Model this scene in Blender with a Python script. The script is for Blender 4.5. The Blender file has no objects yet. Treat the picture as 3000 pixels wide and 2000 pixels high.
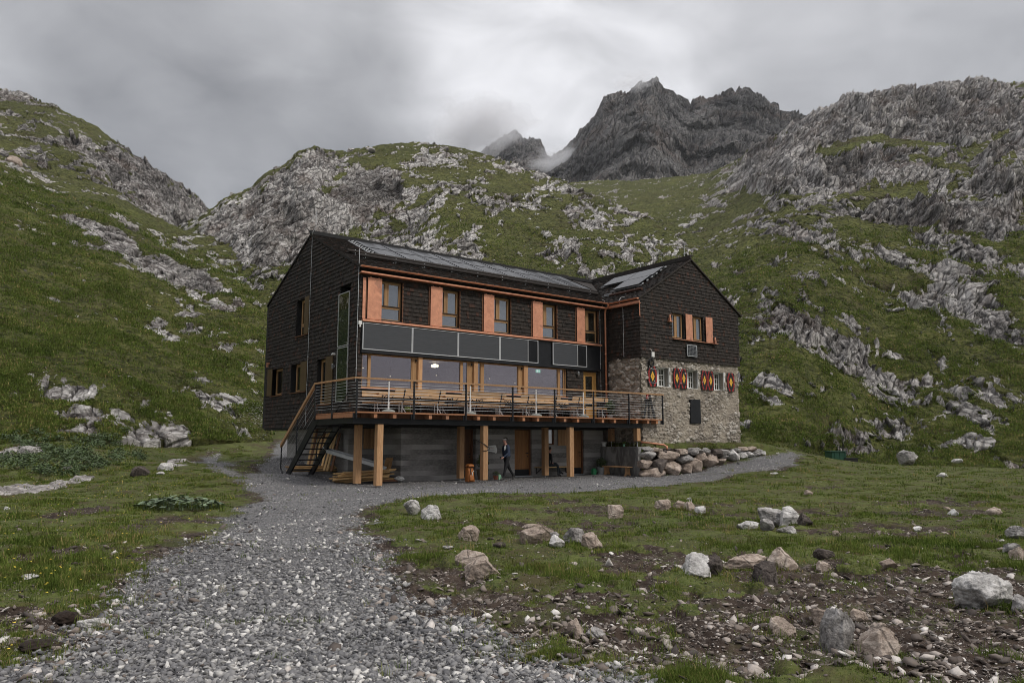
import bpy, bmesh, math, random
import numpy as np
from mathutils import Vector, Matrix, noise as mnoise
R = math.radians
sc = bpy.context.scene
# ---------------------------------------------------------------- camera
F_PX, PITCH, CZ = 2177.0, R(7.668), 1.6           # focal length for a 3000 px wide frame
cam_d = bpy.data.cameras.new('camera'); cam = bpy.data.objects.new('camera', cam_d)
sc.collection.objects.link(cam); sc.camera = cam
cam_d.sensor_width = 36; cam_d.lens = 36 * F_PX / 3000
cam_d.clip_start = 0.1; cam_d.clip_end = 6000
cam.location = (0, 0, CZ); cam.rotation_euler = (R(90) + PITCH, 0, 0)
sc.render.resolution_x, sc.render.resolution_y = 1024, 682
# ---------------------------------------------------------------- world
SUN_EL, SUN_AZ = R(46), R(118)                     # azimuth clockwise from the view direction
w = bpy.data.worlds.new('World'); sc.world = w; w.use_nodes = True
nt = w.node_tree; nt.nodes.clear()
def WN(t, **k):
    n = nt.nodes.new(t)
    for a, b in k.items(): setattr(n, a, b)
    return n
def WM(op, a, b=None, c=None):
    n = WN('ShaderNodeMath', operation=op)
    for i, v in enumerate((a, b, c)):
        if v is None: continue
        if isinstance(v, (int, float)): n.inputs[i].default_value = v
        else: nt.links.new(v, n.inputs[i])
    return n.outputs[0]
def pxdir(x, y):
    v = Vector(((x - 1500) / F_PX, 1, 0)) ; u = (1000 - y) / F_PX
    cp, sp = math.cos(PITCH), math.sin(PITCH)
    return Vector(((x - 1500) / F_PX, cp - sp * u, sp + cp * u)).normalized()
tc = WN('ShaderNodeTexCoord'); dirn = tc.outputs['Generated']
sky = WN('ShaderNodeTexSky', sky_type='NISHITA', sun_disc=False); sky.sun_elevation = SUN_EL; sky.sun_rotation = SUN_AZ
def lobe(x, y, w0, w1):                            # soft patch of thinner or thicker cloud in one direction of the sky
    d = WN('ShaderNodeVectorMath', operation='DOT_PRODUCT'); nt.links.new(dirn, d.inputs[0]); d.inputs[1].default_value = pxdir(x, y)
    m = WN('ShaderNodeMapRange', interpolation_type='SMOOTHERSTEP'); nt.links.new(d.outputs['Value'], m.inputs[0])
    m.inputs[1].default_value = math.cos(R(w0)); m.inputs[2].default_value = math.cos(R(w1)); return m.outputs[0]
mp = WN('ShaderNodeMapping'); nt.links.new(dirn, mp.inputs[0]); mp.inputs['Scale'].default_value = (1, 1, 1.9)
n1 = WN('ShaderNodeTexNoise'); nt.links.new(mp.outputs[0], n1.inputs['Vector'])
n1.inputs['Scale'].default_value = 2.6; n1.inputs['Detail'].default_value = 6; n1.inputs['Roughness'].default_value = .5; n1.inputs['Distortion'].default_value = .35
n2 = WN('ShaderNodeTexNoise'); nt.links.new(mp.outputs[0], n2.inputs['Vector'])
n2.inputs['Scale'].default_value = 7; n2.inputs['Detail'].default_value = 7; n2.inputs['Distortion'].default_value = .6
sep = WN('ShaderNodeSeparateXYZ'); nt.links.new(dirn, sep.inputs[0])
el = WM('MAXIMUM', sep.outputs[2], 0.0)
val = WM('ADD', 0.285, WM('MULTIPLY', WM('SUBTRACT', n1.outputs[0], .5), .42))
val = WM('ADD', val, WM('MULTIPLY', WM('SUBTRACT', n2.outputs[0], .5), .20))
val = WM('ADD', val, WM('MULTIPLY', WM('MULTIPLY', lobe(1640, 170, 14, 0), WM('ADD', .15, WM('MULTIPLY', n2.outputs[0], 1.5))), .25))
val = WM('ADD', val, WM('MULTIPLY', lobe(1150, -100, 16, 2), .09))
val = WM('ADD', val, WM('MULTIPLY', lobe(620, 330, 15, 1), -.055))
val = WM('ADD', val, WM('MULTIPLY', lobe(1150, 420, 10, 1), -.04))
val = WM('ADD', val, WM('MULTIPLY', lobe(2500, 40, 20, 2), .07))
zen = WN('ShaderNodeMapRange', interpolation_type='SMOOTHSTEP'); nt.links.new(el, zen.inputs[0]); zen.inputs[1].default_value = .56; zen.inputs[2].default_value = .95
zen.inputs[3].default_value = 0; zen.inputs[4].default_value = .95
val = WM('MAXIMUM', WM('ADD', val, zen.outputs[0]), .14)
ccol = WN('ShaderNodeMix', data_type='RGBA', blend_type='MULTIPLY'); ccol.inputs[0].default_value = 1
nt.links.new(val, ccol.inputs[6]); ccol.inputs[7].default_value = (.985, .98, 1.005, 1)
bg = WN('ShaderNodeBackground'); nt.links.new(sky.outputs[0], bg.inputs[0]); bg.inputs[1].default_value = .010
bg2 = WN('ShaderNodeBackground'); nt.links.new(ccol.outputs[2], bg2.inputs[0]); bg2.inputs[1].default_value = .95
ad = WN('ShaderNodeAddShader'); nt.links.new(bg.outputs[0], ad.inputs[0]); nt.links.new(bg2.outputs[0], ad.inputs[1])
wo = WN('ShaderNodeOutputWorld'); nt.links.new(ad.outputs[0], wo.inputs[0])
sd = bpy.data.lights.new('sun', 'SUN'); so = bpy.data.objects.new('sun', sd); sc.collection.objects.link(so)
sd.energy = 1.35; sd.angle = R(11); sd.color = (1, .94, .85)
sdir = Vector((math.sin(SUN_AZ) * math.cos(SUN_EL), math.cos(SUN_AZ) * math.cos(SUN_EL), math.sin(SUN_EL)))
so.rotation_euler = (-sdir).to_track_quat('-Z', 'Y').to_euler()
vs = sc.view_settings; vs.view_transform = 'Standard'; vs.look = 'None'; vs.exposure = 0.54; vs.gamma = 1
sc.cycles.filter_width = .95; sc.cycles.max_bounces = 6; sc.cycles.transparent_max_bounces = 8; sc.cycles.volume_bounces = 2; sc.cycles.volume_step_rate = 2; sc.cycles.volume_max_steps = 64
# ---------------------------------------------------------------- frames and helpers
cp, sp = math.cos(PITCH), math.sin(PITCH)
CAM = np.array([0, 0, CZ])
YAW = R(52.73)
DX = np.array([math.sin(YAW), math.cos(YAW), 0]); DY = np.array([-math.cos(YAW), math.sin(YAW), 0])
O0 = np.array([-6.0518, 28.8599, 0.0]); BROT = math.atan2(DX[1], DX[0])
def ray(x, y):
    x = np.asarray(x, float); y = np.asarray(y, float); u = (1000 - y) / F_PX
    return np.stack([(x - 1500) / F_PX + 0 * u, cp - sp * u + 0 * x, sp + cp * u + 0 * x], -1)
def at(x, y, D):                                   # point seen at (x, y), D metres ahead
    r = ray(x, y); return CAM + r * (np.asarray(D) / r[..., 1])[..., None]
def project(p):
    v = p - CAM; f = v[..., 1] * cp + v[..., 2] * sp; up = -v[..., 1] * sp + v[..., 2] * cp
    f = np.where(f < .2, .2, f); return 1500 + F_PX * v[..., 0] / f, 1000 - F_PX * up / f
def b2w(x, y, z=0): return O0 + x * DX + y * DY + np.array([0, 0, z])
def w2b(p): d = np.asarray(p) - O0; return d @ DX, d @ DY
def onz(x, y, z): r = ray(x, y); return CAM + r * ((z - CZ) / r[..., 2])[..., None]
_P = np.random.RandomState(7).rand(65536).astype(np.float32)
def _h(i, j, k): return _P[((i * 73856093) ^ (j * 19349663) ^ (k * 83492791)) & 65535]
def vnoise(p, s=0):
    p = p + s * 17.31; f = np.floor(p).astype(np.int64); t = (p - f).astype(np.float32); t = t * t * t * (t * (t * 6 - 15) + 10)
    i, j, k = f[..., 0], f[..., 1], f[..., 2]; x, y, z = t[..., 0], t[..., 1], t[..., 2]
    a = _h(i, j, k) * (1 - x) + _h(i + 1, j, k) * x; b = _h(i, j + 1, k) * (1 - x) + _h(i + 1, j + 1, k) * x
    c = _h(i, j, k + 1) * (1 - x) + _h(i + 1, j, k + 1) * x; d = _h(i, j + 1, k + 1) * (1 - x) + _h(i + 1, j + 1, k + 1) * x
    return (a * (1 - y) + b * y) * (1 - z) + (c * (1 - y) + d * y) * z
def fbm(p, o=4, s=0, g=.5):
    r = 0; a = 1; t = 0
    for q in range(o): r = r + a * vnoise(p * 2.03 ** q, s + q * 3); t += a; a *= g
    return r / t
def ridged(p, o=4, s=0, g=.55):
    r = 0; a = 1; t = 0
    for q in range(o):
        n = 1 - np.abs(vnoise(p * 2.07 ** q, s + q * 5) * 2 - 1); r = r + a * n * n; t += a; a *= g
    return r / t
def sstep(a, b, x): t = np.clip((x - a) / (b - a), 0, 1); return t * t * (3 - 2 * t)
def uni(n, o=4):                                   # fbm value -> about uniform 0..1
    s = .115 if o >= 4 else .14; return 1 / (1 + np.exp(-1.7 * (n - .5) / s))
def mesh_np(name, V, Fc, mats, attrs=None, smooth=True, parent=None, midx=None):
    me = bpy.data.meshes.new(name); V = np.asarray(V, np.float32); Fc = np.asarray(Fc, np.int32)
    k = Fc.shape[1]; me.vertices.add(len(V)); me.vertices.foreach_set('co', V.ravel())
    me.loops.add(Fc.size); me.loops.foreach_set('vertex_index', Fc.ravel())
    me.polygons.add(len(Fc)); me.polygons.foreach_set('loop_start', np.arange(0, Fc.size, k, dtype=np.int32))
    if smooth: me.polygons.foreach_set('use_smooth', np.ones(len(Fc), bool))
    for m in (mats if isinstance(mats, (list, tuple)) else [mats]): me.materials.append(m)
    if midx is not None: me.polygons.foreach_set('material_index', np.asarray(midx, np.int32))
    for n, (dom, arr) in (attrs or {}).items():
        a = me.attributes.new(n, 'FLOAT', dom); a.data.foreach_set('value', np.asarray(arr, np.float32).ravel())
    me.update(calc_edges=True); me.validate(clean_customdata=False)
    o = bpy.data.objects.new(name, me); sc.collection.objects.link(o)
    if parent: o.parent = parent
    return o
def grid_faces(nr, nc):
    i = np.arange(nr - 1)[:, None] * nc + np.arange(nc - 1)[None, :]
    return np.stack([i, i + 1, i + nc + 1, i + nc], -1).reshape(-1, 4)
def tag(o, label=None, cat=None, group=None, kind=None):
    for k, v in (('label', label), ('category', cat), ('group', group), ('kind', kind)):
        if v: o[k] = v
    return o
class MB:
    """collects faces of one part; coordinates in the frame of its thing"""
    def __init__(s): s.v = []; s.f = []; s.t = []
    def add(s, V, Fs, tone=None):
        n = len(s.v); tone = random.random() if tone is None else tone
        s.v += [tuple(map(float, q)) for q in V]
        for f in Fs: s.f.append(tuple(i + n for i in f)); s.t.append(tone)
        return s
    def hexa(s, P, tone=None):
        return s.add(P, [(0, 3, 2, 1), (4, 5, 6, 7), (0, 1, 5, 4), (1, 2, 6, 5), (2, 3, 7, 6), (3, 0, 4, 7)], tone)
    def box(s, x0, x1, y0, y1, z0, z1, tone=None):
        return s.hexa([(x0, y0, z0), (x1, y0, z0), (x1, y1, z0), (x0, y1, z0), (x0, y0, z1), (x1, y0, z1), (x1, y1, z1), (x0, y1, z1)], tone)
    def bar(s, a, b, wx, wz=None, up=(0, 0, 1), tone=None):   # square bar between two points
        wz = wz or wx; a = Vector(a); b = Vector(b); d = (b - a).normalized(); up = Vector(up)
        if abs(d.dot(up)) > .98: up = Vector((0, 1, 0))
        r = d.cross(up).normalized() * wx / 2; u = r.cross(d).normalized() * wz / 2
        return s.hexa([a - r - u, a + r - u, a + r + u, a - r + u, b - r - u, b + r - u, b + r + u, b - r + u], tone)
    def tube(s, pts, rad, n=8, tone=None, cap=True):
        pts = [Vector(p) for p in pts]; rads = rad if isinstance(rad, (list, tuple)) else [rad] * len(pts); V = []; Fs = []
        pr = None
        for i, p in enumerate(pts):
            d = (pts[min(i + 1, len(pts) - 1)] - pts[max(i - 1, 0)]).normalized()
            if pr is None: pr = d.cross(Vector((0, 0, 1)) if abs(d.z) < .9 else Vector((1, 0, 0))).normalized()
            pr = (pr - d * pr.dot(d)).normalized(); q = d.cross(pr)
            for k in range(n):
                a = 2 * math.pi * k / n; V.append(p + (pr * math.cos(a) + q * math.sin(a)) * rads[i])
        for i in range(len(pts) - 1):
            for k in range(n): Fs.append((i * n + k, i * n + (k + 1) % n, (i + 1) * n + (k + 1) % n, (i + 1) * n + k))
        if cap: Fs += [tuple(range(n))[::-1], tuple(range((len(pts) - 1) * n, len(pts) * n))]
        return s.add(V, Fs, tone)
    def lathe(s, prof, c=(0, 0, 0), n=20, tone=None):
        V = []; Fs = []
        for r, z in prof:
            for k in range(n): a = 2 * math.pi * k / n; V.append((c[0] + r * math.cos(a), c[1] + r * math.sin(a), c[2] + z))
        for i in range(len(prof) - 1):
            for k in range(n): Fs.append((i * n + k, i * n + (k + 1) % n, (i + 1) * n + (k + 1) % n, (i + 1) * n + k))
        Fs += [tuple(range(n))[::-1], tuple(range((len(prof) - 1) * n, len(prof) * n))]
        return s.add(V, Fs, tone)
    def build(s, name, mat, parent=None, off=(0, 0, 0), smooth=False, bevel=0):
        me = bpy.data.meshes.new(name); off = tuple(off)
        me.from_pydata([(a - off[0], b - off[1], c - off[2]) for a, b, c in s.v], [], s.f)
        for m in (mat if isinstance(mat, (list, tuple)) else [mat]): me.materials.append(m)
        at_ = me.attributes.new('tone', 'FLOAT', 'FACE'); at_.data.foreach_set('value', s.t)
        if smooth: me.polygons.foreach_set('use_smooth', [True] * len(me.polygons))
        o = bpy.data.objects.new(name, me); sc.collection.objects.link(o)
        if parent: o.parent = parent
        if bevel:
            b = o.modifiers.new('bevel', 'BEVEL'); b.width = bevel; b.segments = 1; b.limit_method = 'ANGLE'
        return o
class Thing:
    """an Empty at a base point of the house frame; its parts are given in house coordinates"""
    def __init__(s, name, label, cat, base, group=None, rot=None, world=None):
        s.base = base; o = bpy.data.objects.new(name, None); sc.collection.objects.link(o); s.o = o
        o.location = world if world is not None else b2w(*base); o.rotation_euler = (0, 0, BROT if rot is None else rot)
        tag(o, label, cat, group)
    def part(s, mb, name, mat, parent=None, **k):
        return mb.build(name, mat, parent or s.o, off=s.base, **k)
def copy_tree(o, parent=None):
    c = o.copy(); sc.collection.objects.link(c)
    if parent: c.parent = parent
    for ch in [q for q in o.children]: copy_tree(ch, c)
    return c
# ---------------------------------------------------------------- materials
class NT:
    def __init__(s, name):
        s.m = bpy.data.materials.new(name); s.m.use_nodes = True; s.t = s.m.node_tree; s.t.nodes.clear()
        s.out = s.n('ShaderNodeOutputMaterial'); s.tc = s.n('ShaderNodeTexCoord')
    def n(s, t, **k):
        n = s.t.nodes.new(t)
        for a, b in k.items(): setattr(n, a, b)
        return n
    def put(s, sock, v):
        if v is None: return
        if isinstance(v, bpy.types.NodeSocket): s.t.links.new(v, sock)
        elif isinstance(v, (tuple, list)) and len(v) == 3 and sock.type == 'RGBA': sock.default_value = (*v, 1)
        else: sock.default_value = v
    def noise(s, scale=5, detail=4, rough=.55, dist=0, stretch=None, vec=None, w=None):
        v = vec or s.tc.outputs['Object']
        if stretch:
            m = s.n('ShaderNodeMapping'); s.put(m.inputs[0], v); m.inputs['Scale'].default_value = stretch; v = m.outputs[0]
        n = s.n('ShaderNodeTexNoise'); s.put(n.inputs['Vector'], v); n.inputs['Scale'].default_value = scale
        n.inputs['Detail'].default_value = detail; n.inputs['Roughness'].default_value = rough; n.inputs['Distortion'].default_value = dist
        return n.outputs[0]
    def voro(s, scale=5, stretch=None, feature='F1', vec=None, rnd=1.0):
        v = vec or s.tc.outputs['Object']
        if stretch:
            m = s.n('ShaderNodeMapping'); s.put(m.inputs[0], v); m.inputs['Scale'].default_value = stretch; v = m.outputs[0]
        n = s.n('ShaderNodeTexVoronoi', feature=feature); s.put(n.inputs['Vector'], v); n.inputs['Scale'].default_value = scale; n.inputs['Randomness'].default_value = rnd
        return n
    def attr(s, name): n = s.n('ShaderNodeAttribute', attribute_name=name); return n.outputs['Fac']
    def rng(s, v, a, b, c=0, d=1, smooth=False):
        n = s.n('ShaderNodeMapRange', interpolation_type='SMOOTHSTEP' if smooth else 'LINEAR')
        for i, q in enumerate((v, a, b, c, d)): s.put(n.inputs[i], q)
        return n.outputs[0]
    def math(s, op, a, b=None):
        n = s.n('ShaderNodeMath', operation=op); s.put(n.inputs[0], a); s.put(n.inputs[1], b); return n.outputs[0]
    def mix(s, f, a, b, mode='MIX'):
        n = s.n('ShaderNodeMix', data_type='RGBA', blend_type=mode); s.put(n.inputs[0], f); s.put(n.inputs[6], a); s.put(n.inputs[7], b); return n.outputs[2]
    def ramp(s, f, stops):
        n = s.n('ShaderNodeValToRGB'); s.put(n.inputs[0], f); e = n.color_ramp.elements
        for i, (p, c) in enumerate(stops):
            q = e[i] if i < 2 else e.new(p); q.position = p; q.color = (*c, 1)
        return n.outputs[0]
    def bump(s, h, strength=.5, dist=.02, nrm=None):
        n = s.n('ShaderNodeBump'); s.put(n.inputs['Height'], h); n.inputs['Strength'].default_value = strength; n.inputs['Distance'].default_value = dist
        if nrm: s.put(n.inputs['Normal'], nrm)
        return n.outputs[0]
    def pbsdf(s, col, rough=.7, metal=0, nrm=None, spec=.5, **k):
        b = s.n('ShaderNodeBsdfPrincipled'); s.put(b.inputs['Base Color'], col); s.put(b.inputs['Roughness'], rough); s.put(b.inputs['Metallic'], metal)
        s.put(b.inputs['Specular IOR Level'], spec)
        if nrm: s.put(b.inputs['Normal'], nrm)
        for a, q in k.items(): s.put(b.inputs[a.replace('_', ' ')], q)
        return b
    def done(s, b): s.t.links.new(b.outputs[0] if hasattr(b, 'outputs') else b, s.out.inputs[0]); return s.m
def m_simple(name, col, rough=.6, metal=0, var=.25, scale=6, bump=.15, bd=.004, stretch=None, spec=.4, tonev=0.0, det=5):
    t = NT(name); n = t.noise(scale, det, .6, stretch=stretch)
    c = t.mix(t.rng(n, .25, .75), tuple(q * (1 - var) for q in col), tuple(min(1, q * (1 + var)) for q in col))
    if tonev:
        g = t.rng(t.attr('tone'), 0, 1, 1 - tonev, 1 + tonev); cc = t.n('ShaderNodeCombineColor'); [t.put(cc.inputs[i], g) for i in range(3)]
        c = t.mix(1.0, c, cc.outputs[0], 'MULTIPLY')
    return t.done(t.pbsdf(c, rough, metal, t.bump(n, bump, bd) if bump else None, spec))
def m_wood(name, c1, c2, grain=(1, 1, .08), scale=28, rough=.65, knots=True, tonev=.22, grey=0):
    t = NT(name); n = t.noise(scale, 5, .62, 1.2, stretch=grain); big = t.noise(2.2, 3)
    c = t.mix(t.rng(n, .3, .7), c1, c2)
    if grey: c = t.mix(t.rng(big, .45, .75, 0, grey), c, (.17, .14, .12))
    if knots:
        v = t.voro(3.2, stretch=(1, 1, .5)); k = t.rng(v.outputs['Distance'], .03, .075, 1, 0, True); c = t.mix(k, c, tuple(q * .25 for q in c1))
    g = t.rng(t.attr('tone'), 0, 1, 1 - tonev, 1 + tonev); cc = t.n('ShaderNodeCombineColor'); [t.put(cc.inputs[i], g) for i in range(3)]
    c = t.mix(1.0, c, cc.outputs[0], 'MULTIPLY')
    return t.done(t.pbsdf(c, rough, 0, t.bump(n, .25, .003), .35))
M = {}
M['post'] = m_wood('larch_post', (.33, .17, .08), (.54, .33, .17))
M['board'] = m_wood('deck_wood', (.30, .12, .055), (.50, .24, .12), grain=(.08, 1, 1), grey=.35)
M['furn'] = m_wood('bench_wood', (.40, .24, .12), (.60, .40, .22), grain=(.08, 1, 1), grey=.5)
M['frame'] = m_wood('window_frame_wood', (.27, .15, .065), (.40, .24, .115), knots=False, tonev=.1)
M['door'] = m_wood('door_wood', (.27, .125, .045), (.42, .20, .075), knots=False, scale=16)
M['doordark'] = m_wood('dark_door_wood', (.10, .04, .02), (.16, .07, .03), knots=False, scale=16)
M['shutwood'] = m_simple('bronze_shutter_sheet', (.10, .065, .030), .5, .3, var=.12, tonev=0)
M['lumber'] = m_wood('stacked_lumber', (.42, .25, .10), (.62, .42, .20), tonev=.3)
M['steel'] = m_simple('black_steel', (.012, .013, .016), .45, .3, var=.3)
M['galv'] = m_simple('galvanised_steel', (.45, .46, .47), .45, .7, var=.15)
M['alu'] = m_simple('aluminium_frame', (.55, .56, .57), .4, .6, var=.08)
M['cable'] = m_simple('bright_steel_cable', (.58, .59, .60), .35, .3, var=.05)
M['white'] = m_simple('white_paint', (.72, .72, .70), .5, var=.06)
M['curtain'] = m_simple('curtain_cloth', (.5, .5, .52), .9, var=.1)
M['black'] = m_simple('matt_black', (.010, .010, .011), .7, var=.2)
M['red'] = m_simple('red_paint', (.30, .022, .020), .55, var=.2)
M['pblack'] = m_simple('black_paint', (.012, .011, .011), .55, var=.2)
M['yellow'] = m_simple('yellow_paint', (.72, .40, .045), .55, var=.12)
M['plastgreen'] = m_simple('green_plastic', (.03, .22, .09), .4, var=.15)
M['mint'] = m_simple('mint_pot', (.32, .62, .42), .5, var=.08)
M['terra'] = m_simple('clay_pot', (.28, .10, .06), .8, var=.2)
M['greypot'] = m_simple('grey_pot', (.30, .31, .31), .6, var=.15)
M['brownpot'] = m_simple('old_wooden_tub', (.11, .08, .05), .8, var=.35)
M['conc_umb'] = m_simple('grey_umbrella_base', (.22, .235, .22), .8, var=.15)
M['bulk'] = m_simple('interior_plaster', (.30, .27, .25), .8, var=.1)
M['green_bin'] = m_simple('dark_green_container', (.012, .060, .035), .5, var=.35)
def copper():
    t = NT('copper'); n = t.noise(3.5, 6, .65, .8); f = t.noise(30, 4); c = t.mix(t.rng(n, .38, .66), (.72, .345, .215), (.54, .245, .155)); sp_ = t.rng(t.noise(1.6, 4, .6, .5), .60, .68, 0, .6, True)
    c = t.mix(sp_, c, (.30, .15, .11)); return t.done(t.pbsdf(c, t.rng(f, .3, .7, .38, .58), .55, t.bump(n, .12, .01), .5))
M['copper'] = copper()
def shingle(name, base, hi):
    t = NT(name); tn = t.attr('tone'); st = t.noise(40, 4, .6, .3, stretch=(1, 1, .12)); big = t.noise(.8, 3)
    c = t.mix(t.rng(tn, 0, 1), base, hi); c = t.mix(t.rng(tn, .90, .97), c, (.065, .028, .018)); c = t.mix(t.rng(st, .45, .75, 0, .6), c, tuple(q * 1.9 for q in hi))
    c = t.mix(t.rng(big, .4, .7, 0, .35), c, (.030, .019, .014))
    return t.done(t.pbsdf(c, .8, 0, t.bump(st, .5, .006), .25))
M['shingle'] = shingle('tarred_wood_shingle', (.011, .0098, .009), (.034, .028, .024))
M['roof'] = shingle('roof_shingle', (.016, .0145, .0135), (.034, .029, .026))
def concrete():
    t = NT('board_marked_concrete'); s = t.n('ShaderNodeSeparateXYZ'); t.put(s.inputs[0], t.tc.outputs['Object']); z = s.outputs[2]
    zz = t.math('MULTIPLY', z, 4.7); fl = t.math('FLOOR', zz); fr = t.math('FRACT', zz)
    cx = t.n('ShaderNodeCombineXYZ'); t.put(cx.inputs[2], t.math('MULTIPLY', fl, 7.3)); t.put(cx.inputs[0], t.math('MULTIPLY', s.outputs[0], .22)); t.put(cx.inputs[1], t.math('MULTIPLY', s.outputs[1], .22))
    bt = t.noise(1.5, 2, .5, vec=cx.outputs[0]); n = t.noise(9, 6, .6, stretch=(1, 1, 3)); line = t.rng(fr, 0, .05, 1, 0)
    c = t.mix(t.rng(bt, .41, .60), (.105, .10, .096), (.37, .355, .34)); c = t.mix(t.rng(n, .35, .8, 0, .5), c, (.44, .42, .40)); c = t.mix(t.math('MULTIPLY', line, .6), c, (.03, .03, .03))
    return t.done(t.pbsdf(c, .85, 0, t.bump(t.math('ADD', n, t.math('MULTIPLY', line, -2.0)), .4, .008), .3))
M['concrete'] = concrete()
def conc_plain():
    t = NT('stained_concrete'); n = t.noise(1.6, 5, .6, .6, stretch=(1.4, 1.4, .5)); f = t.noise(25, 4); c = t.mix(t.rng(n, .42, .60), (.12, .118, .115), (.32, .315, .305))
    return t.done(t.pbsdf(c, .85, 0, t.bump(f, .2, .004), .3))
M['conc2'] = conc_plain()
def glass(name, f0, tint, inner, transp, wav=0.0):
    t = NT(name); fr = t.n('ShaderNodeLayerWeight'); fr.inputs[0].default_value = .25
    g = t.n('ShaderNodeBsdfGlossy'); g.inputs[0].default_value = (*tint, 1); g.inputs['Roughness'].default_value = .02
    if wav:
        t.put(g.inputs['Normal'], t.bump(t.noise(1.3, 1), wav, .3))
    if transp: b = t.n('ShaderNodeBsdfTransparent'); b.inputs[0].default_value = (.72, .72, .75, 1)
    else: b = t.n('ShaderNodeBsdfDiffuse'); b.inputs[0].default_value = (*inner, 1)
    m = t.n('ShaderNodeMixShader'); t.put(m.inputs[0], t.rng(fr.outputs['Fresnel'], 0, 1, f0, 1)); t.put(m.inputs[1], b.outputs[0]); t.put(m.inputs[2], g.outputs[0])
    return t.done(m)
M['glassbig'] = glass('large_window_glass', .125, (.98, .90, .98), None, True, .02)
M['glass'] = glass('window_glass', .22, (.90, .94, 1), (.05, .055, .065), False, .04)
M['glassdark'] = glass('dark_window_glass', .10, (.95, .95, .8), (.012, .012, .010), False, .05)
M['glassgreen'] = glass('greenish_panel_glass', .05, (.85, .95, .8), (.022, .028, .022), False, .03)
def solar(name, wav):
    t = NT(name); n = t.n('ShaderNodeTexWave'); t.put(n.inputs[0], t.tc.outputs['Object']); n.inputs['Scale'].default_value = .22; n.inputs['Distortion'].default_value = 2
    g = t.pbsdf((.018, .019, .022), .25, 0, t.bump(n.outputs[0], wav * 2.5, .6) if wav else None, .35, IOR=1.45)
    return t.done(g)
M['solar'] = solar('solar_collector_glass', .12); M['solar2'] = solar('flat_solar_glass', 0)
def slat():
    t = NT('grey_slat_panel'); s = t.n('ShaderNodeSeparateXYZ'); t.put(s.inputs[0], t.tc.outputs['Object'])
    fr = t.math('FRACT', t.math('MULTIPLY', s.outputs[2], 30)); n = t.noise(5, 5, .6, 0, stretch=(.6, 1, 6)); c = t.mix(t.rng(n, .3, .7), (.036, .040, .047), (.052, .057, .066)); c = t.mix(t.rng(fr, 0, .25, .6, 0), c, (.018, .019, .022))
    return t.done(t.pbsdf(c, .45, 0, t.bump(fr, .3, .006), .5))
M['slat'] = slat()
def emis(name, col, st):
    t = NT(name); e = t.n('ShaderNodeEmission'); e.inputs[0].default_value = (*col, 1); e.inputs[1].default_value = st; return t.done(e)
M['lampglow'] = emis('lit_lamp_glass', (1, .85, .55), 3.2); M['sign'] = emis('lit_exit_sign', (.25, .75, .50), .9); M['signw'] = emis('sign_pictogram', (.9, 1, .95), .9)
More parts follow.
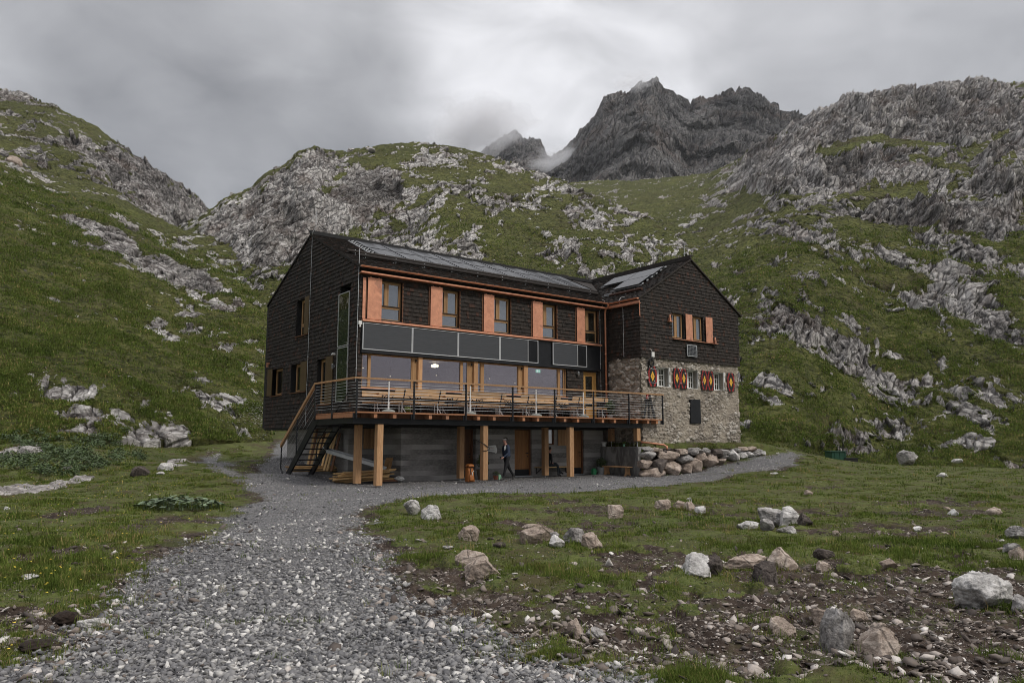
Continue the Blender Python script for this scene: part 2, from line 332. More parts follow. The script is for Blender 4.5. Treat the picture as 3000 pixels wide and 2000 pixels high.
def hill_mat(name, g_dark, g_mid, g_yel, r_dark, r_mid, r_lite, sc_=1.0, rib=42):
    t = NT(name); rk = t.attr('rock'); tn = t.attr('tone'); cav = t.attr('cavity_shade')
    n0 = t.noise(.035 * sc_, 4, .6); n1 = t.noise(.35 * sc_, 6, .65, .5); n2 = t.noise(2.2 * sc_, 5, .7)
    tus = t.noise(1.9 * sc_, 6, .68, .15, stretch=(.6, .6, 1.9))  # streaks that paint the shadow under tussocks into the grass colour
    tb = t.noise(.40 * sc_, 7, .72, .25, stretch=(.5, .5, 1.7))
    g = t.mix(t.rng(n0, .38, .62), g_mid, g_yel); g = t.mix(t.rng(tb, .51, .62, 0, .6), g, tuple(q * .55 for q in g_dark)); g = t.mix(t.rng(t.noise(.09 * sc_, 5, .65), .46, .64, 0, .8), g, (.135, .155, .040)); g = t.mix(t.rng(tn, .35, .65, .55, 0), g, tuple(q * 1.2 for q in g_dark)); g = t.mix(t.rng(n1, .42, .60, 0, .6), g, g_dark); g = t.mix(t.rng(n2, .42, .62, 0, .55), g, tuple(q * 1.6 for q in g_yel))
    g = t.mix(t.rng(t.noise(.16 * sc_, 5, .7, 1), .52, .66, 0, .65), g, (.075, .058, .030)); g = t.mix(t.rng(tus, .52, .66, 0, .65), g, tuple(q * .42 for q in g_dark)); g = t.mix(t.rng(tus, .34, .46, .5, 0), g, tuple(q * 1.7 for q in g_yel))
    m0 = t.n('ShaderNodeMapping'); t.put(m0.inputs[0], t.tc.outputs['Object']); m0.inputs['Rotation'].default_value = (0, R(rib - 90), 0)
    m = t.n('ShaderNodeMapping'); t.put(m.inputs[0], m0.outputs[0]); m.inputs['Scale'].default_value = (1, .7, .34)
    c1 = t.noise(.55 * sc_, 8, .68, 1.2, vec=m.outputs[0]); c2 = t.noise(2.6 * sc_, 6, .7, .8, vec=m.outputs[0])
    vo = t.voro(.9 * sc_, vec=m.outputs[0], feature='DISTANCE_TO_EDGE'); crack = t.rng(vo.outputs['Distance'], .0, .11, 1, 0)
    r = t.ramp(t.math('ADD', t.math('MULTIPLY', c1, .62), t.math('MULTIPLY', c2, .38)), [(.36, r_dark), (.47, r_mid), (.58, r_lite)])
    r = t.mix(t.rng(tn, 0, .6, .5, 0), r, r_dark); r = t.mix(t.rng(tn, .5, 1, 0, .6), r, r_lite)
    r = t.mix(t.math('MULTIPLY', crack, .55), r, tuple(q * .45 for q in r_dark)); r = t.mix(t.rng(cav, 0, 1, 0, .8), r, tuple(q * .35 for q in r_dark))  # dark crack lines, then shade of the hollows painted into the rock colour
    r = t.mix(t.rng(t.noise(.10 * sc_, 5, .7), .52, .66, 0, .35), r, (.20, .135, .105))
    nz = t.noise(1.8 * sc_, 5, .75); mk = t.rng(t.math('ADD', rk, t.math('MULTIPLY', t.math('SUBTRACT', nz, .5), .9)), .42, .56, 0, 1, True)
    col = t.mix(mk, g, r)
    h = t.math('ADD', t.math('MULTIPLY', t.mix(mk, tus, c2), 1.0), t.math('MULTIPLY', c1, 1.2)); h = t.math('SUBTRACT', h, t.math('MULTIPLY', crack, .6))
    return t.done(t.pbsdf(col, .9, 0, t.bump(h, 1.0, .75 / sc_), .15))
GD, GM, GY = (.026, .034, .010), (.070, .082, .023), (.122, .122, .038)
M['hill'] = hill_mat('alpine_slope', GD, GM, GY, (.062, .055, .051), (.30, .275, .262), (.86, .83, .80))
M['cliff'] = hill_mat('grey_rock_slope', GD, GM, GY, (.050, .045, .043), (.21, .195, .186), (.68, .65, .625), .8, rib=60)
M['peak'] = hill_mat('dark_peak_rock', GD, GM, GY, (.030, .029, .031), (.085, .083, .086), (.22, .212, .205), .22, rib=68)
def ground_mat():
    t = NT('meadow_ground'); gr = t.attr('gravel'); di = t.attr('dirt'); rk = t.attr('rock')
    n0 = t.noise(.25, 4, .6); n1 = t.noise(2.2, 6, .65, .5); n2 = t.noise(22, 4, .7)
    g = t.mix(t.rng(n0, .36, .64), (.044, .064, .015), (.082, .098, .025)); g = t.mix(t.rng(n1, .42, .58, 0, .8), g, (.030, .030, .013)); g = t.mix(t.rng(n2, .42, .62, 0, .55), g, (.13, .135, .04)); g = t.mix(t.rng(t.noise(.9, 6, .72, .5), .50, .60, 0, .75), g, (.055, .038, .022))
    d = t.mix(t.rng(n1, .35, .65), (.018, .012, .009), (.062, .043, .032)); d = t.mix(t.rng(t.noise(13, 5, .7), .54, .68, 0, .8), d, (.17, .145, .125)); d = t.mix(t.rng(t.noise(1.1, 5, .7), .52, .62, 0, .7), d, (.045, .055, .016))
    v = t.voro(26, rnd=1); v2 = t.voro(60); cc = t.n('ShaderNodeSeparateColor'); t.put(cc.inputs[0], v.outputs['Color']); c2 = t.n('ShaderNodeSeparateColor'); t.put(c2.inputs[0], v2.outputs['Color'])
    s = t.ramp(cc.outputs[0], [(0, (.09, .09, .094)), (.5, (.21, .207, .21)), (1, (.42, .41, .40))]); s2 = t.ramp(c2.outputs[0], [(0, (.08, .08, .084)), (.5, (.20, .197, .20)), (1, (.40, .39, .38))])
    s = t.mix(.5, s, s2); s = t.mix(t.rng(v.outputs['Distance'], .25, .7, 0, .75), s, (.03, .03, .032)); s = t.mix(t.rng(n0, .4, .65, 0, .35), s, (.09, .085, .09))
    nz = t.noise(7, 5, .75); jit = t.math('MULTIPLY', t.math('SUBTRACT', nz, .5), .8)
    mg = t.rng(t.math('ADD', gr, jit), .42, .58, 0, 1, True); md = t.rng(t.math('ADD', di, jit), .40, .6, 0, 1, True); mr = t.rng(t.math('ADD', rk, jit), .42, .56, 0, 1, True)
    rc = t.ramp(t.noise(3, 8, .7, 1), [(.35, (.08, .07, .068)), (.5, (.22, .205, .195)), (.65, (.46, .43, .41))])
    c = t.mix(md, g, d); c = t.mix(mg, c, s); c = t.mix(mr, c, rc)
    h = t.mix(mg, t.math('MULTIPLY', n2, 1.0), t.math('MULTIPLY', v.outputs['Distance'], -1.0))
    return t.done(t.pbsdf(c, .92, 0, t.bump(h, .7, .035), .2))
M['ground'] = ground_mat()
def rock_mat(name, dk, md, lt, sc_=1.0):
    t = NT(name); oi = t.n('ShaderNodeObjectInfo'); va = t.n('ShaderNodeVectorMath', operation='ADD'); t.put(va.inputs[0], t.tc.outputs['Object'])
    cx = t.n('ShaderNodeCombineXYZ'); [t.put(cx.inputs[i], t.math('MULTIPLY', oi.outputs['Random'], 40 + 9 * i)) for i in range(3)]; t.put(va.inputs[1], cx.outputs[0]); v = va.outputs[0]
    a = t.noise(2.6 * sc_, 8, .68, .9, vec=v); b = t.noise(16 * sc_, 6, .7, vec=v); c = t.ramp(t.math('ADD', t.math('MULTIPLY', a, .6), t.math('MULTIPLY', b, .4)), [(.38, dk), (.49, md), (.60, lt)])
    m = t.n('ShaderNodeMapping'); t.put(m.inputs[0], v); m.inputs['Rotation'].default_value = (.5, .4, .2); m.inputs['Scale'].default_value = (1, .35, 1)
    vo = t.voro(3.2 * sc_, vec=m.outputs[0], feature='DISTANCE_TO_EDGE'); cr = t.math('MULTIPLY', t.rng(vo.outputs['Distance'], 0, .05, 1, 0), t.rng(a, .45, .55, 0, .5))
    c = t.mix(cr, c, tuple(q * .35 for q in dk)); lich = t.rng(t.noise(7 * sc_, 6, .7, vec=v), .60, .66, 0, .35); c = t.mix(lich, c, (.09, .085, .07))
    return t.done(t.pbsdf(c, .9, 0, t.bump(t.math('SUBTRACT', t.math('ADD', a, b), cr), .8, .05 / sc_), .2))
M['rk_tan'] = rock_mat('tan_limestone', (.15, .12, .10), (.33, .265, .22), (.52, .44, .38))
M['rk_grey'] = rock_mat('grey_limestone', (.10, .094, .09), (.27, .255, .245), (.50, .48, .465))
M['rk_white'] = rock_mat('white_limestone', (.20, .193, .187), (.50, .482, .465), (.74, .72, .70))
M['rk_dark'] = rock_mat('dark_rock', (.03, .026, .024), (.075, .062, .056), (.16, .135, .12))
M['sod'] = m_simple('dark_sod', (.020, .012, .008), .95, var=.5, scale=30, bump=.8, bd=.02)

# ---------------------------------------------------------------- ground sheet
CP = []                                            # control points of the near ground: (x, y, z)
for x in range(-14, 17, 5):
    for y in (2, 6, 11, 17, 22): CP.append((x, y, 0))
for x in range(-1, 13, 3): CP += [(*b2w(x, -2)[:2], 0), (*b2w(x, 1)[:2], 0), (*b2w(x, 5)[:2], .1)]
for X, Y, z in ((-1.2, 4, .27), (-.1, 3.7, .27), (-3, 6, .5), (1.5, 8, .8), (-3, 2, .18), (-4, -1, .06), (8, 10, .9), (14.2, -3, .02), (15.3, -3, .08), (16.4, -3, .17), (17.6, -3.1, .40), (19.3, -3.1, .62),
                (21, -3.1, .8), (22.2, -3.1, .9), (24, -2.5, 1.1), (26, -1.5, 1.2), (23, 2, 1.5), (24, 8, 1.9), (16, -5, .1), (20, -6, .42)): CP.append((*b2w(X, Y)[:2], z))
for x, y, D in ((700, 1333, 44), (560, 1347, 41), (470, 1362, 37), (850, 1325, 46), (0, 1437, 24.5), (250, 1410, 28), (0, 1385, 28.5), (150, 1360, 31), (0, 1330, 33), (250, 1320, 35), (450, 1325, 41), (0, 1285, 36.5),
                (300, 1285, 40), (600, 1295, 46), (-400, 1400, 26), (-400, 1300, 34), (-900, 1300, 30), (-900, 1480, 16), (-400, 1470, 19),
                (2350, 1337, 43), (2330, 1322, 47), (2450, 1352, 47), (2560, 1362, 50), (2750, 1368, 49), (3000, 1376, 48), (3400, 1385, 46), (2300, 1420, 29), (2700, 1440, 26), (3000, 1450, 24.5), (3500, 1450, 22),
                (2450, 1373, 60), (2750, 1395, 64), (3100, 1400, 62), (3600, 1405, 60), (2250, 1312, 54), (1800, 1290, 62), (1300, 1290, 60)):
    CP.append(tuple(at(x, y, D)))
CP = np.array([(a, b, c) for a, b, c in CP], float); _s = 20.0
def _tps(r2): return np.where(r2 > 0, r2 * np.log(r2 + 1e-12), 0)
_A = CP[:, :2] / _s; _n = len(_A); _K = _tps(((_A[:, None] - _A[None]) ** 2).sum(-1)) + np.eye(_n) * 2e-3
_Pm = np.c_[np.ones(_n), _A]; _L = np.block([[_K, _Pm], [_Pm.T, np.zeros((3, 3))]]); _W = np.linalg.solve(_L, np.r_[CP[:, 2], 0, 0, 0])
def base_h(X, Y):
    P = np.stack([X, Y], -1).reshape(-1, 2) / _s; out = np.empty(len(P))
    for i in range(0, len(P), 60000):
        q = P[i:i + 60000]; out[i:i + 60000] = _tps(((q[:, None] - _A[None]) ** 2).sum(-1)) @ _W[:_n] + _W[_n] + q @ _W[_n + 1:]
    return out.reshape(np.shape(X))
def poly_sd(x, y, poly):                           # signed distance to a polygon, inside positive
    P = np.array(poly, float); d = np.full(np.shape(x), 1e9); ins = np.zeros(np.shape(x), bool)
    for (ax, ay), (bx, by) in zip(P, np.roll(P, -1, 0)):
        ex, ey = bx - ax, by - ay; t = np.clip(((x - ax) * ex + (y - ay) * ey) / (ex * ex + ey * ey), 0, 1)
        d = np.minimum(d, np.hypot(x - ax - t * ex, y - ay - t * ey)); c = ((ay > y) != (by > y)); ins ^= c & (x < (bx - ax) * (y - ay) / (by - ay + 1e-12) + ax)
    return np.where(ins, d, -d)
Q = 1.2755
def on_ground0(x, y, D0=None):                     # pixel -> smooth ground point
    r = ray(x, y); t = 20.0 if D0 is None else D0
    for _ in range(30):
        p = CAM + r * t / r[1]; h = float(base_h(np.array([p[0]]), np.array([p[1]]))[0]); t2 = (h - CZ) / r[2] * r[1] if r[2] < -1e-3 else t
        t = .5 * t + .5 * max(3, min(70, t2))
    return CAM + r * t / r[1]
def gpoly(pts): return [tuple(on_ground0(x * Q, y * Q)[:2]) for x, y in pts]
GRAVEL = gpoly([(430, 1066), (500, 1050), (560, 1043), (640, 1040), (700, 1034)]) + [tuple(b2w(*q)[:2]) for q in ((3, 4), (3, .4), (13.2, .4), (13.2, -2.6), (14.5, -3.3), (22.5, -3.3), (25.5, -1.5), (27, .2))] + \
    gpoly([(1800, 1036), (1840, 1043), (1822, 1052), (1700, 1090), (1500, 1120), (1200, 1137), (950, 1148), (840, 1170), (808, 1190), (815, 1225), (870, 1275), (905, 1335), (960, 1395), (1040, 1445), (1140, 1478), (1290, 1525), (1370, 1580), (1420, 1700), (1300, 2100), (-700, 2100), (-300, 1700), (20, 1550), (160, 1465), (290, 1400), (330, 1370), (400, 1300), (480, 1248), (520, 1195), (590, 1155), (590, 1130), (520, 1090)])
BL = [(-2.0 + 0, 0)]
def blobs(px, py, L):                              # painted density, blobs in 2352-wide coordinates
    d = np.zeros(np.shape(px))
    for x, y, rx, ry, a, s in L:
        c, q = math.cos(R(a)), math.sin(R(a)); u = (px / Q - x) * c + (py / Q - y) * q; v = -(px / Q - x) * q + (py / Q - y) * c
        f = 1 - sstep(.55, 1.25, np.sqrt((u / rx) ** 2 + (v / ry) ** 2)); d = np.maximum(d, f * s) if s > 0 else d * (1 - f * -s)
    return d
DIRT = [(1250, 1148, 130, 16, 4, .75), (860, 1270, 40, 60, 60, .7), (1000, 1400, 110, 40, 25, .8), (1250, 1420, 170, 70, 10, .68), (1500, 1380, 260, 60, 0, .62), (1900, 1420, 420, 90, 0, .88), (1750, 1510, 520, 70, 0, .85),
        (2200, 1350, 260, 80, 10, .8), (1850, 1330, 200, 40, 0, .7), (2150, 1190, 200, 45, 0, .55), (1500, 1300, 700, 30, 0, .42), (2000, 1290, 380, 60, 0, .5), (1500, 1500, 300, 40, 0, .85), (1700, 1200, 600, 60, 0, .33), (1300, 1230, 300, 60, 0, .30), (200, 1300, 300, 60, 0, .25), (1750, 1480, 820, 110, 0, .76), (2250, 1480, 260, 120, 0, .8), (1250, 1400, 260, 30, 8, .6), (1100, 1360, 160, 30, 20, .6), (1950, 1220, 250, 50, 0, .45), (1400, 1170, 120, 25, 0, .55), (1650, 1240, 300, 40, 0, .35), (1900, 1120, 60, 12, 0, .5), (1480, 1100, 60, 8, 0, .3),
        (180, 1180, 110, 11, -8, .8), (320, 1215, 150, 14, -14, .65), (60, 1425, 160, 22, 0, .75), (330, 1330, 90, 16, -30, .7), (140, 1400, 60, 16, 0, .5), (60, 1500, 120, 25, 10, .8), (1200, 1290, 70, 10, 0, .6), (1120, 1500, 120, 40, 20, .6), (760, 1150, 20, 6, 0, .6)]
GROCK = [(20, 1138, 160, 9, -8, .95), (150, 1117, 70, 7, -12, .6), (60, 1035, 60, 9, 0, .6), (395, 1072, 60, 7, -8, .6), (190, 1082, 60, 5, -4, .4)]
def ground_field(X, Y, fine=True):
    bx = (X - O0[0]) * DX[0] + (Y - O0[1]) * DX[1]; by = (X - O0[0]) * DY[0] + (Y - O0[1]) * DY[1]
    z = base_h(X, Y); r = np.hypot(X, Y); p = np.stack([X, Y, 0 * X], -1)
    far = sstep(30, 36, r); inb = sstep(-.6, .2, bx) * (1 - sstep(13.2, 13.4, bx)) * sstep(-2.8, -2.2, by)      # keep level under the terrace
    z = z + (fbm(p / 5.0, 3, 11) - .5) * .22 * (1 - inb) * sstep(4, 9, r) * (1 - .6 * far)
    zmound = np.exp(-(((X + 1.5) / 5) ** 2 + ((Y - 20.3) / 1.6) ** 2)) * .10; z = z + zmound
    tri = sstep(13.36, 13.42, bx) * sstep(-2.72, -2.62, by) * (1 - sstep(22.3, 25.5, bx)); ter = 1.40 + np.clip(by + 2.6, 0, .5) * .2
    z = np.where(tri > 0, np.maximum(z, z * (1 - tri) + np.maximum(z, ter) * tri), z)
    wob = (fbm(p / 1.1, 5, 31, .62) - .5) * 2.3 * sstep(2, 5, r); gr = np.clip((poly_sd(X, Y, GRAVEL) + wob) / .8 * .5 + .5, 0, 1)
    gr = gr * np.where((bx > 13.3) & (by > -3.0) & (bx < 24.5), 0, 1)
    P3 = np.stack([X, Y, z], -1); px, py = project(P3)
    di = blobs(px, py, DIRT); u = uni(fbm(p / 1.3, 4, 41)); u2 = uni(fbm(p / .22, 4, 43)); dirt = sstep(.36, .60, di * 1.05 + (u - .5) * .62 + (u2 - .5) * .42) * (di > .02); dirt = np.maximum(dirt, np.exp(-((gr - .35) / .2) ** 2) * sstep(.35, .6, u))
    rk = sstep(.45, .55, blobs(px, py, GROCK) * 1.1 + (uni(fbm(p / .9, 4, 51)) - .5) * .6)
    grass = (1 - gr) * (1 - dirt) * (1 - rk)
    if fine:
        z = z + grass * (ridged(p / .55, 3, 61) * .085 + vnoise(p / .12, 3) * .03) + dirt * ((fbm(p / .30, 4, 71) - .5) * .16 + (vnoise(p / .06, 8) - .5) * .03) + gr * ((fbm(p / .8, 4, 81) - .5) * .06 + (vnoise(p / .07, 9) - .5) * .022)
        z = z + rk * (ridged(p / 1.2, 4, 91) * .30)
    return z, gr, dirt, rk, px, py
_r = 1.6 * (78 / 1.6) ** (np.linspace(0, 1, 800)); _a = np.linspace(R(-54), R(54), 1150)
RR, AA = np.meshgrid(_r, _a, indexing='ij'); GX, GYY = RR * np.sin(AA), RR * np.cos(AA)
gz, ggr, gdi, grk, gpx, gpy = ground_field(GX, GYY)
gz = gz - 1.2 * sstep(66, 78, RR)
o = mesh_np('ground', np.stack([GX, GYY, gz], -1).reshape(-1, 3), grid_faces(*GX.shape), M['ground'], {'gravel': ('POINT', ggr), 'dirt': ('POINT', gdi), 'rock': ('POINT', grk)}); tag(o, kind='structure')
b = MB(); th = np.linspace(0, 2 * math.pi, 97)[:-1]; rs = [0.0, 30, 90, 250, 700, 1600]; V = [(math.cos(a) * max(q, .01), math.sin(a) * max(q, .01), -1.6 - q * .004) for q in rs for a in th]
b.add(V, [(i * 96 + k, i * 96 + (k + 1) % 96, (i + 1) * 96 + (k + 1) % 96, (i + 1) * 96 + k) for i in range(5) for k in range(96)])
M['plain'] = m_simple('far_valley_grass', (.05, .065, .022), .95, var=.4, scale=.02); tag(b.build('terrain', M['plain']), kind='structure')
from mathutils.bvhtree import BVHTree
_lr = np.log(_r / _r[0]) / math.log(_r[-1] / _r[0]) * (len(_r) - 1)
def gh(x, y):                                      # height of the built ground at a point
    r = math.hypot(x, y); a = math.atan2(x, y); i = math.log(max(r, 1.61) / 1.6) / math.log(78 / 1.6) * 799; j = (a - R(-54)) / R(108) * 1149
    i = min(798, max(0, i)); j = min(1148, max(0, j)); i0, j0 = int(i), int(j); u, v = i - i0, j - j0
    return float((gz[i0, j0] * (1 - v) + gz[i0, j0 + 1] * v) * (1 - u) + (gz[i0 + 1, j0] * (1 - v) + gz[i0 + 1, j0 + 1] * v) * u)
def on_ground(x, y):                               # first hit of the pixel's ray with the built ground
    r = ray(x, y); prev = 2.0
    for t in np.geomspace(2.5, 75, 500):
        p = CAM + r * t / r[1]
        if p[2] <= gh(p[0], p[1]):
            lo, hi = prev, t
            for _ in range(12):
                m = (lo + hi) / 2; p = CAM + r * m / r[1]
                if p[2] <= gh(p[0], p[1]): hi = m
                else: lo = m
            return CAM + r * hi / r[1]
        prev = t
    p = CAM + r * 50 / r[1]; return p

# ---------------------------------------------------------------- hills
def pl_interp(x, pts): P = np.array(pts, float); return np.interp(x, P[:, 0], P[:, 1])
MASK = {}
def worley(p):
    q = np.floor(p - .5).astype(np.int64); F1 = np.full(p.shape[:-1], 9.0, np.float32); F2 = F1.copy(); I = np.zeros(p.shape[:-1], np.float32); T = I.copy()
    for a in (0, 1):
        for b_ in (0, 1):
            for c in (0, 1):
                i, j, k = q[..., 0] + a, q[..., 1] + b_, q[..., 2] + c; h1, h2, h3 = _h(i, j, k), _h(i + 57, j + 11, k + 5), _h(i + 7, j + 91, k + 33)
                dx, dy, dz = p[..., 0] - i - h1 * .9, p[..., 1] - j - h2 * .9, p[..., 2] - k - h3 * .9; d = (dx * dx + dy * dy + dz * dz).astype(np.float32); n = d < F1
                F2 = np.where(n, F1, np.minimum(F2, d)); I = np.where(n, (h1 * 7.3 + h2 * 3.1) % 1, I); T = np.where(n, dx * (h2 - .5) * 2 + dz * (h3 - .35) * 2, T); F1 = np.where(n, d, F1)
    return np.sqrt(F1), np.sqrt(F2), I, T
def layer(name, x0, x1, nx, ny, crest, dc, foot, fD, rock, mat, base=.05, amp=1.0, rough=1.0, seed=0, oscale=6.0, edge=.06, warp=.07, back=.5, jag=0.0, tonef=.5, rib=55, al=2.2, dref=140.0, rib2=None, ysw=(520, 640), tilt=1.0, mass=6.0):
    xs = np.linspace(x0, x1, nx); yc = pl_interp(xs, crest); Dc = pl_interp(xs, dc); yf = pl_interp(xs, foot); Df = pl_interp(xs, fD)
    v = np.linspace(0, 1, ny)[:, None]; Y = yf + (yc - yf) * v; X = np.broadcast_to(xs, Y.shape)
    r = ray(X, Y); e = r[..., 2] / r[..., 1]; zf = CZ + e[0] * Df; zc = CZ + e[-1] * Dc; k = (zc - zf) / (Dc - Df)
    D = (zf - k * Df - CZ) / np.minimum(e - k, -1e-4); D = np.clip(D, Df * .98, Dc * 1.02)
    P = CAM + r * (D / r[..., 1])[..., None]
    D = D * (1 + warp * (fbm(P / 38.0, 3, seed + 1) - .5) * 2 * np.sin(np.pi * np.clip(v, 0, 1)) ** .5)
    P = CAM + r * (D / r[..., 1])[..., None]
    nb = 16; q = np.linspace(0, 1, nb + 1)[1:, None]; last = P[-1]; dens = np.maximum(base, blobs(X, Y, rock))
    bk = np.stack([last[None, :, 0] * (1 + back * q), last[None, :, 1] * (1 + back * q), last[None, :, 2] * (1 - q ** 1.5 * .55)], -1)
    P = np.concatenate([P, bk], 0); dn = np.concatenate([dens, np.repeat(dens[-1:], nb, 0)], 0); ds = (np.concatenate([D, np.repeat(D[-1:], nb, 0)], 0) / dref) ** .5
    Pn = P / ds[..., None]; ca, sa = math.cos(R(rib)), math.sin(R(rib)); Wp = Pn + (np.stack([fbm(Pn / (oscale * 1.3), 3, seed + 3), fbm(Pn / (oscale * 1.3), 3, seed + 4), fbm(Pn / (oscale * 1.3), 3, seed + 5)], -1) - .5) * oscale * 1.1
    yb = np.concatenate([Y, np.repeat(Y[-1:], nb, 0)], 0)
    def rc2(sc, a_=al): c2, s2 = math.cos(R(rib2)), math.sin(R(rib2)); return np.stack([(Wp[..., 0] * s2 - Wp[..., 2] * c2) / sc, Wp[..., 1] * .7 / sc, (Wp[..., 0] * c2 + Wp[..., 2] * s2) / (sc * a_)], -1)
    def rc(sc, a_=al): return np.stack([(Wp[..., 0] * sa - Wp[..., 2] * ca) / sc, Wp[..., 1] * .7 / sc, (Wp[..., 0] * ca + Wp[..., 2] * sa) / (sc * a_)], -1)
    f1, f2, ci, ct = worley(rc(oscale * .34, 1.6)); g1, g2, gi, gt = worley(rc(oscale * .12, 1.5) + 31.7)
    U_ = fbm(rc(oscale), 4, seed + 7) * .5 + fbm(rc(oscale * .26), 4, seed + 9, .62) * .5
    if rib2 is not None: wq = sstep(ysw[0], ysw[1], yb); U_ = U_ * (1 - wq) + wq * (fbm(rc2(oscale, 3.0), 4, seed + 7) * .5 + fbm(rc2(oscale * .26, 2.6), 4, seed + 9, .62) * .5)
    ub = U_ + (ci - .5) * .055 + (gi - .5) * .04; u = 1 / (1 + np.exp(-1.7 * (ub - .5) / .075)); big = fbm(Pn / (oscale * 5), 3, seed + 13)
    m = sstep(-edge, edge, u - (1 - np.where(dn > .9, dn, dn * .93) * 1.02) + (big - .5) * .30 * (dn < .9)); m = np.maximum(m, sstep(.86, .90, vnoise(Pn / (oscale * .15), seed + 11)) * sstep(.45, .6, fbm(Pn / (oscale * 3), 3, seed + 12)) * .85)
    rg = ridged(rc(oscale * .6, 3.0), 4, seed + 17, .55); rg2 = ridged(rc(oscale * 2.4, 2.5), 4, seed + 19, .5); gl = fbm(Pn / (oscale * .5), 4, seed + 23)
    crack = (1 - sstep(.0, .10, f2 - f1)) * .8 + (1 - sstep(0, .12, g2 - g1)) * .5
    wm = sstep(.86, 1.0, dn); rgm = ridged(rc(oscale * 1.7, 4.0), 6, seed + 27, .58); disp = amp * ds * (m * (.22 + .45 * (rg - .45) + (1 - .75 * wm) * (.75 * (ci - .4) + .9 * tilt * ct) + .26 * (gi - .5) + .35 * tilt * gt - .30 * crack + wm * mass * (rgm - .5)) + sstep(.5, 1, dn) * 1.7 * (rg2 - .5) * rough + (1 - m) * .22 * (gl - .5))
    cut = np.ones(P.shape[0]); cut[0] = .3; tuss = (1 - m) * (fbm(Pn * np.array([.8, .8, 1.8]) / 1.6, 4, seed + 37, .62) * .95 + vnoise(Pn / .33, seed + 38) * .16) * ds
    P = P + np.array([0, -.60, .80]) * (disp * cut[:, None])[..., None] + np.array([0, 0, 1.0]) * tuss[..., None]
    if jag: P[..., 2] += jag * (ridged(np.stack([P[..., 0], 0 * P[..., 0], 0 * P[..., 0]], -1) / (oscale * 1.2), 5, seed + 41, .62) - .5) * np.r_[v[:, 0] ** 3, np.ones(nb)][:, None]
    cav = np.clip(m * (crack * (.85 - .45 * wm) + (1 - sstep(.15, .4, rg)) * .45 + wm * (1 - sstep(.18, .42, rgm)) * .6), 0, 1); tone = np.clip(tonef + .08 - .46 * sstep(.82, .97, dn) * (1 if dref < 500 else .3) + (fbm(Pn / (oscale * 2.2), 3, seed + 31) - .5) * 1.6 + ((ci - .5) * .35 + (gi - .5) * .25) * (1 - .6 * wm) + wm * (rgm - .45) * 1.5, 0, 1)  # cracks and rib hollows darkened, ribs lightened: shade put into the rock colour
    sk = P[:1] + np.array([0, 0, -4.0]); P2 = np.concatenate([sk, P], 0); f_ = lambda A: np.concatenate([A[:1], A], 0)
    o = mesh_np(name, P2.reshape(-1, 3), grid_faces(*P2.shape[:2]), mat, {'rock': ('POINT', f_(m)), 'tone': ('POINT', f_(tone)), 'cavity_shade': ('POINT', f_(cav))}, smooth=True)
    tag(o, kind='structure'); MASK[len(MASK)] = m; return P
# far peaks
PK = [(900, 620), (1300, 560), (1405, 470), (1440, 430), (1480, 400), (1508, 386), (1522, 401), (1550, 404), (1578, 410), (1590, 428), (1602, 443), (1620, 452), (1648, 453), (1660, 440), (1672, 429), (1695, 396), (1720, 372), (1742, 354), (1765, 312), (1790, 292),
      (1812, 282), (1830, 262), (1845, 254), (1863, 233), (1885, 230), (1906, 226), (1929, 236), (1945, 256), (1957, 261), (1975, 266), (2000, 283), (2022, 297), (2031, 287), (2076, 281), (2103, 262), (2138, 256), (2183, 264), (2223, 285), (2250, 296), (2281, 307), (2286, 322), (2357, 342), (2500, 380), (2700, 450)]
PKD = [(900, 1250), (1400, 1250), (1590, 1150), (1640, 950), (1750, 880), (1906, 860), (2022, 900), (2140, 900), (2400, 820), (2700, 800)]
layer('mountain', 1250, 2650, 900, 260, PK, PKD, [(900, 700), (2700, 700)], [(900, 620), (2700, 560)], [(1500, 350, 900, 400, 0, 1)], M['peak'], base=1, amp=13, rough=1.0, tilt=.22, mass=1.3, seed=100, oscale=46, warp=.05, back=.3, jag=2, tonef=.55, rib=68, dref=900.0)
# left far ridge
layer('hill', -700, 760, 900, 330, [(-700, 120), (-300, 190), (-100, 235), (0, 260), (70, 280), (147, 305), (220, 345), (270, 372), (321, 408), (366, 434), (404, 468), (446, 497), (500, 525), (536, 546), (554, 566), (590, 592), (620, 615), (700, 660), (760, 720)],
      [(-700, 210), (0, 240), (400, 260), (620, 280), (760, 285)], [(-700, 720), (0, 700), (700, 860), (760, 880)], [(-700, 120), (0, 130), (400, 140), (760, 150)],
      [(330, 420, 150, 90, 35, .93), (440, 500, 60, 50, 0, 1), (180, 330, 110, 30, 30, .7), (60, 260, 90, 40, 20, .55), (250, 400, 90, 40, 30, .85)], M['cliff'], base=.30, amp=1.6, seed=200, oscale=7, jag=1.5, tonef=.6, rib=25)
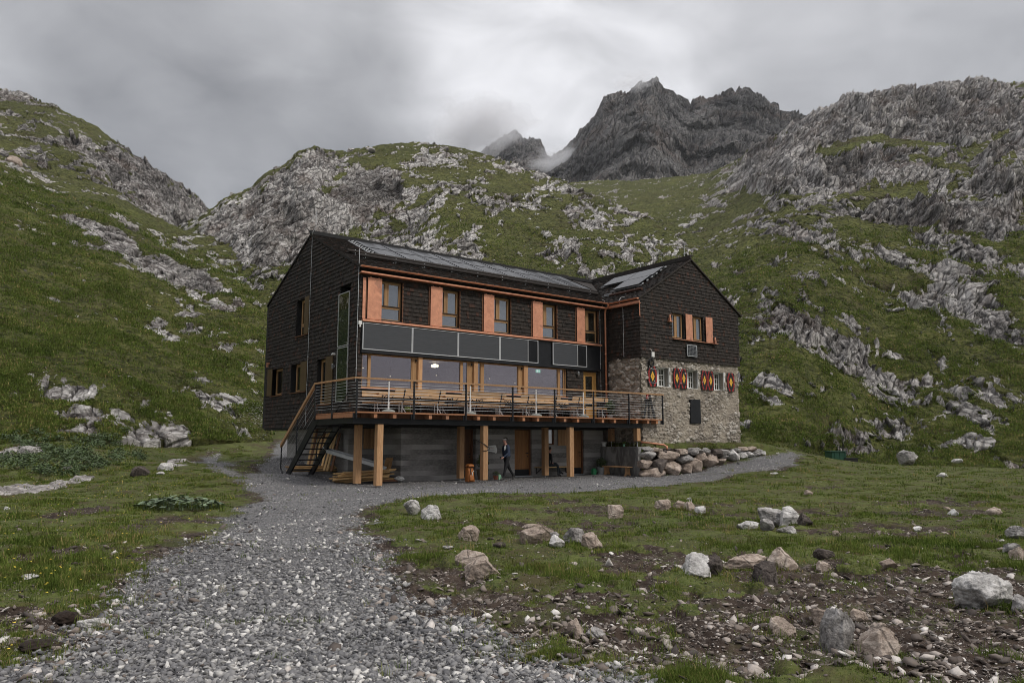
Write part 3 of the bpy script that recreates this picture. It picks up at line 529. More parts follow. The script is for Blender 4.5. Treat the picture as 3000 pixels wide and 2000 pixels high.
# saddle and the rock wall on the right
RW = [(1500, 560), (1620, 545), (1672, 537), (1750, 533), (1835, 534), (1929, 527), (2000, 519), (2070, 514), (2140, 484), (2196, 452), (2250, 423), (2312, 378), (2370, 347), (2410, 334), (2446, 318), (2491, 291), (2530, 284), (2571, 272), (2610, 262), (2647, 256), (2692, 257), (2759, 259), (2826, 252), (2870, 249), (2893, 241), (2946, 247), (3000, 246), (3300, 240), (3800, 300)]
RB = [(2110, 232, 340, 60, -3, 1), (1880, 300, 130, 60, -28, 1), (1760, 360, 80, 50, -30, .97), (2010, 330, 380, 75, -14, 1), (2240, 290, 220, 110, 0, 1), (1800, 390, 150, 42, -18, .95), (1760, 430, 110, 26, 5, .95), (1900, 395, 190, 55, 8, 1), (2080, 400, 120, 45, 0, .98), (2290, 430, 90, 110, 0, .98), (2110, 500, 190, 36, 6, 1), (2250, 520, 110, 60, 0, .95),
      (1930, 462, 90, 16, 0, .7), (1790, 470, 60, 14, 0, .75), (2230, 590, 60, 24, 0, .8),
      (1950, 338, 90, 11, -16, -.97), (2120, 338, 140, 9, 6, -.97), (2180, 400, 110, 17, -38, -.97), (2080, 443, 120, 10, -6, -.97), (2270, 335, 60, 8, -35, -.8), (2260, 460, 60, 10, 0, -.9), (2310, 375, 40, 12, -40, -.8),
      (2080, 610, 260, 22, 14, .72), (2190, 640, 120, 34, 20, .85), (2240, 700, 110, 34, 22, .8), (1960, 610, 120, 26, 16, .6), (1880, 560, 160, 22, 14, .55), (1830, 630, 140, 26, 30, .5), (2130, 690, 60, 44, 0, .9), (2030, 660, 90, 30, 30, .6), (1850, 770, 60, 34, 10, .85), (1770, 700, 90, 34, 30, .5),
      (1940, 790, 70, 18, 20, .55), (2290, 760, 90, 24, 30, .7), (1965, 860, 22, 12, 0, .9), (2150, 780, 200, 20, 30, .35), (1800, 740, 100, 12, 10, .3), (2200, 930, 60, 40, 40, .5), (2310, 900, 60, 60, 50, .5), (1930, 1010, 60, 34, 0, .85), (1870, 1035, 40, 12, 25, .8), (1960, 1045, 60, 12, 0, .9), (1745, 930, 60, 12, 0, .4), (1860, 880, 70, 14, 34, .45), (1720, 985, 14, 14, 0, .7), (1800, 990, 90, 20, 15, .3),
      (2060, 545, 260, 12, 6, -.9), (1640, 470, 40, 12, 20, .6)]
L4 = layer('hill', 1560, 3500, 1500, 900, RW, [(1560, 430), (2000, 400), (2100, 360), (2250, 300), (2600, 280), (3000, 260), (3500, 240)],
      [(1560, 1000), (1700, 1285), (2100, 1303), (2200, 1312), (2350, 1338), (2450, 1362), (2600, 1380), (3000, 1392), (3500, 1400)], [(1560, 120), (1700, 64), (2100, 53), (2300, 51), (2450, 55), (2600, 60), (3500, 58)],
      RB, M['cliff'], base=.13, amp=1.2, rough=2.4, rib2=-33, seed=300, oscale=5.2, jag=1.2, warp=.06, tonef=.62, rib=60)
# middle knoll
KN = [(480, 700), (540, 660), (590, 632), (625, 615), (656, 588), (732, 557), (777, 512), (835, 486), (870, 450), (900, 443), (929, 436), (950, 442), (984, 449), (1054, 441), (1134, 427), (1227, 424), (1298, 429), (1405, 453), (1508, 483), (1578, 511), (1648, 534), (1742, 574), (1850, 622), (2000, 675), (2150, 760), (2300, 860), (2400, 950)]
KB = [(640, 470, 190, 60, -28, 1), (700, 530, 200, 70, -30, 1), (560, 520, 150, 60, -30, 1), (520, 590, 90, 40, 0, .9), (730, 400, 60, 60, 0, 1), (860, 430, 100, 46, 10, .97), (800, 480, 160, 60, -20, .98), (900, 520, 110, 60, 0, .9), (980, 570, 130, 60, 0, .85), (1060, 600, 80, 60, 0, .75), (960, 380, 60, 12, 0, .55),
      (1250, 470, 330, 90, 16, .40), (1300, 560, 300, 60, 10, .42), (1450, 480, 130, 40, 30, .5), (1560, 560, 200, 60, 20, .48), (1230, 440, 90, 30, 30, .5), (1350, 500, 60, 40, 0, .6), (1240, 540, 40, 14, 20, .8), (1170, 490, 70, 40, 0, .5), (1500, 640, 200, 50, 15, .45), (1700, 640, 160, 50, 30, .5), (1600, 470, 80, 24, 30, .5), (1340, 630, 24, 14, 0, .95), (1300, 590, 60, 20, 0, .6)]
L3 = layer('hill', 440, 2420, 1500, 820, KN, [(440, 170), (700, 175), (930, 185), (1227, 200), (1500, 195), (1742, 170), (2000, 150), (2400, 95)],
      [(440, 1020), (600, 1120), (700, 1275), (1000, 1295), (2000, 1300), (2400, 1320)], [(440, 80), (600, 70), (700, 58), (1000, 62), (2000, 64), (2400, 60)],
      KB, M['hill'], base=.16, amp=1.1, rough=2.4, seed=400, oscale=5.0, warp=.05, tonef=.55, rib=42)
# near slope on the left
LB = [(200, 520, 80, 14, 24, .8), (290, 570, 90, 26, 30, .75), (240, 545, 40, 14, 10, .8), (380, 625, 90, 30, 22, .92), (450, 650, 90, 28, 22, .95), (480, 690, 60, 14, 18, .8), (470, 560, 90, 14, 4, .85), (520, 600, 60, 20, 20, .7), (570, 640, 60, 40, 20, .6), (600, 600, 50, 40, 0, .75), (420, 580, 40, 20, 0, .6), (560, 700, 50, 16, 0, .6),
      (365, 750, 30, 14, 10, .95), (440, 765, 30, 14, -10, .9), (395, 788, 30, 8, -10, .85), (370, 775, 16, 9, 0, .8), (215, 790, 40, 8, 30, .6), (240, 830, 30, 8, 20, .5), (480, 812, 26, 7, 0, .8), (430, 730, 30, 6, 0, .6), (520, 715, 30, 8, 10, .8), (150, 915, 60, 22, 0, .75), (180, 958, 60, 16, 0, .9), (200, 985, 60, 10, -25, .8), (280, 960, 30, 10, 20, .6), (410, 905, 30, 8, -20, .8), (340, 930, 16, 6, 0, .8), (480, 885, 60, 5, 10, .4), (290, 900, 60, 5, 0, .3), (20, 990, 40, 10, 0, .4), (540, 840, 30, 6, 0, .5), (590, 790, 30, 8, 0, .5), (130, 700, 20, 6, 20, .7), (290, 720, 20, 6, 0, .7), (70, 540, 80, 10, 28, .35), (60, 760, 10, 5, 0, .8)]
L1 = layer('hill', -1100, 800, 1300, 820, [(-1100, 60), (-600, 250), (-300, 350), (-100, 425), (0, 463), (54, 486), (134, 530), (201, 548), (312, 575), (402, 615), (469, 651), (513, 671), (560, 692), (620, 700), (680, 716), (740, 742), (800, 790)],
      [(-1100, 95), (0, 118), (400, 124), (600, 128), (800, 120)], [(-1100, 1360), (-300, 1330), (0, 1312), (300, 1300), (600, 1305), (800, 1310)], [(-1100, 26), (-300, 31), (0, 35), (300, 38.5), (600, 45), (800, 50)],
      LB, M['hill'], base=.07, amp=.9, rough=1.5, seed=500, oscale=5.0, warp=.06, tonef=.62, rib=-30)
# ================================================================ the hut
random.seed(11)
MR = lambda y: 8.5234 + .466 * y if y < 5.1 else 10.9 - .466 * (y - 5.1)      # main roof surface height over Y
ARX = lambda x: 10.95 - .63 * abs(x - 17.54)                                  # annex roof over X
def wall_holes(mb, axis, pos, th, a0, a1, z0, top, holes, cuts=()):
    """solid wall in the plane axis=pos, thickness th going inwards, with rectangular openings"""
    us = sorted(set([a0, a1] + [h for q in holes for h in q[:2]] + list(cuts)))
    for u0, u1 in zip(us, us[1:]):
        if u1 - u0 < 1e-4 or u0 < a0 - 1e-6 or u1 > a1 + 1e-6: continue
        um = (u0 + u1) / 2; hs = sorted([(q[2], q[3]) for q in holes if q[0] < um < q[1]]); z = z0; segs = []
        for h0, h1 in hs:
            if h0 > z: segs.append((z, h0, h0))
            z = max(z, h1)
        segs.append((z, top(u0), top(u1)))
        for s0, t0, t1 in segs:
            if axis == 'y': P = [(u0, pos, s0), (u1, pos, s0), (u1, pos + th, s0), (u0, pos + th, s0), (u0, pos, t0), (u1, pos, t1), (u1, pos + th, t1), (u0, pos + th, t0)]
            else: P = [(pos, u0, s0), (pos + th, u0, s0), (pos + th, u1, s0), (pos, u1, s0), (pos, u0, t0), (pos + th, u0, t0), (pos + th, u1, t1), (pos, u1, t1)]
            mb.hexa(P, .5)
def shingles(mb, org, U, Vv, N, ulen, vlen, top, holes, cw=.13, ch=.172, lift=.036, t0=0):
    """overlapping shingle courses: org + u*U + v*V, N outwards"""
    org, U, Vv, N = map(Vector, (org, U, Vv, N)); v = 0.0; row = 0
    while v < vlen:
        u = -random.random() * cw; v1c = v + ch
        while u < ulen:
            w_ = cw * random.uniform(.65, 1.45); a, b2 = max(u, 0), min(u + w_ - .004, ulen); u += w_
            if b2 - a < .02: continue
            vv0 = v + random.uniform(-.008, .008); vv1 = min(v1c + .02, top((a + b2) / 2)); um = (a + b2) / 2; skip = False
            if vv1 - vv0 < .02: continue
            for h in holes:
                if a < h[1] and b2 > h[0] and vv0 < h[3] and v1c > h[2]:
                    ou = min(b2, h[1]) - max(a, h[0]); ov = min(v1c, h[3]) - max(vv0, h[2])
                    if ou / (b2 - a) > ov / (v1c - vv0):
                        if h[2] > vv0 + .02: vv1 = min(vv1, h[2])
                        elif h[3] < v1c - .02: vv0 = max(vv0, h[3])
                        else: skip = True
                    else:
                        if h[0] > a + .01: b2 = h[0]
                        elif h[1] < b2 - .01: a = h[1]
                        else: skip = True
            if skip or vv1 - vv0 < .015 or b2 - a < .01: continue
            l0 = lift + random.uniform(-.010, .012); l1 = .003
            q = lambda uu, vv, nn: org + U * uu + Vv * vv + N * nn
            P = [q(a, vv0, l0), q(b2, vv0, l0), q(b2, vv1, l1), q(a, vv1, l1), q(a, vv0, 0), q(b2, vv0, 0), q(b2, vv1, 0), q(a, vv1, 0)]
            mb.add(P, [(0, 1, 2, 3), (4, 5, 1, 0), (1, 5, 6, 2), (0, 3, 7, 4)])
        v += ch; row += 1
hut = Thing('mountain_hut', 'dark shingled timber mountain hut with copper shutters, a solar roof and a concrete ground floor', 'building', (0, 0, 0))
# openings
UPW = [(.60, 1.93), (3.46, 4.73), (6.20, 7.50), (8.98, 10.27), (11.70, 12.98)]
front_holes = [(a, b_, 6.46, 8.06) for a, b_ in UPW] + [(.21, 10.90, 3.70, 5.04), (11.97, 12.90, 2.69, 4.98)]
gab_holes = [(5.0, 6.5, 6.38, 8.06), (8.0, 9.93, 3.79, 5.10), (5.0, 6.9, 3.81, 5.12), (2.2, 3.84, 3.14, 5.10), (.72, 1.73, 3.19, 7.95)]
b = MB(); wall_holes(b, 'y', 0, .3, 0, 13.73, 2.26, lambda u: 8.52, front_holes); hut.part(b, 'front_wall', M['black'])
b = MB(); wall_holes(b, 'x', 0, .3, .3, 10.3, 2.26, MR, gab_holes, (5.1,)); hut.part(b, 'gable_wall', M['black'])
b = MB(); b.box(0, 13.73, 10.3, 10.55, 2.26, 8.4); b.box(.3, 13.7, .3, 10.3, 2.26, 2.5); b.box(13.5, 13.73, 2.0, 10.3, 2.5, 8.4); hut.part(b, 'rear_wall', M['black'])
b = MB(); shingles(b, (0, 0, 2.26), (1, 0, 0), (0, 0, 1), (0, -1, 0), 13.70, 6.24, lambda u: 6.24, [(h[0] - .01, h[1] + .01, h[2] - 2.26, h[3] - 2.26) for h in front_holes] + [(.1, 13.2, 2.76, 4.19)]); hut.part(b, 'front_cladding', M['shingle'])
b = MB(); shingles(b, (0, 10.3, 2.26), (0, -1, 0), (0, 0, 1), (-1, 0, 0), 10.3, 8.7, lambda u: MR(10.3 - u) - 2.28, [(10.3 - h[1], 10.3 - h[0], h[2] - 2.26, h[3] - 2.26) for h in gab_holes]); hut.part(b, 'gable_cladding', M['shingle'])
b = MB(); b.box(-.02, .02, -.025, 10.32, 2.20, 2.27); b.box(0, 13.7, -.02, .02, 2.20, 2.27); b.box(.02, 13.7, .02, 10.3, 2.16, 2.25); hut.part(b, 'soffit', M['black'])
# roof
b = MB()
b.hexa([(-.07, -.30, MR(-.30) - .02), (17.45, -.30, MR(-.30) - .02), (17.45, 5.1, 10.88), (-.07, 5.1, 10.88), (-.07, -.30, MR(-.30) + .06), (17.45, -.30, MR(-.30) + .06), (17.45, 5.1, 10.96), (-.07, 5.1, 10.96)])
b.hexa([(-.07, 5.1, 10.88), (17.45, 5.1, 10.88), (17.45, 10.5, MR(10.5) - .02), (-.07, 10.5, MR(10.5) - .02), (-.07, 5.1, 10.96), (17.45, 5.1, 10.96), (17.45, 10.5, MR(10.5) + .06), (-.07, 10.5, MR(10.5) + .06)])
roof = hut.part(b, 'roof', M['roof'])
sl = Vector((0, 1, .466)).normalized(); nn = Vector((0, -.466, 1)).normalized()
b = MB(); shingles(b, (-.08, -.30, MR(-.30) + .06), (1, 0, 0), sl, nn, 15.6, 5.94, lambda u: 5.94, [(1.85, 15.3, 2.75, 5.8)], cw=.14, ch=.17); hut.part(b, 'roof_shingles', M['roof'], roof)
b = MB(); b.box(-.10, 17.4, 4.93, 5.06, 10.93, 11.08); b.box(-.10, 17.4, 4.99, 5.22, 11.08, 11.12); hut.part(b, 'ridge_cap', M['black'], roof)
b = MB()                                            # solar collectors, two rows
rp = lambda x, y, h=0: (x, y - h * .42, MR(y) + .06 + h * .907)
for i in range(9):
    x0 = 1.93 + i * 1.43; x1 = x0 + 1.40
    for y0, y1 in ((2.36, 3.60), (3.63, 4.86)): b.hexa([rp(x0, y0, .06), rp(x1, y0, .06), rp(x1, y1, .06), rp(x0, y1, .06), rp(x0, y0, .11), rp(x1, y0, .11), rp(x1, y1, .11), rp(x0, y1, .11)])
hut.part(b, 'solar_collectors', M['solar'], roof)
b = MB()
for i in range(10):
    x = 1.915 + i * 1.43
    for k in range(14): y = 2.4 + k * .185; b.bar(rp(x - .02, y, .115), rp(x + .02, y, .13), .035, .03)
for y in (2.32, 3.615, 4.9): b.bar(rp(1.9, y, .10), rp(14.8, y, .10), .03, .04)
hut.part(b, 'collector_clamps', M['steel'], roof)
b = MB()
for k in range(10): y = 2.45 + k * .26; b.bar(rp(1.80, y, .03), rp(1.93, y, .09), .05, .05); b.bar(rp(1.74, y, .05), rp(1.74, y + .1, .05), .04, .04)
b.bar(rp(1.70, 2.3, .02), rp(1.70, 4.9, .02), .05, .04); hut.part(b, 'collector_edge_brackets', M['galv'], roof)
for nm, y, x0, x1 in (('upper', 1.80, .25, 14.6), ('lower', 1.22, .45, 14.15)):
    b = MB(); b.tube([rp(x0, y, .14), rp(x1, y, .14)], .068, 10); p_ = hut.part(b, 'snow_guard_pole', M['roof'], roof, smooth=False)
    x = x0 + .35
    while x < x1: b = MB(); b.tube([rp(x, y - .05, .06), rp(x, y, .22), rp(x, y + .05, .06)], .02, 6); b.bar(rp(x, y - .12, .01), rp(x, y + .14, .01), .05, .02); x += 1.42; hut.part(b, 'pole_bracket', M['galv'], p_)
def gutter(mb, pts, r=.075):
    n = 8
    for (a, c) in zip(pts, pts[1:]):
        a, c = Vector(a), Vector(c); d = (c - a).normalized(); s = d.cross(Vector((0, 0, 1))).normalized(); V = []
        for p in (a, c):
            for k in range(n + 1): t = math.pi * k / n; V.append(p + s * math.cos(t) * r - Vector((0, 0, 1)) * math.sin(t) * r)
            for k in range(n + 1): t = math.pi * k / n; V.append(p + s * math.cos(t) * (r - .008) - Vector((0, 0, 1)) * math.sin(t) * (r - .008))
        m = 2 * (n + 1); Fs = []
        for k in range(n): Fs += [(k, k + 1, m + k + 1, m + k), (n + 1 + k, m + n + 1 + k, m + n + 2 + k, n + 2 + k)]
        Fs += [(0, m, m + n + 1, n + 1), (n, 2 * n + 1, m + 2 * n + 1, m + n)]; Fs += [tuple(range(n + 1)), tuple(range(m, m + n + 1))[::-1]]
        mb.add(V, Fs, .5)
b = MB(); gutter(b, [(-.12, -.385, 8.46), (13.30, -.385, 8.46)], .062)
for i in range(15): x = .5 + i * .95; b.box(x, x + .02, -.465, -.305, 8.452, 8.47)
hut.part(b, 'gutter', M['copper'], roof)
b = MB(); b.box(-.05, 13.45, -.30, -.27, 8.20, 8.26); b.box(-.05, 13.45, -.27, -.03, 8.20, 8.225); hut.part(b, 'eaves_flashing', M['copper'])
b = MB(); b.tube([(13.38, -.385, 8.44), (13.38, -.385, 8.34), (13.40, -.16, 8.16), (13.40, -.12, 8.0), (13.40, -.12, 2.70)], .05, 10)
for z in (7.2, 5.9, 4.4): b.tube([(13.40, -.12, z), (13.40, -.12, z + .05)], .06, 10)
hut.part(b, 'downpipe', M['copper'], smooth=True)
for Yv, Xv, z0, z1 in ((4.86, -.05, 2.3, 10.8), (-.05, -.05, 3.9, 9.2)):
    b = MB(); b.tube([(Xv, Yv, z0), (Xv, Yv, z1)], .010, 5)
    if Yv > 0: b.tube([(Xv, Yv, 10.8), (-.1, 4.7, 10.95), (0, 4.6, 11.2), (0, 4.65, 11.9)], .012, 5)
    z = z0 + .5
    while z < z1: b.tube([(Xv, Yv, z), (Xv, Yv, z + .05)], .022, 6); z += 1.25
    hut.part(b, 'lightning_cable', M['alu'])
b = MB(); b.tube([(13.10, -.05, 3.6), (13.10, -.05, 8.1), (13.12, -.2, 8.3), (13.1, -.42, 8.55), (13.05, -.3, 8.62)], .010, 5)
for z in (4.3, 5.4, 6.5, 7.6): b.tube([(13.1, -.05, z), (13.1, -.05, z + .05)], .022, 6)
hut.part(b, 'lightning_cable', M['alu'])
b = MB()
for k in range(13):
    a = k * math.pi / 6; a2 = (k + 1) * math.pi / 6; c = (-.06, 6.15, 9.97); b.bar((c[0], c[1] + .21 * math.cos(a), c[2] + .21 * math.sin(a)), (c[0], c[1] + .21 * math.cos(a2), c[2] + .21 * math.sin(a2)), .02)
hut.part(b, 'vent_ring', M['steel'])
# upper front windows
def win_front(T, x0, x1, z0, z1, y, mull, trans, mats, pf=.065, curtain=False):
    """frame, sashes and panes facing -Y"""
    f = MB(); f.box(x0, x1, y, y + .09, z1 - pf, z1); f.box(x0, x1, y, y + .09, z0, z0 + pf * .8); f.box(x0, x0 + pf, y, y + .09, z0 + pf * .8, z1 - pf); f.box(x1 - pf, x1, y, y + .09, z0 + pf * .8, z1 - pf)
    if trans: f.box(x0 + pf, x1 - pf, y - .006, y + .09, trans - .045, trans + .045)
    lo = trans + .045 if trans else z0 + pf * .8
    for m in mull: f.box(m - .055, m + .055, y - .012, y + .09, lo, z1 - pf)
    xs = [x0 + pf] + [q for m in mull for q in (m - .055, m + .055)] + [x1 - pf]; sw = .04
    for a, c in zip(xs[::2], xs[1::2]): f.box(a, a + sw, y - .02, y + .05, lo, z1 - pf); f.box(c - sw, c, y - .02, y + .05, lo, z1 - pf); f.box(a + sw, c - sw, y - .02, y + .05, lo, lo + sw); f.box(a + sw, c - sw, y - .02, y + .05, z1 - pf - sw, z1 - pf)
    fr = T.part(f, 'window_frame', mats[0]); p = MB()
    for a, c in zip(xs[::2], xs[1::2]): p.box(a + sw - .01, c - sw + .01, y + .02, y + .03, lo + sw - .01, z1 - pf - sw + .01)
    if trans: p.box(x0 + pf - .01, x1 - pf + .01, y + .02, y + .03, z0 + pf * .8 - .01, trans - .04)
    T.part(p, 'pane', mats[1], fr)
    if trans: s_ = MB(); s_.box(x0 + pf, x1 - pf, y - .045, y - .012, trans + .046, trans + .075); T.part(s_, 'transom_bar', M['steel'], fr)
    return fr
SH = [(.34, .96), (3.24, 3.82), (5.97, 6.54), (8.75, 9.35), (11.51, 12.05)]
for i, ((a, c), (s0, s1)) in enumerate(zip(UPW, SH)):
    win_front(hut, a, c, 6.46, 8.06, .13, [c - .62 if i else c - .66], 6.98, (M['frame'], M['glassdark'] if i == 4 else M['glass']))
    b = MB(); b.box(s0, s1, -.10, -.065, 6.41, 8.09); b.box(s0 + .12, s0 + .2, -.075, -.03, 6.36, 6.41); b.box(s1 - .2, s1 - .12, -.075, -.03, 6.36, 6.41); b.box(s0 + .1, s0 + .16, -.09, -.05, 8.09, 8.12); b.box(s1 - .16, s1 - .1, -.09, -.05, 8.09, 8.12)
    sh = hut.part(b, 'shutter', M['copper'], bevel=.006)
    b = MB(); b.box(s0 - .07, s0 - .02, -.05, -.024, 6.44, 8.08); hut.part(b, 'shutter_rail', M['doordark'])
    b = MB(); b.box(c, c + .05, -.028, .10, 6.44, 8.06); hut.part(b, 'window_jamb', M['doordark'])
b = MB(); b.box(.14, .26, -.07, -.03, 6.42, 8.06); hut.part(b, 'corner_strip', M['copper'])
b = MB(); b.box(.12, 13.13, -.15, -.02, 6.30, 6.34); b.box(.12, 13.13, -.16, -.14, 6.30, 6.385); b.box(.12, 13.13, -.14, -.02, 6.345, 6.385); hut.part(b, 'copper_band', M['copper'])
b = MB(); b.box(9.40, 9.46, .05, .11, 6.56, 6.74); b.tube([(9.43, .08, 6.74), (9.43, .08, 6.80)], .015, 6); hut.part(b, 'bottle', M['yellow'])
# sliding insulation panels
b = MB(); b.box(.12, 13.15, -.035, -.022, 5.06, 6.26); b.box(.12, 13.15, -.12, -.035, 5.05, 5.16); hut.part(b, 'panel_rail', M['steel'])
for x0, x1, stripe in ((.15, 2.38, 0), (2.38, 4.62, 0), (4.62, 6.84, 0), (6.84, 9.05, 1), (9.93, 12.12, 1)):
    f = MB(); w_ = .035; x0 += .004; x1 -= .004
    f.box(x0, x1, -.125, -.065, 5.185, 5.185 + w_); f.box(x0, x1, -.125, -.065, 6.225, 6.225 + w_ * .6)
    f.box(x0, x0 + w_, -.125, -.065, 5.22, 6.225); f.box(x1 - w_, x1, -.125, -.065, 5.22, 6.225)
    if stripe: f.box(x1 - .62, x1 - .59, -.124, -.066, 5.22, 6.225)
    fr = hut.part(f, 'sliding_panel', M['alu'])
    g = MB(); g.box(x0 + w_, x1 - (.62 if stripe else w_), -.11, -.075, 5.22, 6.225); hut.part(g, 'slat_infill', M['slat'], fr)
    if stripe:
        g = MB()
        for k in range(9): q = x1 - .585 + k * .061; g.box(q, q + .045, -.108, -.08, 5.22, 6.225)
        hut.part(g, 'upright_slats', M['steel'], fr)
# big windows of the dining room
for x0, x1 in ((2.52, 2.73), (5.27, 5.50), (8.04, 8.27)): b = MB(); b.box(x0, x1, .06, .16, 3.70, 5.04); hut.part(b, 'window_casing', M['frame'])
for x0, x1 in ((2.73, 2.92), (5.50, 5.71), (8.27, 8.49)):
    b = MB(); b.box(x0, x1, -.05, .20, 3.68, 5.05); hut.part(b, 'window_post', M['post'], bevel=.008)
    for z in (4.86, 3.98): b = MB(); b.tube([(x0 - .08, .02, z), (x0 - .08, .02, z + .09)], .03, 8); hut.part(b, 'hinge', M['steel'])
def bigwin(x0, x1, mull):
    f = MB(); z0, z1 = 3.70, 5.04; y = .07; f.box(x0, x1, y, y + .1, z1 - .05, z1); f.box(x0, x1, y, y + .1, z0, z0 + .05); f.box(x0, x0 + .05, y, y + .1, z0 + .05, z1 - .05); f.box(x1 - .05, x1, y, y + .1, z0 + .05, z1 - .05); xs = [x0 + .05]
    for m0, m1 in mull: f.box(m0, m1, y - .01, y + .1, z0 + .05, z1 - .05); xs += [m0, m1]
    xs.append(x1 - .05); fr = hut.part(f, 'window_frame', M['frame']); p = MB()
    for a, c in zip(xs[::2], xs[1::2]): p.box(a - .005, c + .005, y + .03, y + .04, z0 + .045, z1 - .045)
    hut.part(p, 'pane', M['glassbig'], fr)
bigwin(.21, 2.52, [(.50, .62)]); bigwin(2.92, 5.27, [(4.86, 4.99)]); bigwin(5.71, 8.04, [(5.92, 6.10)]); bigwin(8.49, 10.90, [(10.38, 10.53), (10.74, 10.79)])
b = MB(); b.box(.16, 10.93, -.07, .16, 3.655, 3.695); hut.part(b, 'window_sill', M['copper'])
# dining room seen through the glass
b = MB(); b.box(.35, 13.3, .35, 5.6, 2.52, 2.6); b.box(.35, 13.3, 5.5, 5.7, 2.6, 5.2); b.box(.35, 13.3, .3, 5.6, 5.15, 5.25); b.box(6.6, 6.7, 2.2, 5.5, 2.6, 5.15); hut.part(b, 'dining_room', M['bulk'])
for x0, x1 in ((4.2, 6.0), (1.2, 2.0), (9.6, 11.4)): b = MB(); b.box(x0, x1, 5.42, 5.5, 2.6, 4.75); hut.part(b, 'inner_door', M['steel'])
for x in (1.5, 4.0, 7.6, 9.6): b = MB(); b.box(x - .8, x + .8, 1.0, 1.9, 3.32, 3.37); b.box(x - .05, x + .05, 1.3, 1.6, 2.6, 3.32); hut.part(b, 'dining_table', M['frame'])
b = MB(); b.lathe([(.03, .1), (.16, .06), (.17, 0), (.15, -.05), (.02, -.07)], (4.76, 2.0, 4.97), 16); lamp = hut.part(b, 'ceiling_lamp', M['lampglow'], smooth=True)
for x, y, z in ((.75, 1.0, 4.6), (2.15, 1.3, 4.35), (4.35, 1.2, 4.5), (6.6, 1.6, 4.45), (7.5, 1.6, 4.55), (9.0, 1.6, 4.4), (9.8, 1.6, 4.5)):
    b = MB(); b.tube([(x, y, 5.15), (x, y, z)], .006, 5); b.lathe([(.015, .08), (.03, 0), (.01, -.02)], (x, y, z), 10); pd = hut.part(b, 'pendant_lamp', M['steel']); b = MB(); b.lathe([(.014, 0), (.014, -.02)], (x, y, z - .02), 8); hut.part(b, 'bulb', M['lampglow'], pd)
b = MB(); b.box(10.22, 10.50, 1.5, 1.52, 4.95, 5.10); sg = hut.part(b, 'exit_sign', M['sign'])
b = MB(); b.box(10.27, 10.30, 1.49, 1.5, 4.97, 5.08); b.box(10.31, 10.335, 1.49, 1.5, 4.985, 5.055); b.box(10.312, 10.333, 1.49, 1.5, 5.06, 5.08); b.box(10.40, 10.415, 1.49, 1.5, 4.985, 5.065); b.add([(10.375, 1.49, 5.01), (10.44, 1.49, 5.01), (10.4075, 1.49, 4.975)], [(0, 2, 1)]); b.box(10.375, 10.39, 1.488, 1.492, 5.03, 5.045); b.box(10.425, 10.44, 1.488, 1.492, 5.03, 5.045)
hut.part(b, 'sign_pictogram', M['signw'], sg)
# front door and its lamp
b = MB(); b.box(11.97, 12.90, .08, .2, 4.88, 4.98); b.box(11.97, 12.06, .08, .2, 2.69, 4.88); b.box(12.78, 12.90, .08, .2, 2.69, 4.88); b.box(12.06, 12.20, .1, .16, 2.7, 4.88); b.box(12.64, 12.78, .1, .16, 2.7, 4.88); b.box(12.20, 12.64, .1, .16, 2.7, 3.30); b.box(12.20, 12.64, .1, .16, 4.78, 4.88)
M['doorlight'] = m_wood('light_door_wood', (.30, .16, .045), (.42, .24, .07), knots=False, tonev=.05)
dr = hut.part(b, 'door', M['doorlight']); b = MB(); b.box(12.19, 12.65, .12, .13, 3.29, 4.79); hut.part(b, 'pane', M['glassdark'], dr)
def bulk_lamp(p, n):
    b = MB(); p = Vector(p); n = Vector(n); b.tube([p, p + n * .05], .05, 10); l = hut.part(b, 'wall_lamp', M['galv'])
    b = MB(); q = p + n * .09; b.tube([q + Vector((0, 0, .10)), q + Vector((0, 0, .07)), q - Vector((0, 0, .07)), q - Vector((0, 0, .10))], [.02, .045, .045, .02], 10); hut.part(b, 'lamp_glass', M['greypot'], l, smooth=True)
    b = MB()
    for k in (-.05, 0, .05): b.tube([q + Vector((0, 0, k)), q + Vector((0, 0, k + .012))], .055, 10)
    hut.part(b, 'cage', M['steel'], l)
bulk_lamp((11.56, -.02, 4.86), (0, -1, 0)); bulk_lamp((-.02, 2.06, 4.67), (-1, 0, 0))
b = MB(); b.box(-.16, -.03, 1.98, 2.12, 5.14, 5.19); b.box(-.13, -.03, 2.02, 2.08, 5.19, 5.22); hut.part(b, 'motion_sensor', M['white'])
b = MB(); b.box(-.02, .12, -.12, -.03, 6.16, 6.30); b.tube([(.05, -.08, 6.16), (.05, -.08, 6.06)], .04, 8); hut.part(b, 'camera_box', M['white'])
b = MB(); b.tube([(-.02, 9.82, 5.42), (-.14, 9.82, 5.42)], .05, 8); b.box(-.16, -.10, 9.77, 9.87, 5.24, 5.47); hut.part(b, 'copper_speaker', M['copper'])
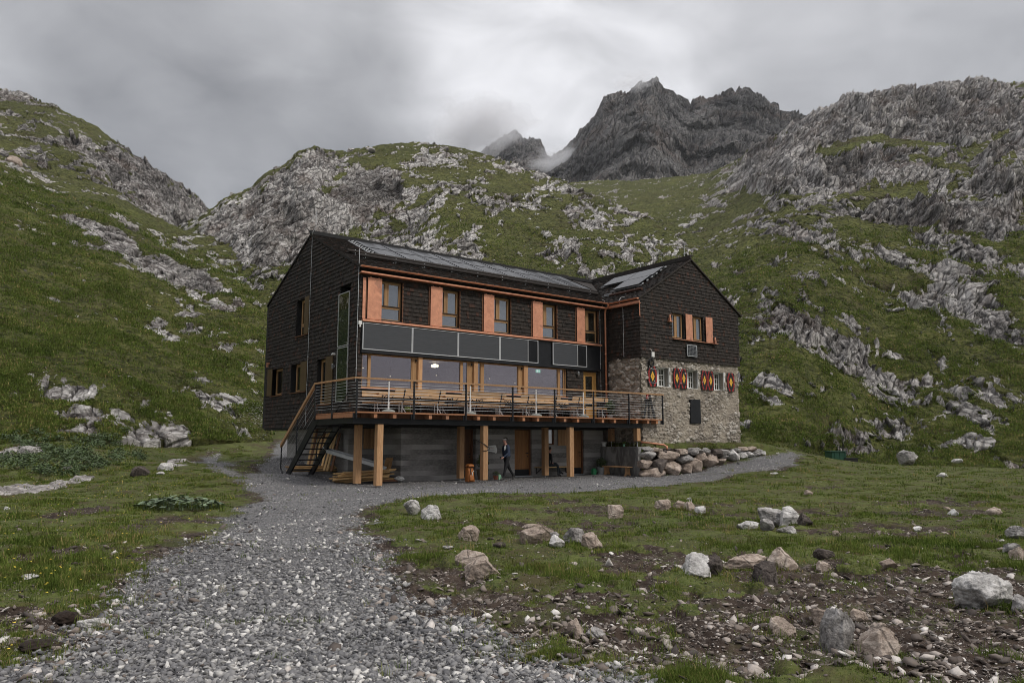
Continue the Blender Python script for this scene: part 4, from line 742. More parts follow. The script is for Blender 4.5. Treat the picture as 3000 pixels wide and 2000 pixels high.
# gable windows
def win_gable(y0, y1, z0, z1, trans, sh, glassm, sill=True):
    x = .16; pf = .07; f = MB()
    f.box(x, x + .08, y0, y1, z1 - pf, z1); f.box(x, x + .08, y0, y1, z0, z0 + pf); f.box(x, x + .08, y0, y0 + pf, z0 + pf, z1 - pf); f.box(x, x + .08, y1 - pf, y1, z0 + pf, z1 - pf)
    lo = z0 + pf
    if trans: f.box(x, x + .08, y0 + pf, y1 - pf, trans - .04, trans + .04); lo = trans + .04
    a, c = y0 + pf, y1 - pf; s = .05; f.box(x - .02, x + .05, a, a + s, lo, z1 - pf); f.box(x - .02, x + .05, c - s, c, lo, z1 - pf); f.box(x - .02, x + .05, a + s, c - s, lo, lo + s); f.box(x - .02, x + .05, a + s, c - s, z1 - pf - s, z1 - pf)
    fr = hut.part(f, 'window_frame', M['frame']); p = MB(); p.box(x + .02, x + .03, a + s - .01, c - s + .01, lo + s - .01, z1 - pf - s + .01)
    if trans: p.box(x + .02, x + .03, a, c, z0 + pf, trans - .035)
    hut.part(p, 'pane', glassm, fr)
    b = MB(); b.box(-.075, -.045, sh[0], sh[1], z0 + .02, z1 + .02); hut.part(b, 'shutter', M['shutwood'])
    if sill: b = MB(); b.box(-.09, .16, y0 - .02, y1 + .15, z0 - .035, z0 - .005); hut.part(b, 'window_sill', M['doordark'])
win_gable(5.0, 6.3, 6.38, 8.06, 6.86, (4.92, 5.42), M['glassdark']); win_gable(8.02, 9.3, 3.79, 5.10, None, (9.28, 9.92), M['glassdark']); win_gable(5.0, 6.7, 3.81, 5.12, None, (4.92, 5.62), M['glassdark']); win_gable(2.22, 3.82, 3.14, 5.10, None, (2.16, 2.86), M['glassdark'])
b = MB()                                            # tall glazed strip
for z0, z1 in ((3.19, 5.38), (5.42, 7.62)): b.box(-.075, -.035, .72, 1.75, z0, z0 + .035); b.box(-.075, -.035, .72, 1.75, z1 - .035, z1); b.box(-.075, -.035, .72, .755, z0 + .035, z1 - .035); b.box(-.075, -.035, 1.715, 1.75, z0 + .035, z1 - .035)
gp = hut.part(b, 'glazed_strip', M['alu']); b = MB(); b.box(-.06, -.05, .75, 1.72, 3.22, 5.35); b.box(-.06, -.05, .75, 1.72, 5.45, 6.92); hut.part(b, 'pane', M['glassgreen'], gp); b = MB(); b.box(-.058, -.05, .75, 1.72, 6.925, 7.59); hut.part(b, 'pane', M['glassdark'], gp)
# concrete ground floor
low_holes = [(5.02, 5.74, -.1, 2.14), (7.87, 8.86, -.1, 2.15), (9.62, 10.2, 1.45, 2.18), (11.15, 12.10, -.1, 2.15)]
b = MB(); wall_holes(b, 'y', .15, .3, 2.1, 13.13, -.3, lambda u: 2.25, low_holes); b.box(2.1, 2.35, .45, 2.6, -.3, 2.25); wall_holes(b, 'y', 2.6, .25, .95, 2.35, -.3, lambda u: 2.25, []); b.box(.95, 1.2, 2.85, 9.6, -.3, 2.25); b.box(1.2, 13.4, 9.4, 9.6, -.3, 2.25); b.box(13.13, 13.4, .15, 9.4, -.3, 2.25)
hut.part(b, 'concrete_base', M['concrete'])
b = MB(); b.box(2.35, 13.1, 3.2, 3.3, -.2, 2.2); b.box(2.35, 13.1, .46, 3.2, -.12, -.08); hut.part(b, 'cellar_wall', M['black'])
def lowdoor(x0, x1, m, hx, y=.30):
    b = MB(); n = max(5, round((x1 - x0) / .11)); w_ = (x1 - x0) / n
    for k in range(n): b.box(x0 + k * w_ + .003, x0 + (k + 1) * w_ - .003, y, y + .05, .36, 2.12)
    d = hut.part(b, 'door', m); k_ = MB(); k_.box(x0, x1, y - .01, y + .05, .10, .36); hut.part(k_, 'kick_plate', M['black'], d)
    h = MB(); h.bar((hx, y - .05, 1.08), (hx - .14, y - .05, 1.08), .025); h.box(hx - .02, hx + .02, y - .05, y, 1.06, 1.10); h.tube([(hx, y - .03, .93), (hx, y, .93)], .025, 8); hut.part(h, 'handle', M['steel'], d)
    f = MB(); f.box(x0 - .07, x0, y - .06, y + .1, 0, 2.15); f.box(x1, x1 + .07, y - .06, y + .1, 0, 2.15); hut.part(f, 'door_frame', M['doordark'], d); s_ = MB(); s_.box(x0 - .07, x1 + .07, y - .2, y + .1, .02, .08); hut.part(s_, 'door_step', M['galv'], d)
lowdoor(5.09, 5.67, M['doordark'], 5.6, .42); lowdoor(7.93, 8.79, M['door'], 8.72); lowdoor(11.22, 12.03, M['door'], 11.95)
b = MB(); b.box(9.62, 10.2, .18, .28, 1.46, 1.52); b.box(10.14, 10.2, .18, .28, 1.52, 2.18); b.box(9.62, 9.66, .18, .28, 1.52, 2.18); fr = hut.part(b, 'window_frame', M['doordark']); b = MB(); b.box(9.66, 10.14, .22, .23, 1.52, 2.18); hut.part(b, 'pane', M['glass'], fr)
b = MB()
for k in range(6): b.box(10.40 + k * .105, 10.50 + k * .105, .08, .12, 1.42, 2.17)
hut.part(b, 'shutter', M['post'])
b = MB()
for k in range(6): b.box(1.62 + k * .105, 1.72 + k * .105, 2.52, 2.56, 1.30, 2.20)
hut.part(b, 'shutter', M['post'])
# ================================================================ the stone annex
anx = Thing('stone_annex', 'older stone house with a dark shingled gable and red, black and yellow painted shutters', 'building', (13.73, -2.13, 1.4))
def stone_wall(name, org, U, ul, vl, holes, cell=.22, mort=.35, seed=0, flat=1.0, par=None):
    """rubble masonry as a real relief; U along the wall, Z up, outwards = U x Z rotated"""
    org = np.array(org, float); U = np.array(U, float); N = np.array([U[1], -U[0], 0.0]); res = .027
    nu, nv = int(ul / res) + 1, int(vl / res) + 1; u = np.linspace(0, ul, nu); v = np.linspace(0, vl, nv); VV, UU = np.meshgrid(v, u, indexing='ij')
    rs = np.random.RandomState(seed); cx, cy = cell * 1.25, cell * .8; gu, gv = int(ul / cx) + 3, int(vl / cy) + 3
    sx = (np.arange(gu)[None] + rs.uniform(.05, .95, (gv, gu)) - 1) * cx; sy = (np.arange(gv)[:, None] + rs.uniform(.1, .9, (gv, gu)) - 1) * cy
    cid = rs.rand(gv, gu); wr = rs.uniform(-.07, .05, (gv, gu)) * (cell / .22)
    wu = UU + (fbm(np.stack([UU * 7, VV * 7, 0 * UU], -1), 3, seed) - .5) * .14; wv = VV + (fbm(np.stack([UU * 7, VV * 7, 9 + 0 * UU], -1), 3, seed) - .5) * .12
    iu = np.floor(wu / cx).astype(int) + 1; iv = np.floor(wv / cy).astype(int) + 1; F1 = np.full(UU.shape, 9.0); F2 = F1.copy(); C = np.zeros(UU.shape)
    for a in (-1, 0, 1):
        for c in (-1, 0, 1):
            ja = np.clip(iv + a, 0, gv - 1); jb = np.clip(iu + c, 0, gu - 1); d = np.maximum(np.abs(wu - sx[ja, jb]) / 1.3, np.abs(wv - sy[ja, jb])) * .6 + np.hypot((wu - sx[ja, jb]) / 1.3, wv - sy[ja, jb]) * .5 + wr[ja, jb] * .3
            n1_ = d < F1; F2 = np.where(n1_, F1, np.minimum(F2, d)); C = np.where(n1_, cid[ja, jb], C); F1 = np.minimum(F1, d)
    edge = F2 - F1; st = sstep(.010, .035, edge); pp = np.stack([UU * 14, VV * 14, 0 * UU], -1); h = st * (.030 + .075 * C * flat) + (fbm(pp, 4, seed + 3) - .5) * .075
    cover = .8 * sstep(.48, .66, fbm(pp / 9, 3, seed + 5) + mort - .5); h = h * (1 - .75 * cover) + .02 * cover
    P = org + UU[..., None] * U + VV[..., None] * np.array([0, 0, 1.0]) + h[..., None] * N
    Fc = grid_faces(nv, nu); fu = u[None, :-1] + res / 2 + 0 * v[:-1, None]; fv = v[:-1, None] + res / 2 + 0 * u[None, :-1]; keep = np.ones(fu.shape, bool)
    for a, c, e, f in holes: keep &= ~((fu > a) & (fu < c) & (fv > e) & (fv < f))
    Fc = Fc[keep.ravel()]; base = np.array(b2w(*anx.base)); loc = P.reshape(-1, 3) - np.array(anx.base)
    return mesh_np(name, loc, Fc, M['stone'], {'stone': ('POINT', st * (1 - cover * .8)), 'tone': ('POINT', C)}, parent=anx.o)
def stone_mat():
    t = NT('rubble_masonry'); st = t.attr('stone'); tn = t.attr('tone'); n = t.noise(6, 6, .65); f = t.noise(45, 5, .7)
    c = t.ramp(tn, [(0, (.11, .10, .09)), (.3, (.23, .205, .18)), (.65, (.36, .325, .285)), (1, (.55, .52, .48))]); c = t.mix(t.rng(n, .4, .65, 0, .5), c, (.13, .105, .085)); c = t.mix(t.rng(t.noise(1.1, 3), .35, .65, 0, .3), c, (.32, .28, .23))
    m = t.mix(t.rng(f, .35, .7), (.24, .20, .155), (.48, .43, .36)); m = t.mix(t.rng(n, .5, .7, 0, .6), m, (.10, .08, .065))
    c = t.mix(st, m, c); return t.done(t.pbsdf(c, .92, 0, t.bump(f, .5, .01), .2))
M['stone'] = stone_mat()
WS = [(14.74, 15.72), (17.00, 17.93), (19.13, 20.05)]
hh = [(a - 13.73, c - 13.73, 4.26 - 1.2, 5.22 - 1.2) for a, c in WS]
stone_wall('front_masonry', (13.73, -2.13, 1.2), (1, 0, 0), 7.55, 4.50, hh, seed=3, mort=.56)
stone_wall('side_masonry', (13.73, .02, 1.2), (0, -1, 0), 2.16, 4.50, [], seed=5, mort=.12, cell=.24, flat=1.1)
b = MB(); b.box(13.76, 21.25, -1.83, 8.5, 1.0, 5.65); b.box(13.76, 14.74, -2.12, -1.83, 1.0, 5.65); b.box(15.72, 17.0, -2.12, -1.83, 1.0, 5.65); b.box(17.93, 19.13, -2.12, -1.83, 1.0, 5.65); b.box(20.05, 21.25, -2.12, -1.83, 1.0, 5.65)
for a, c in WS: b.box(a, c, -2.12, -1.83, 1.0, 4.25); b.box(a, c, -2.12, -1.83, 5.23, 5.65)
anx.part(b, 'masonry_core', M['stone'])
# upper storey
ah = [(15.98, 16.86, 6.74, 8.0), (17.44, 18.40, 6.74, 8.0)]
b = MB(); wall_holes(b, 'y', -2.22, .3, 13.66, 21.38, 5.64, ARX, ah, (17.54,)); b.box(13.66, 13.96, -1.92, 6.0, 5.64, 8.46); b.box(21.08, 21.38, -1.92, 8.5, 5.64, 8.46); anx.part(b, 'upper_wall', M['black'])
b = MB(); shingles(b, (13.64, -2.22, 5.62), (1, 0, 0), (0, 0, 1), (0, -1, 0), 7.76, 5.4, lambda u: ARX(13.64 + u) - 5.64, [(h[0] - 13.64, h[1] - 13.64, h[2] - 5.62, h[3] - 5.62) for h in ah]); anx.part(b, 'gable_cladding', M['shingle'])
b = MB(); shingles(b, (13.66, 0, 5.62), (0, -1, 0), (0, 0, 1), (-1, 0, 0), 2.24, 2.9, lambda u: 2.86, []); anx.part(b, 'side_cladding', M['shingle'])
b = MB(); a0 = -2.32
for s in (-1, 1):
    xe = 17.54 + s * 4.1; z = ARX(xe)
    P = [(17.54, a0, 10.93), (xe, a0, z - .02), (xe, 8.8, z - .02), (17.54, 8.8, 10.93), (17.54, a0, 11.01), (xe, a0, z + .06), (xe, 8.8, z + .06), (17.54, 8.8, 11.01)]
    b.hexa(P if s > 0 else [P[i] for i in (3, 2, 1, 0, 7, 6, 5, 4)])
ar = anx.part(b, 'roof', M['roof'])
b = MB(); s2 = Vector((1, 0, .63)).normalized(); n2_ = Vector((-.63, 0, 1)).normalized(); shingles(b, (13.44, 5.2, ARX(13.44) + .06), (0, -1, 0), s2, n2_, 7.52, 4.82, lambda u: 4.82, [], cw=.14, ch=.16); anx.part(b, 'roof_shingles', M['roof'], ar)
b = MB(); b.box(17.42, 17.52, -2.34, 8.7, 10.98, 11.14); b.box(17.42, 17.68, -2.34, 8.7, 11.14, 11.18); anx.part(b, 'ridge_cap', M['roof'], ar)
ap = lambda x, y, h=0: (x - h * .533, y, ARX(x) + .06 + h * .846)
def apanel(y0, y1, x0, x1):
    b = MB(); h = .16; b.hexa([ap(x0, y0, h), ap(x1, y0, h), ap(x1, y1, h), ap(x0, y1, h), ap(x0, y0, h + .04), ap(x1, y0, h + .04), ap(x1, y1, h + .04), ap(x0, y1, h + .04)]); p = anx.part(b, 'solar_panel', M['solar2'], ar)
M['solar2p'] = M['solar2']
apanel(2.45, .66, 15.86, 16.78); apanel(.62, -1.22, 15.86, 16.78); apanel(.70, -1.12, 14.90, 15.82)
b = MB()
for x in (14.95, 15.75, 15.95, 16.70):
    y1 = 2.7 if x > 15.8 else .95; b.bar(ap(x, -1.25, .10), ap(x, y1, .10), .04, .05)
for k in range(6): y = -1.24; x = 14.95 + k * .35; b.bar(ap(x, y - .05, .13), ap(x + .12, y - .05, .13), .06, .05)
anx.part(b, 'panel_rail', M['galv'], ar)
b = MB(); b.tube([ap(14.32, .35, .12), ap(14.32, -1.85, .12)], .075, 10); sp2 = anx.part(b, 'snow_guard_pole', M['roof'], ar)
for y in (-1.4, -.75, 0): b = MB(); b.tube([ap(14.27, y, .04), ap(14.32, y, .21), ap(14.37, y, .04)], .02, 6); anx.part(b, 'pole_bracket', M['galv'], sp2)
b = MB()
for x0, x1 in ((14.55, 14.75), (14.75, 14.8)): b.bar(ap(x0, .7, .06), ap(x0, 1.25, .06), .04)
anx.part(b, 'cut_rail', M['alu'], ar)
b = MB(); gutter(b, [(13.40, -.36, 8.46), (13.40, -2.36, 8.46)]); b.box(13.44, 13.60, -2.36, -.3, 8.20, 8.225); b.box(13.43, 13.46, -2.42, -.3, 8.20, 8.33); anx.part(b, 'gutter', M['copper'], ar)
b = MB(); b.tube([(17.5, 1.2, 11.1), (17.5, 1.2, 11.35), (17.35, 1.25, 11.42)], .014, 5); b.tube([(17.5, -1.9, 11.1), (17.5, -1.9, 11.9)], .014, 5); b.tube([(17.5, 3.2, 11.1), (17.4, 3.2, 11.4), (17.25, 3.2, 11.35)], .014, 5); b.tube([(17.5, -.4, 11.1), (17.4, -.4, 11.4), (17.25, -.4, 11.35)], .014, 5); anx.part(b, 'lightning_rod', M['alu'], ar)
b = MB(); b.tube([(13.75, -1.15, 8.72), (13.52, -1.15, 8.66), (13.40, -1.15, 8.55), (13.33, -1.15, 8.45), (13.62, -1.15, 8.1), (13.62, -1.15, 5.7)], .011, 5)
for z in (7.7, 6.8, 5.9): b.tube([(13.62, -1.15, z), (13.62, -1.15, z + .05)], .022, 6)
anx.part(b, 'lightning_cable', M['alu'])
b = MB(); b.box(13.60, 13.64, -2.27, -2.24, 7.6, 8.2); anx.part(b, 'corner_strip', M['copper'])
for (x0, x1, _, _2), m, s0, s1 in ((ah[0], 16.34, 16.92, 17.43), (ah[1], 17.86, 18.51, 19.06)):
    win_front(anx, x0, x1, 6.74, 8.0, -2.12, [m], None, (M['frame'], M['glass']), .06)
    b = MB(); b.box(s0, s1, -2.34, -2.31, 6.71, 8.03); anx.part(b, 'shutter', M['copper'], bevel=.006)
b = MB(); b.box(15.95, 19.2, -2.36, -2.23, 6.665, 6.69); anx.part(b, 'window_sill', M['copper'])
for x, z in ((15.72, 7.50), (19.24, 6.66)):
    b = MB(); b.box(x - .13, x + .13, -2.42, -2.24, z, z + .04); b.box(x - .06, x + .04, -2.38, -2.24, z + .04, z + .20); b.tube([(x - .01, -2.33, z + .20), (x - .01, -2.33, z + .36)], .05, 8); anx.part(b, 'copper_shutter_winch', M['copper'])
# small solar panel under the upper windows
b = MB(); b.box(16.96, 17.72, -2.34, -2.30, 5.88, 6.47); sp_ = anx.part(b, 'small_solar_panel', M['alu']); b = MB()
for i in range(6):
    for j in range(8): b.box(17.0 + i * .115, 17.10 + i * .115, -2.345, -2.335, 5.915 + j * .066, 5.973 + j * .066)
anx.part(b, 'solar_cell', M['solar2'], sp_)
# stone storey windows and painted shutters
for i, (a, c) in enumerate(WS):
    y = -1.86; z0, z1 = 4.28, 5.20; f = MB(); pf = .06
    f.box(a, c, y, y + .06, z1 - pf, z1); f.box(a, c, y, y + .06, z0, z0 + pf); f.box(a, a + pf, y, y + .06, z0 + pf, z1 - pf); f.box(c - pf, c, y, y + .06, z0 + pf, z1 - pf); mx = (a + c) / 2; f.box(mx - .04, mx + .04, y - .01, y + .06, z0 + pf, z1 - pf)
    for s0, s1 in ((a + pf, mx - .04), (mx + .04, c - pf)):
        f.box(s0, s0 + .03, y - .02, y + .03, z0 + pf, z1 - pf); f.box(s1 - .03, s1, y - .02, y + .03, z0 + pf, z1 - pf); q = (s0 + s1) / 2; f.box(q - .011, q + .011, y - .015, y + .02, z0 + pf, z1 - pf)
        for k in (1, 2): zz = z0 + pf + (z1 - z0 - 2 * pf) * k / 3; f.box(s0 + .03, q - .011, y - .015, y + .02, zz - .011, zz + .011); f.box(q + .011, s1 - .03, y - .015, y + .02, zz - .011, zz + .011)
    f.box(c + .0, c + .03, -2.16, y, z0 - .02, z1 + .02); f.box(a - .03, a, -2.16, y, z0 - .02, z1 + .02); f.box(a, c, -2.16, y, z0 - .03, z0 - .002); f.box(a, c, -2.15, y, z1 + .002, z1 + .02)
    f.box(c + .03, c + .09, -2.175, -2.15, z0 - .03, z1 + .03)
    fr = anx.part(f, 'window_frame', M['white']); p = MB(); p.box(a + pf, c - pf, y + .005, y + .012, z0 + pf, z1 - pf); anx.part(p, 'pane', M['glassdark'], fr); p = MB(); p.box(mx - .02, mx + .13, y + .02, y + .03, z0 + pf, z1 - pf); p.box(a + .06, a + .14, y + .02, y + .03, z0 + pf, z1 - pf); anx.part(p, 'curtain', M['curtain'], fr)
SH2 = [(14.15, 14.74, 0), (15.98, 16.48, 0), (16.50, 16.98, 0), (18.13, 18.60, 0), (18.62, 19.11, 0), (20.27, 20.86, 0)]
for i, (x0, x1, _) in enumerate(SH2):
    z0, z1 = 4.24, 5.22; y = -2.235; w_ = x1 - x0; cx = (x0 + x1) / 2; cz = (z0 + z1) / 2
    b = MB(); b.box(x0, x1, y, y + .035, z0, z1); s = anx.part(b, 'shutter', M['pblack'])
    r = MB(); yy = y - .006
    def strip(pts): r.add([(p[0], yy, p[1]) for p in pts] + [(p[0], y, p[1]) for p in pts], [(0, 1, 2, 3), (4, 7, 6, 5), (0, 4, 5, 1), (1, 5, 6, 2), (2, 6, 7, 3), (3, 7, 4, 0)])
    for sx in (-1, 1):                              # red hexagon outline made of side bars and slanted bars
        X = lambda f: cx + sx * w_ * f
        strip([(X(.50), cz - .22), (X(.50), cz + .22), (X(.36), cz + .20), (X(.36), cz - .20)][::sx])
        for sz in (-1, 1): strip([(X(.50), cz + sz * .22), (X(.28), cz + sz * .49), (X(.08), cz + sz * .49), (X(.36), cz + sz * .20)][::-sx * sz])
    anx.part(r, 'red_pattern', M['red'], s)
    d = MB(); k = .24; d.add([(cx - w_ * k, yy, cz), (cx, yy, cz - .25), (cx + w_ * k, yy, cz), (cx, yy, cz + .25)], [(0, 1, 2, 3)]); anx.part(d, 'yellow_diamond', M['yellow'], s)
    d = MB(); d.box(cx - .007, cx + .007, yy - .003, yy - .001, cz - .09, cz + .09); d.box(cx - .05, cx + .05, yy - .003, yy - .0012, cz - .007, cz + .007); anx.part(d, 'cross_mark', M['pblack'], s)
    d = MB()
    for zz in (z0 + .17, z1 - .14): d.box(x0 - .05 if i in (1, 3, 5) else x0, x1, y - .014, y - .007, zz, zz + .022)
    anx.part(d, 'strap_hinge', M['steel'] if i else M['galv'], s)
b = MB(); b.box(17.18, 18.0, -2.22, -2.15, 2.50, 3.72); b.box(17.21, 17.97, -2.235, -2.22, 2.53, 3.69); anx.part(b, 'black_wall_panel', M['steel'])
b = MB(); b.box(14.36, 14.52, -2.33, -2.24, 5.66, 5.90); anx.part(b, 'white_junction_box', M['white'])
b = MB(); rnd = random.Random(4)
for k in range(9):
    c = (14.30 + rnd.uniform(-.05, .05), -2.26, 5.38 + rnd.uniform(-.04, .04)); rr = rnd.uniform(.12, .2); ph = rnd.random() * 6; b.tube([(c[0] + rr * .8 * math.cos(ph + t * .6), c[1] - .01 * k % .08, c[2] + rr * 1.1 * math.sin(ph + t * .6)) for t in range(11)], .014, 5, cap=False)
anx.part(b, 'coiled_cable', M['pblack'])
b = MB(); b.tube([(14.44, -2.30, 5.66), (14.46, -2.28, 5.45), (14.38, -2.3, 5.15), (14.25, -2.3, 5.08), (14.15, -2.3, 5.2)], .012, 5); b.tube([(14.36, -2.32, 5.9), (14.28, -2.34, 6.0), (14.22, -2.3, 6.02)], .012, 5); anx.part(b, 'white_cable', M['white'])
# ================================================================ terrace and stair
ter = Thing('terrace', 'raised larch terrace on timber posts with steel cable railing along the front of the hut', 'terrace', (0, -2.5, 0))
b = MB(); y = -2.5
for k in range(17): b.box(-1.2, 13.62 if y > -2.16 else 14.76, y, y + .141, 2.615, 2.65); y += .147
x = -1.2
for k in range(6): b.box(-1.2 + k * .19, -1.2 + k * .19 + .18, 0.02, .95, 2.615, 2.65)
ter.part(b, 'deck_boards', M['board'])
b = MB(); b.box(-1.22, 14.78, -2.56, -2.505, 2.605, 2.655); ter.part(b, 'edge_board', M['board'])
for x in [-.42, .35, 1.85, 2.6, 4.05, 4.8, 6.3, 7.05, 8.55, 9.3, 10.8, 11.55, 13.0, 13.75, 14.35]:
    b = MB(); b.box(x - .065, x + .065, -2.52, -.02 if x < 13.6 else -2.2, 2.44, 2.60); ter.part(b, 'joist', M['board'])
b = MB(); b.box(-.85, 14.7, -2.20, -2.14, 2.455, 2.60); ter.part(b, 'blocking_board', M['doordark'])
for y0, y1 in ((-2.5, -.68), (-.62, .95)): b = MB(); b.box(-1.24, -1.19, y0, y1, 2.45, 2.60); ter.part(b, 'side_board', M['board'])
for y, x1 in ((-2.20, 13.62), (-.50, 13.1)):
    b = MB(); b.box(-1.15, x1, y - .09, y + .09, 2.415, 2.437); b.box(-1.15, x1, y - .09, y + .09, 2.235, 2.257); b.box(-1.15, x1, y - .012, y + .012, 2.257, 2.415); ter.part(b, 'steel_beam', M['steel'])
b = MB(); b.box(-1.18, -1.06, -2.29, 1.0, 2.24, 2.43); ter.part(b, 'steel_beam', M['steel'])
b = MB(); b.box(-1.05, -.03, .85, 1.0, 2.24, 2.43); ter.part(b, 'steel_beam', M['steel'])
for x in (-.08, 4.57, 9.15, 13.36):
    for y, s in ((-2.15, .24), (-.45, .24)):
        z0 = (.09 if x > 0 else .03) if x < 13 else 1.62
        b = MB(); b.box(x - s / 2, x + s / 2, y - s / 2, y + s / 2, z0, 2.23); p = ter.part(b, 'timber_post', M['post'], bevel=.012); b = MB(); b.tube([(x, y, z0 - .35), (x, y, z0)], .022, 8); ter.part(b, 'post_foot', M['galv'], p)
RX = [-1.2, 1.10, 3.40, 5.68, 7.92, 10.18, 12.41, 14.72]
for x in RX: b = MB(); b.box(x - .03, x + .03, -2.60, -2.55, 2.40, 3.80); b.box(x - .10, x + .03, -2.55, -2.50, 2.42, 2.59); ter.part(b, 'railing_post', M['steel'])
for y in (-.66, .93): b = MB(); b.box(-1.29, -1.24, y - .03, y + .03, 2.40, 3.80); ter.part(b, 'railing_post', M['steel'])
for k in range(9):
    z = 2.79 + k * .112; b = MB(); b.tube([(-1.265, .93, z), (-1.265, -2.575, z), (14.72, -2.575, z), (14.72, -2.2, z)], .0055, 5); ter.part(b, 'steel_cable', M['cable'])
b = MB(); b.bar((-1.31, -2.575, 3.83), (14.78, -2.575, 3.83), .10, .06); b.bar((-1.265, -2.53, 3.83), (-1.265, .95, 3.83), .10, .058); b.bar((14.72, -2.53, 3.825), (14.72, -2.18, 3.825), .09, .05); ter.part(b, 'handrail', M['post'])
stair = Thing('outside_staircase', 'black steel open staircase with a wooden handrail climbing to the terrace', 'staircase', (-.6, 3.9, .2))
T0, T1, F0, F1_ = .98, 3.95, 2.32, .22
def st_y(z): return T0 + (2.32 - z) * (T1 - T0) / (2.32 - .22)
for x in (-1.16, -.16):
    b = MB(); b.hexa([(x - .03, st_y(2.42) - .1, 2.42), (x + .03, st_y(2.42) - .1, 2.42), (x + .03, st_y(2.2) + .18, 2.40), (x - .03, st_y(2.2) + .18, 2.40)] + [(x - .03, 3.72, .12), (x + .03, 3.72, .12), (x + .03, 4.12, .16), (x - .03, 4.12, .16)]); stair.part(b, 'stringer', M['steel'])
for k in range(1, 11):
    z = 2.65 - k * .225; yy = st_y(z) + .05
    if z > .3: b = MB(); b.box(-1.13, -.19, yy - .15, yy + .13, z, z + .03); b.box(-1.13, -.19, yy + .13, yy + .14, z - .02, z + .035); stair.part(b, 'tread', M['steel'])
b = MB(); b.hexa([(-1.30, 1.0, 3.72), (-1.20, 1.0, 3.72), (-1.20, 4.42, 1.36), (-1.30, 4.42, 1.36), (-1.30, 1.0, 3.86), (-1.20, 1.0, 3.86), (-1.20, 4.42, 1.52), (-1.30, 4.42, 1.52)]); stair.part(b, 'handrail', M['post'])
b = MB(); b.tube([(-1.25, 4.38, 1.36), (-1.25, 4.38, .5), (-1.2, 4.2, .2)], .028, 8); stair.part(b, 'rail_post', M['steel'])
b = MB(); b.tube([(-1.25, 2.72, 2.5), (-1.25, 2.72, 1.1)], .03, 8); stair.part(b, 'rail_post', M['steel'])
b = MB(); b.tube([(-.10, .25, 3.68), (-.10, 1.6, 2.8), (-.10, 3.2, 1.62), (-.10, 3.4, 1.4), (-.10, 3.42, .4)], .022, 8); stair.part(b, 'wall_handrail', M['steel'])
for k in range(5):
    z = 2.3 + k * .26 - .9; b = MB(); b.tube([(-1.25, 1.0, z + 1.2), (-1.25, 4.38, z + 1.2 - 2.34 + .06)], .005, 4); stair.part(b, 'steel_cable', M['cable'])
# retaining wall and boulder wall
rw = Thing('retaining_wall', 'low stained concrete retaining wall at the end of the ground floor', 'wall', (13.3, -1.2, 0))
b = MB(); b.box(13.18, 13.50, -2.36, .14, -.3, 1.36); rw.part(b, 'wall_body', M['conc2'], bevel=.01)
def make_rock(seed, n=9, sub=3, rough=.06, flat=.0, cut=(.62, .95), fine=.02):
    bm = bmesh.new(); bmesh.ops.create_icosphere(bm, subdivisions=sub, radius=1); V = np.array([v.co[:] for v in bm.verts]); Fc = np.array([[v.index for v in f.verts] for f in bm.faces]); bm.free()
    rs = np.random.RandomState(seed); D = V.copy(); V = V * (1 + .35 * (fbm(V * .9 + seed * 3.1, 2, seed) - .5))[:, None]
    for k in range(n):
        d = rs.normal(size=3); d /= np.linalg.norm(d); c = rs.uniform(*cut); t = V @ d - c; V = V - np.maximum(t, 0)[:, None] * d * .96
    V = V * (1 + rough * 2 * (fbm(D * 2.6 + seed, 4, seed + 3) - .5) + fine * 2 * (ridged(D * 6 + seed, 2, seed + 5) - .5))[:, None]
    V -= (V.max(0) + V.min(0)) / 2; V /= (V.max(0) - V.min(0)); return V, Fc   # unit box, centred
bw = Thing('boulder_wall', 'dry stacked wall of big limestone boulders below the stone house', 'wall', (17, -3, .3))
BW = [(635, 650, 855, 780, 'g'), (860, 645, 1155, 795, 't'), (1145, 635, 1300, 715, 't'), (1305, 620, 1415, 710, 'g'), (1390, 615, 1490, 690, 'g'), (1490, 620, 1595, 705, 'g'), (790, 612, 935, 675, 't'), (610, 785, 760, 895, 't'), (775, 775, 955, 955, 'd'), (935, 795, 1190, 1020, 't'), (1160, 715, 1385, 830, 'g'),
      (1400, 685, 1550, 790, 't'), (620, 895, 965, 1062, 't'), (1185, 840, 1305, 1000, 't'), (1265, 765, 1510, 945, 't'), (1500, 715, 1675, 880, 't'), (1600, 640, 1730, 765, 'd'), (1680, 640, 1840, 730, 'g'), (1670, 765, 1810, 850, 't'), (1740, 710, 1830, 765, 'g'), (1840, 650, 1995, 800, 'w'), (1985, 665, 2080, 770, 'w'),
      (1980, 605, 2110, 660, 't'), (2110, 600, 2225, 665, 't'), (2080, 670, 2195, 745, 'w'), (2180, 670, 2275, 740, 'g'), (2225, 635, 2300, 670, 'g'), (2270, 665, 2352, 730, 'w'), (640, 600, 800, 655, 'g'), (940, 620, 1150, 650, 'd'), (1900, 625, 2000, 665, 'g'), (955, 640, 1000, 700, 'd'), (1130, 830, 1200, 900, 'd'), (740, 880, 830, 960, 'd'), (1380, 780, 1440, 830, 'd'), (1560, 690, 1620, 730, 'd')]
RM = {'t': M['rk_tan'], 'g': M['rk_grey'], 'd': M['rk_dark'], 'w': M['rk_white']}
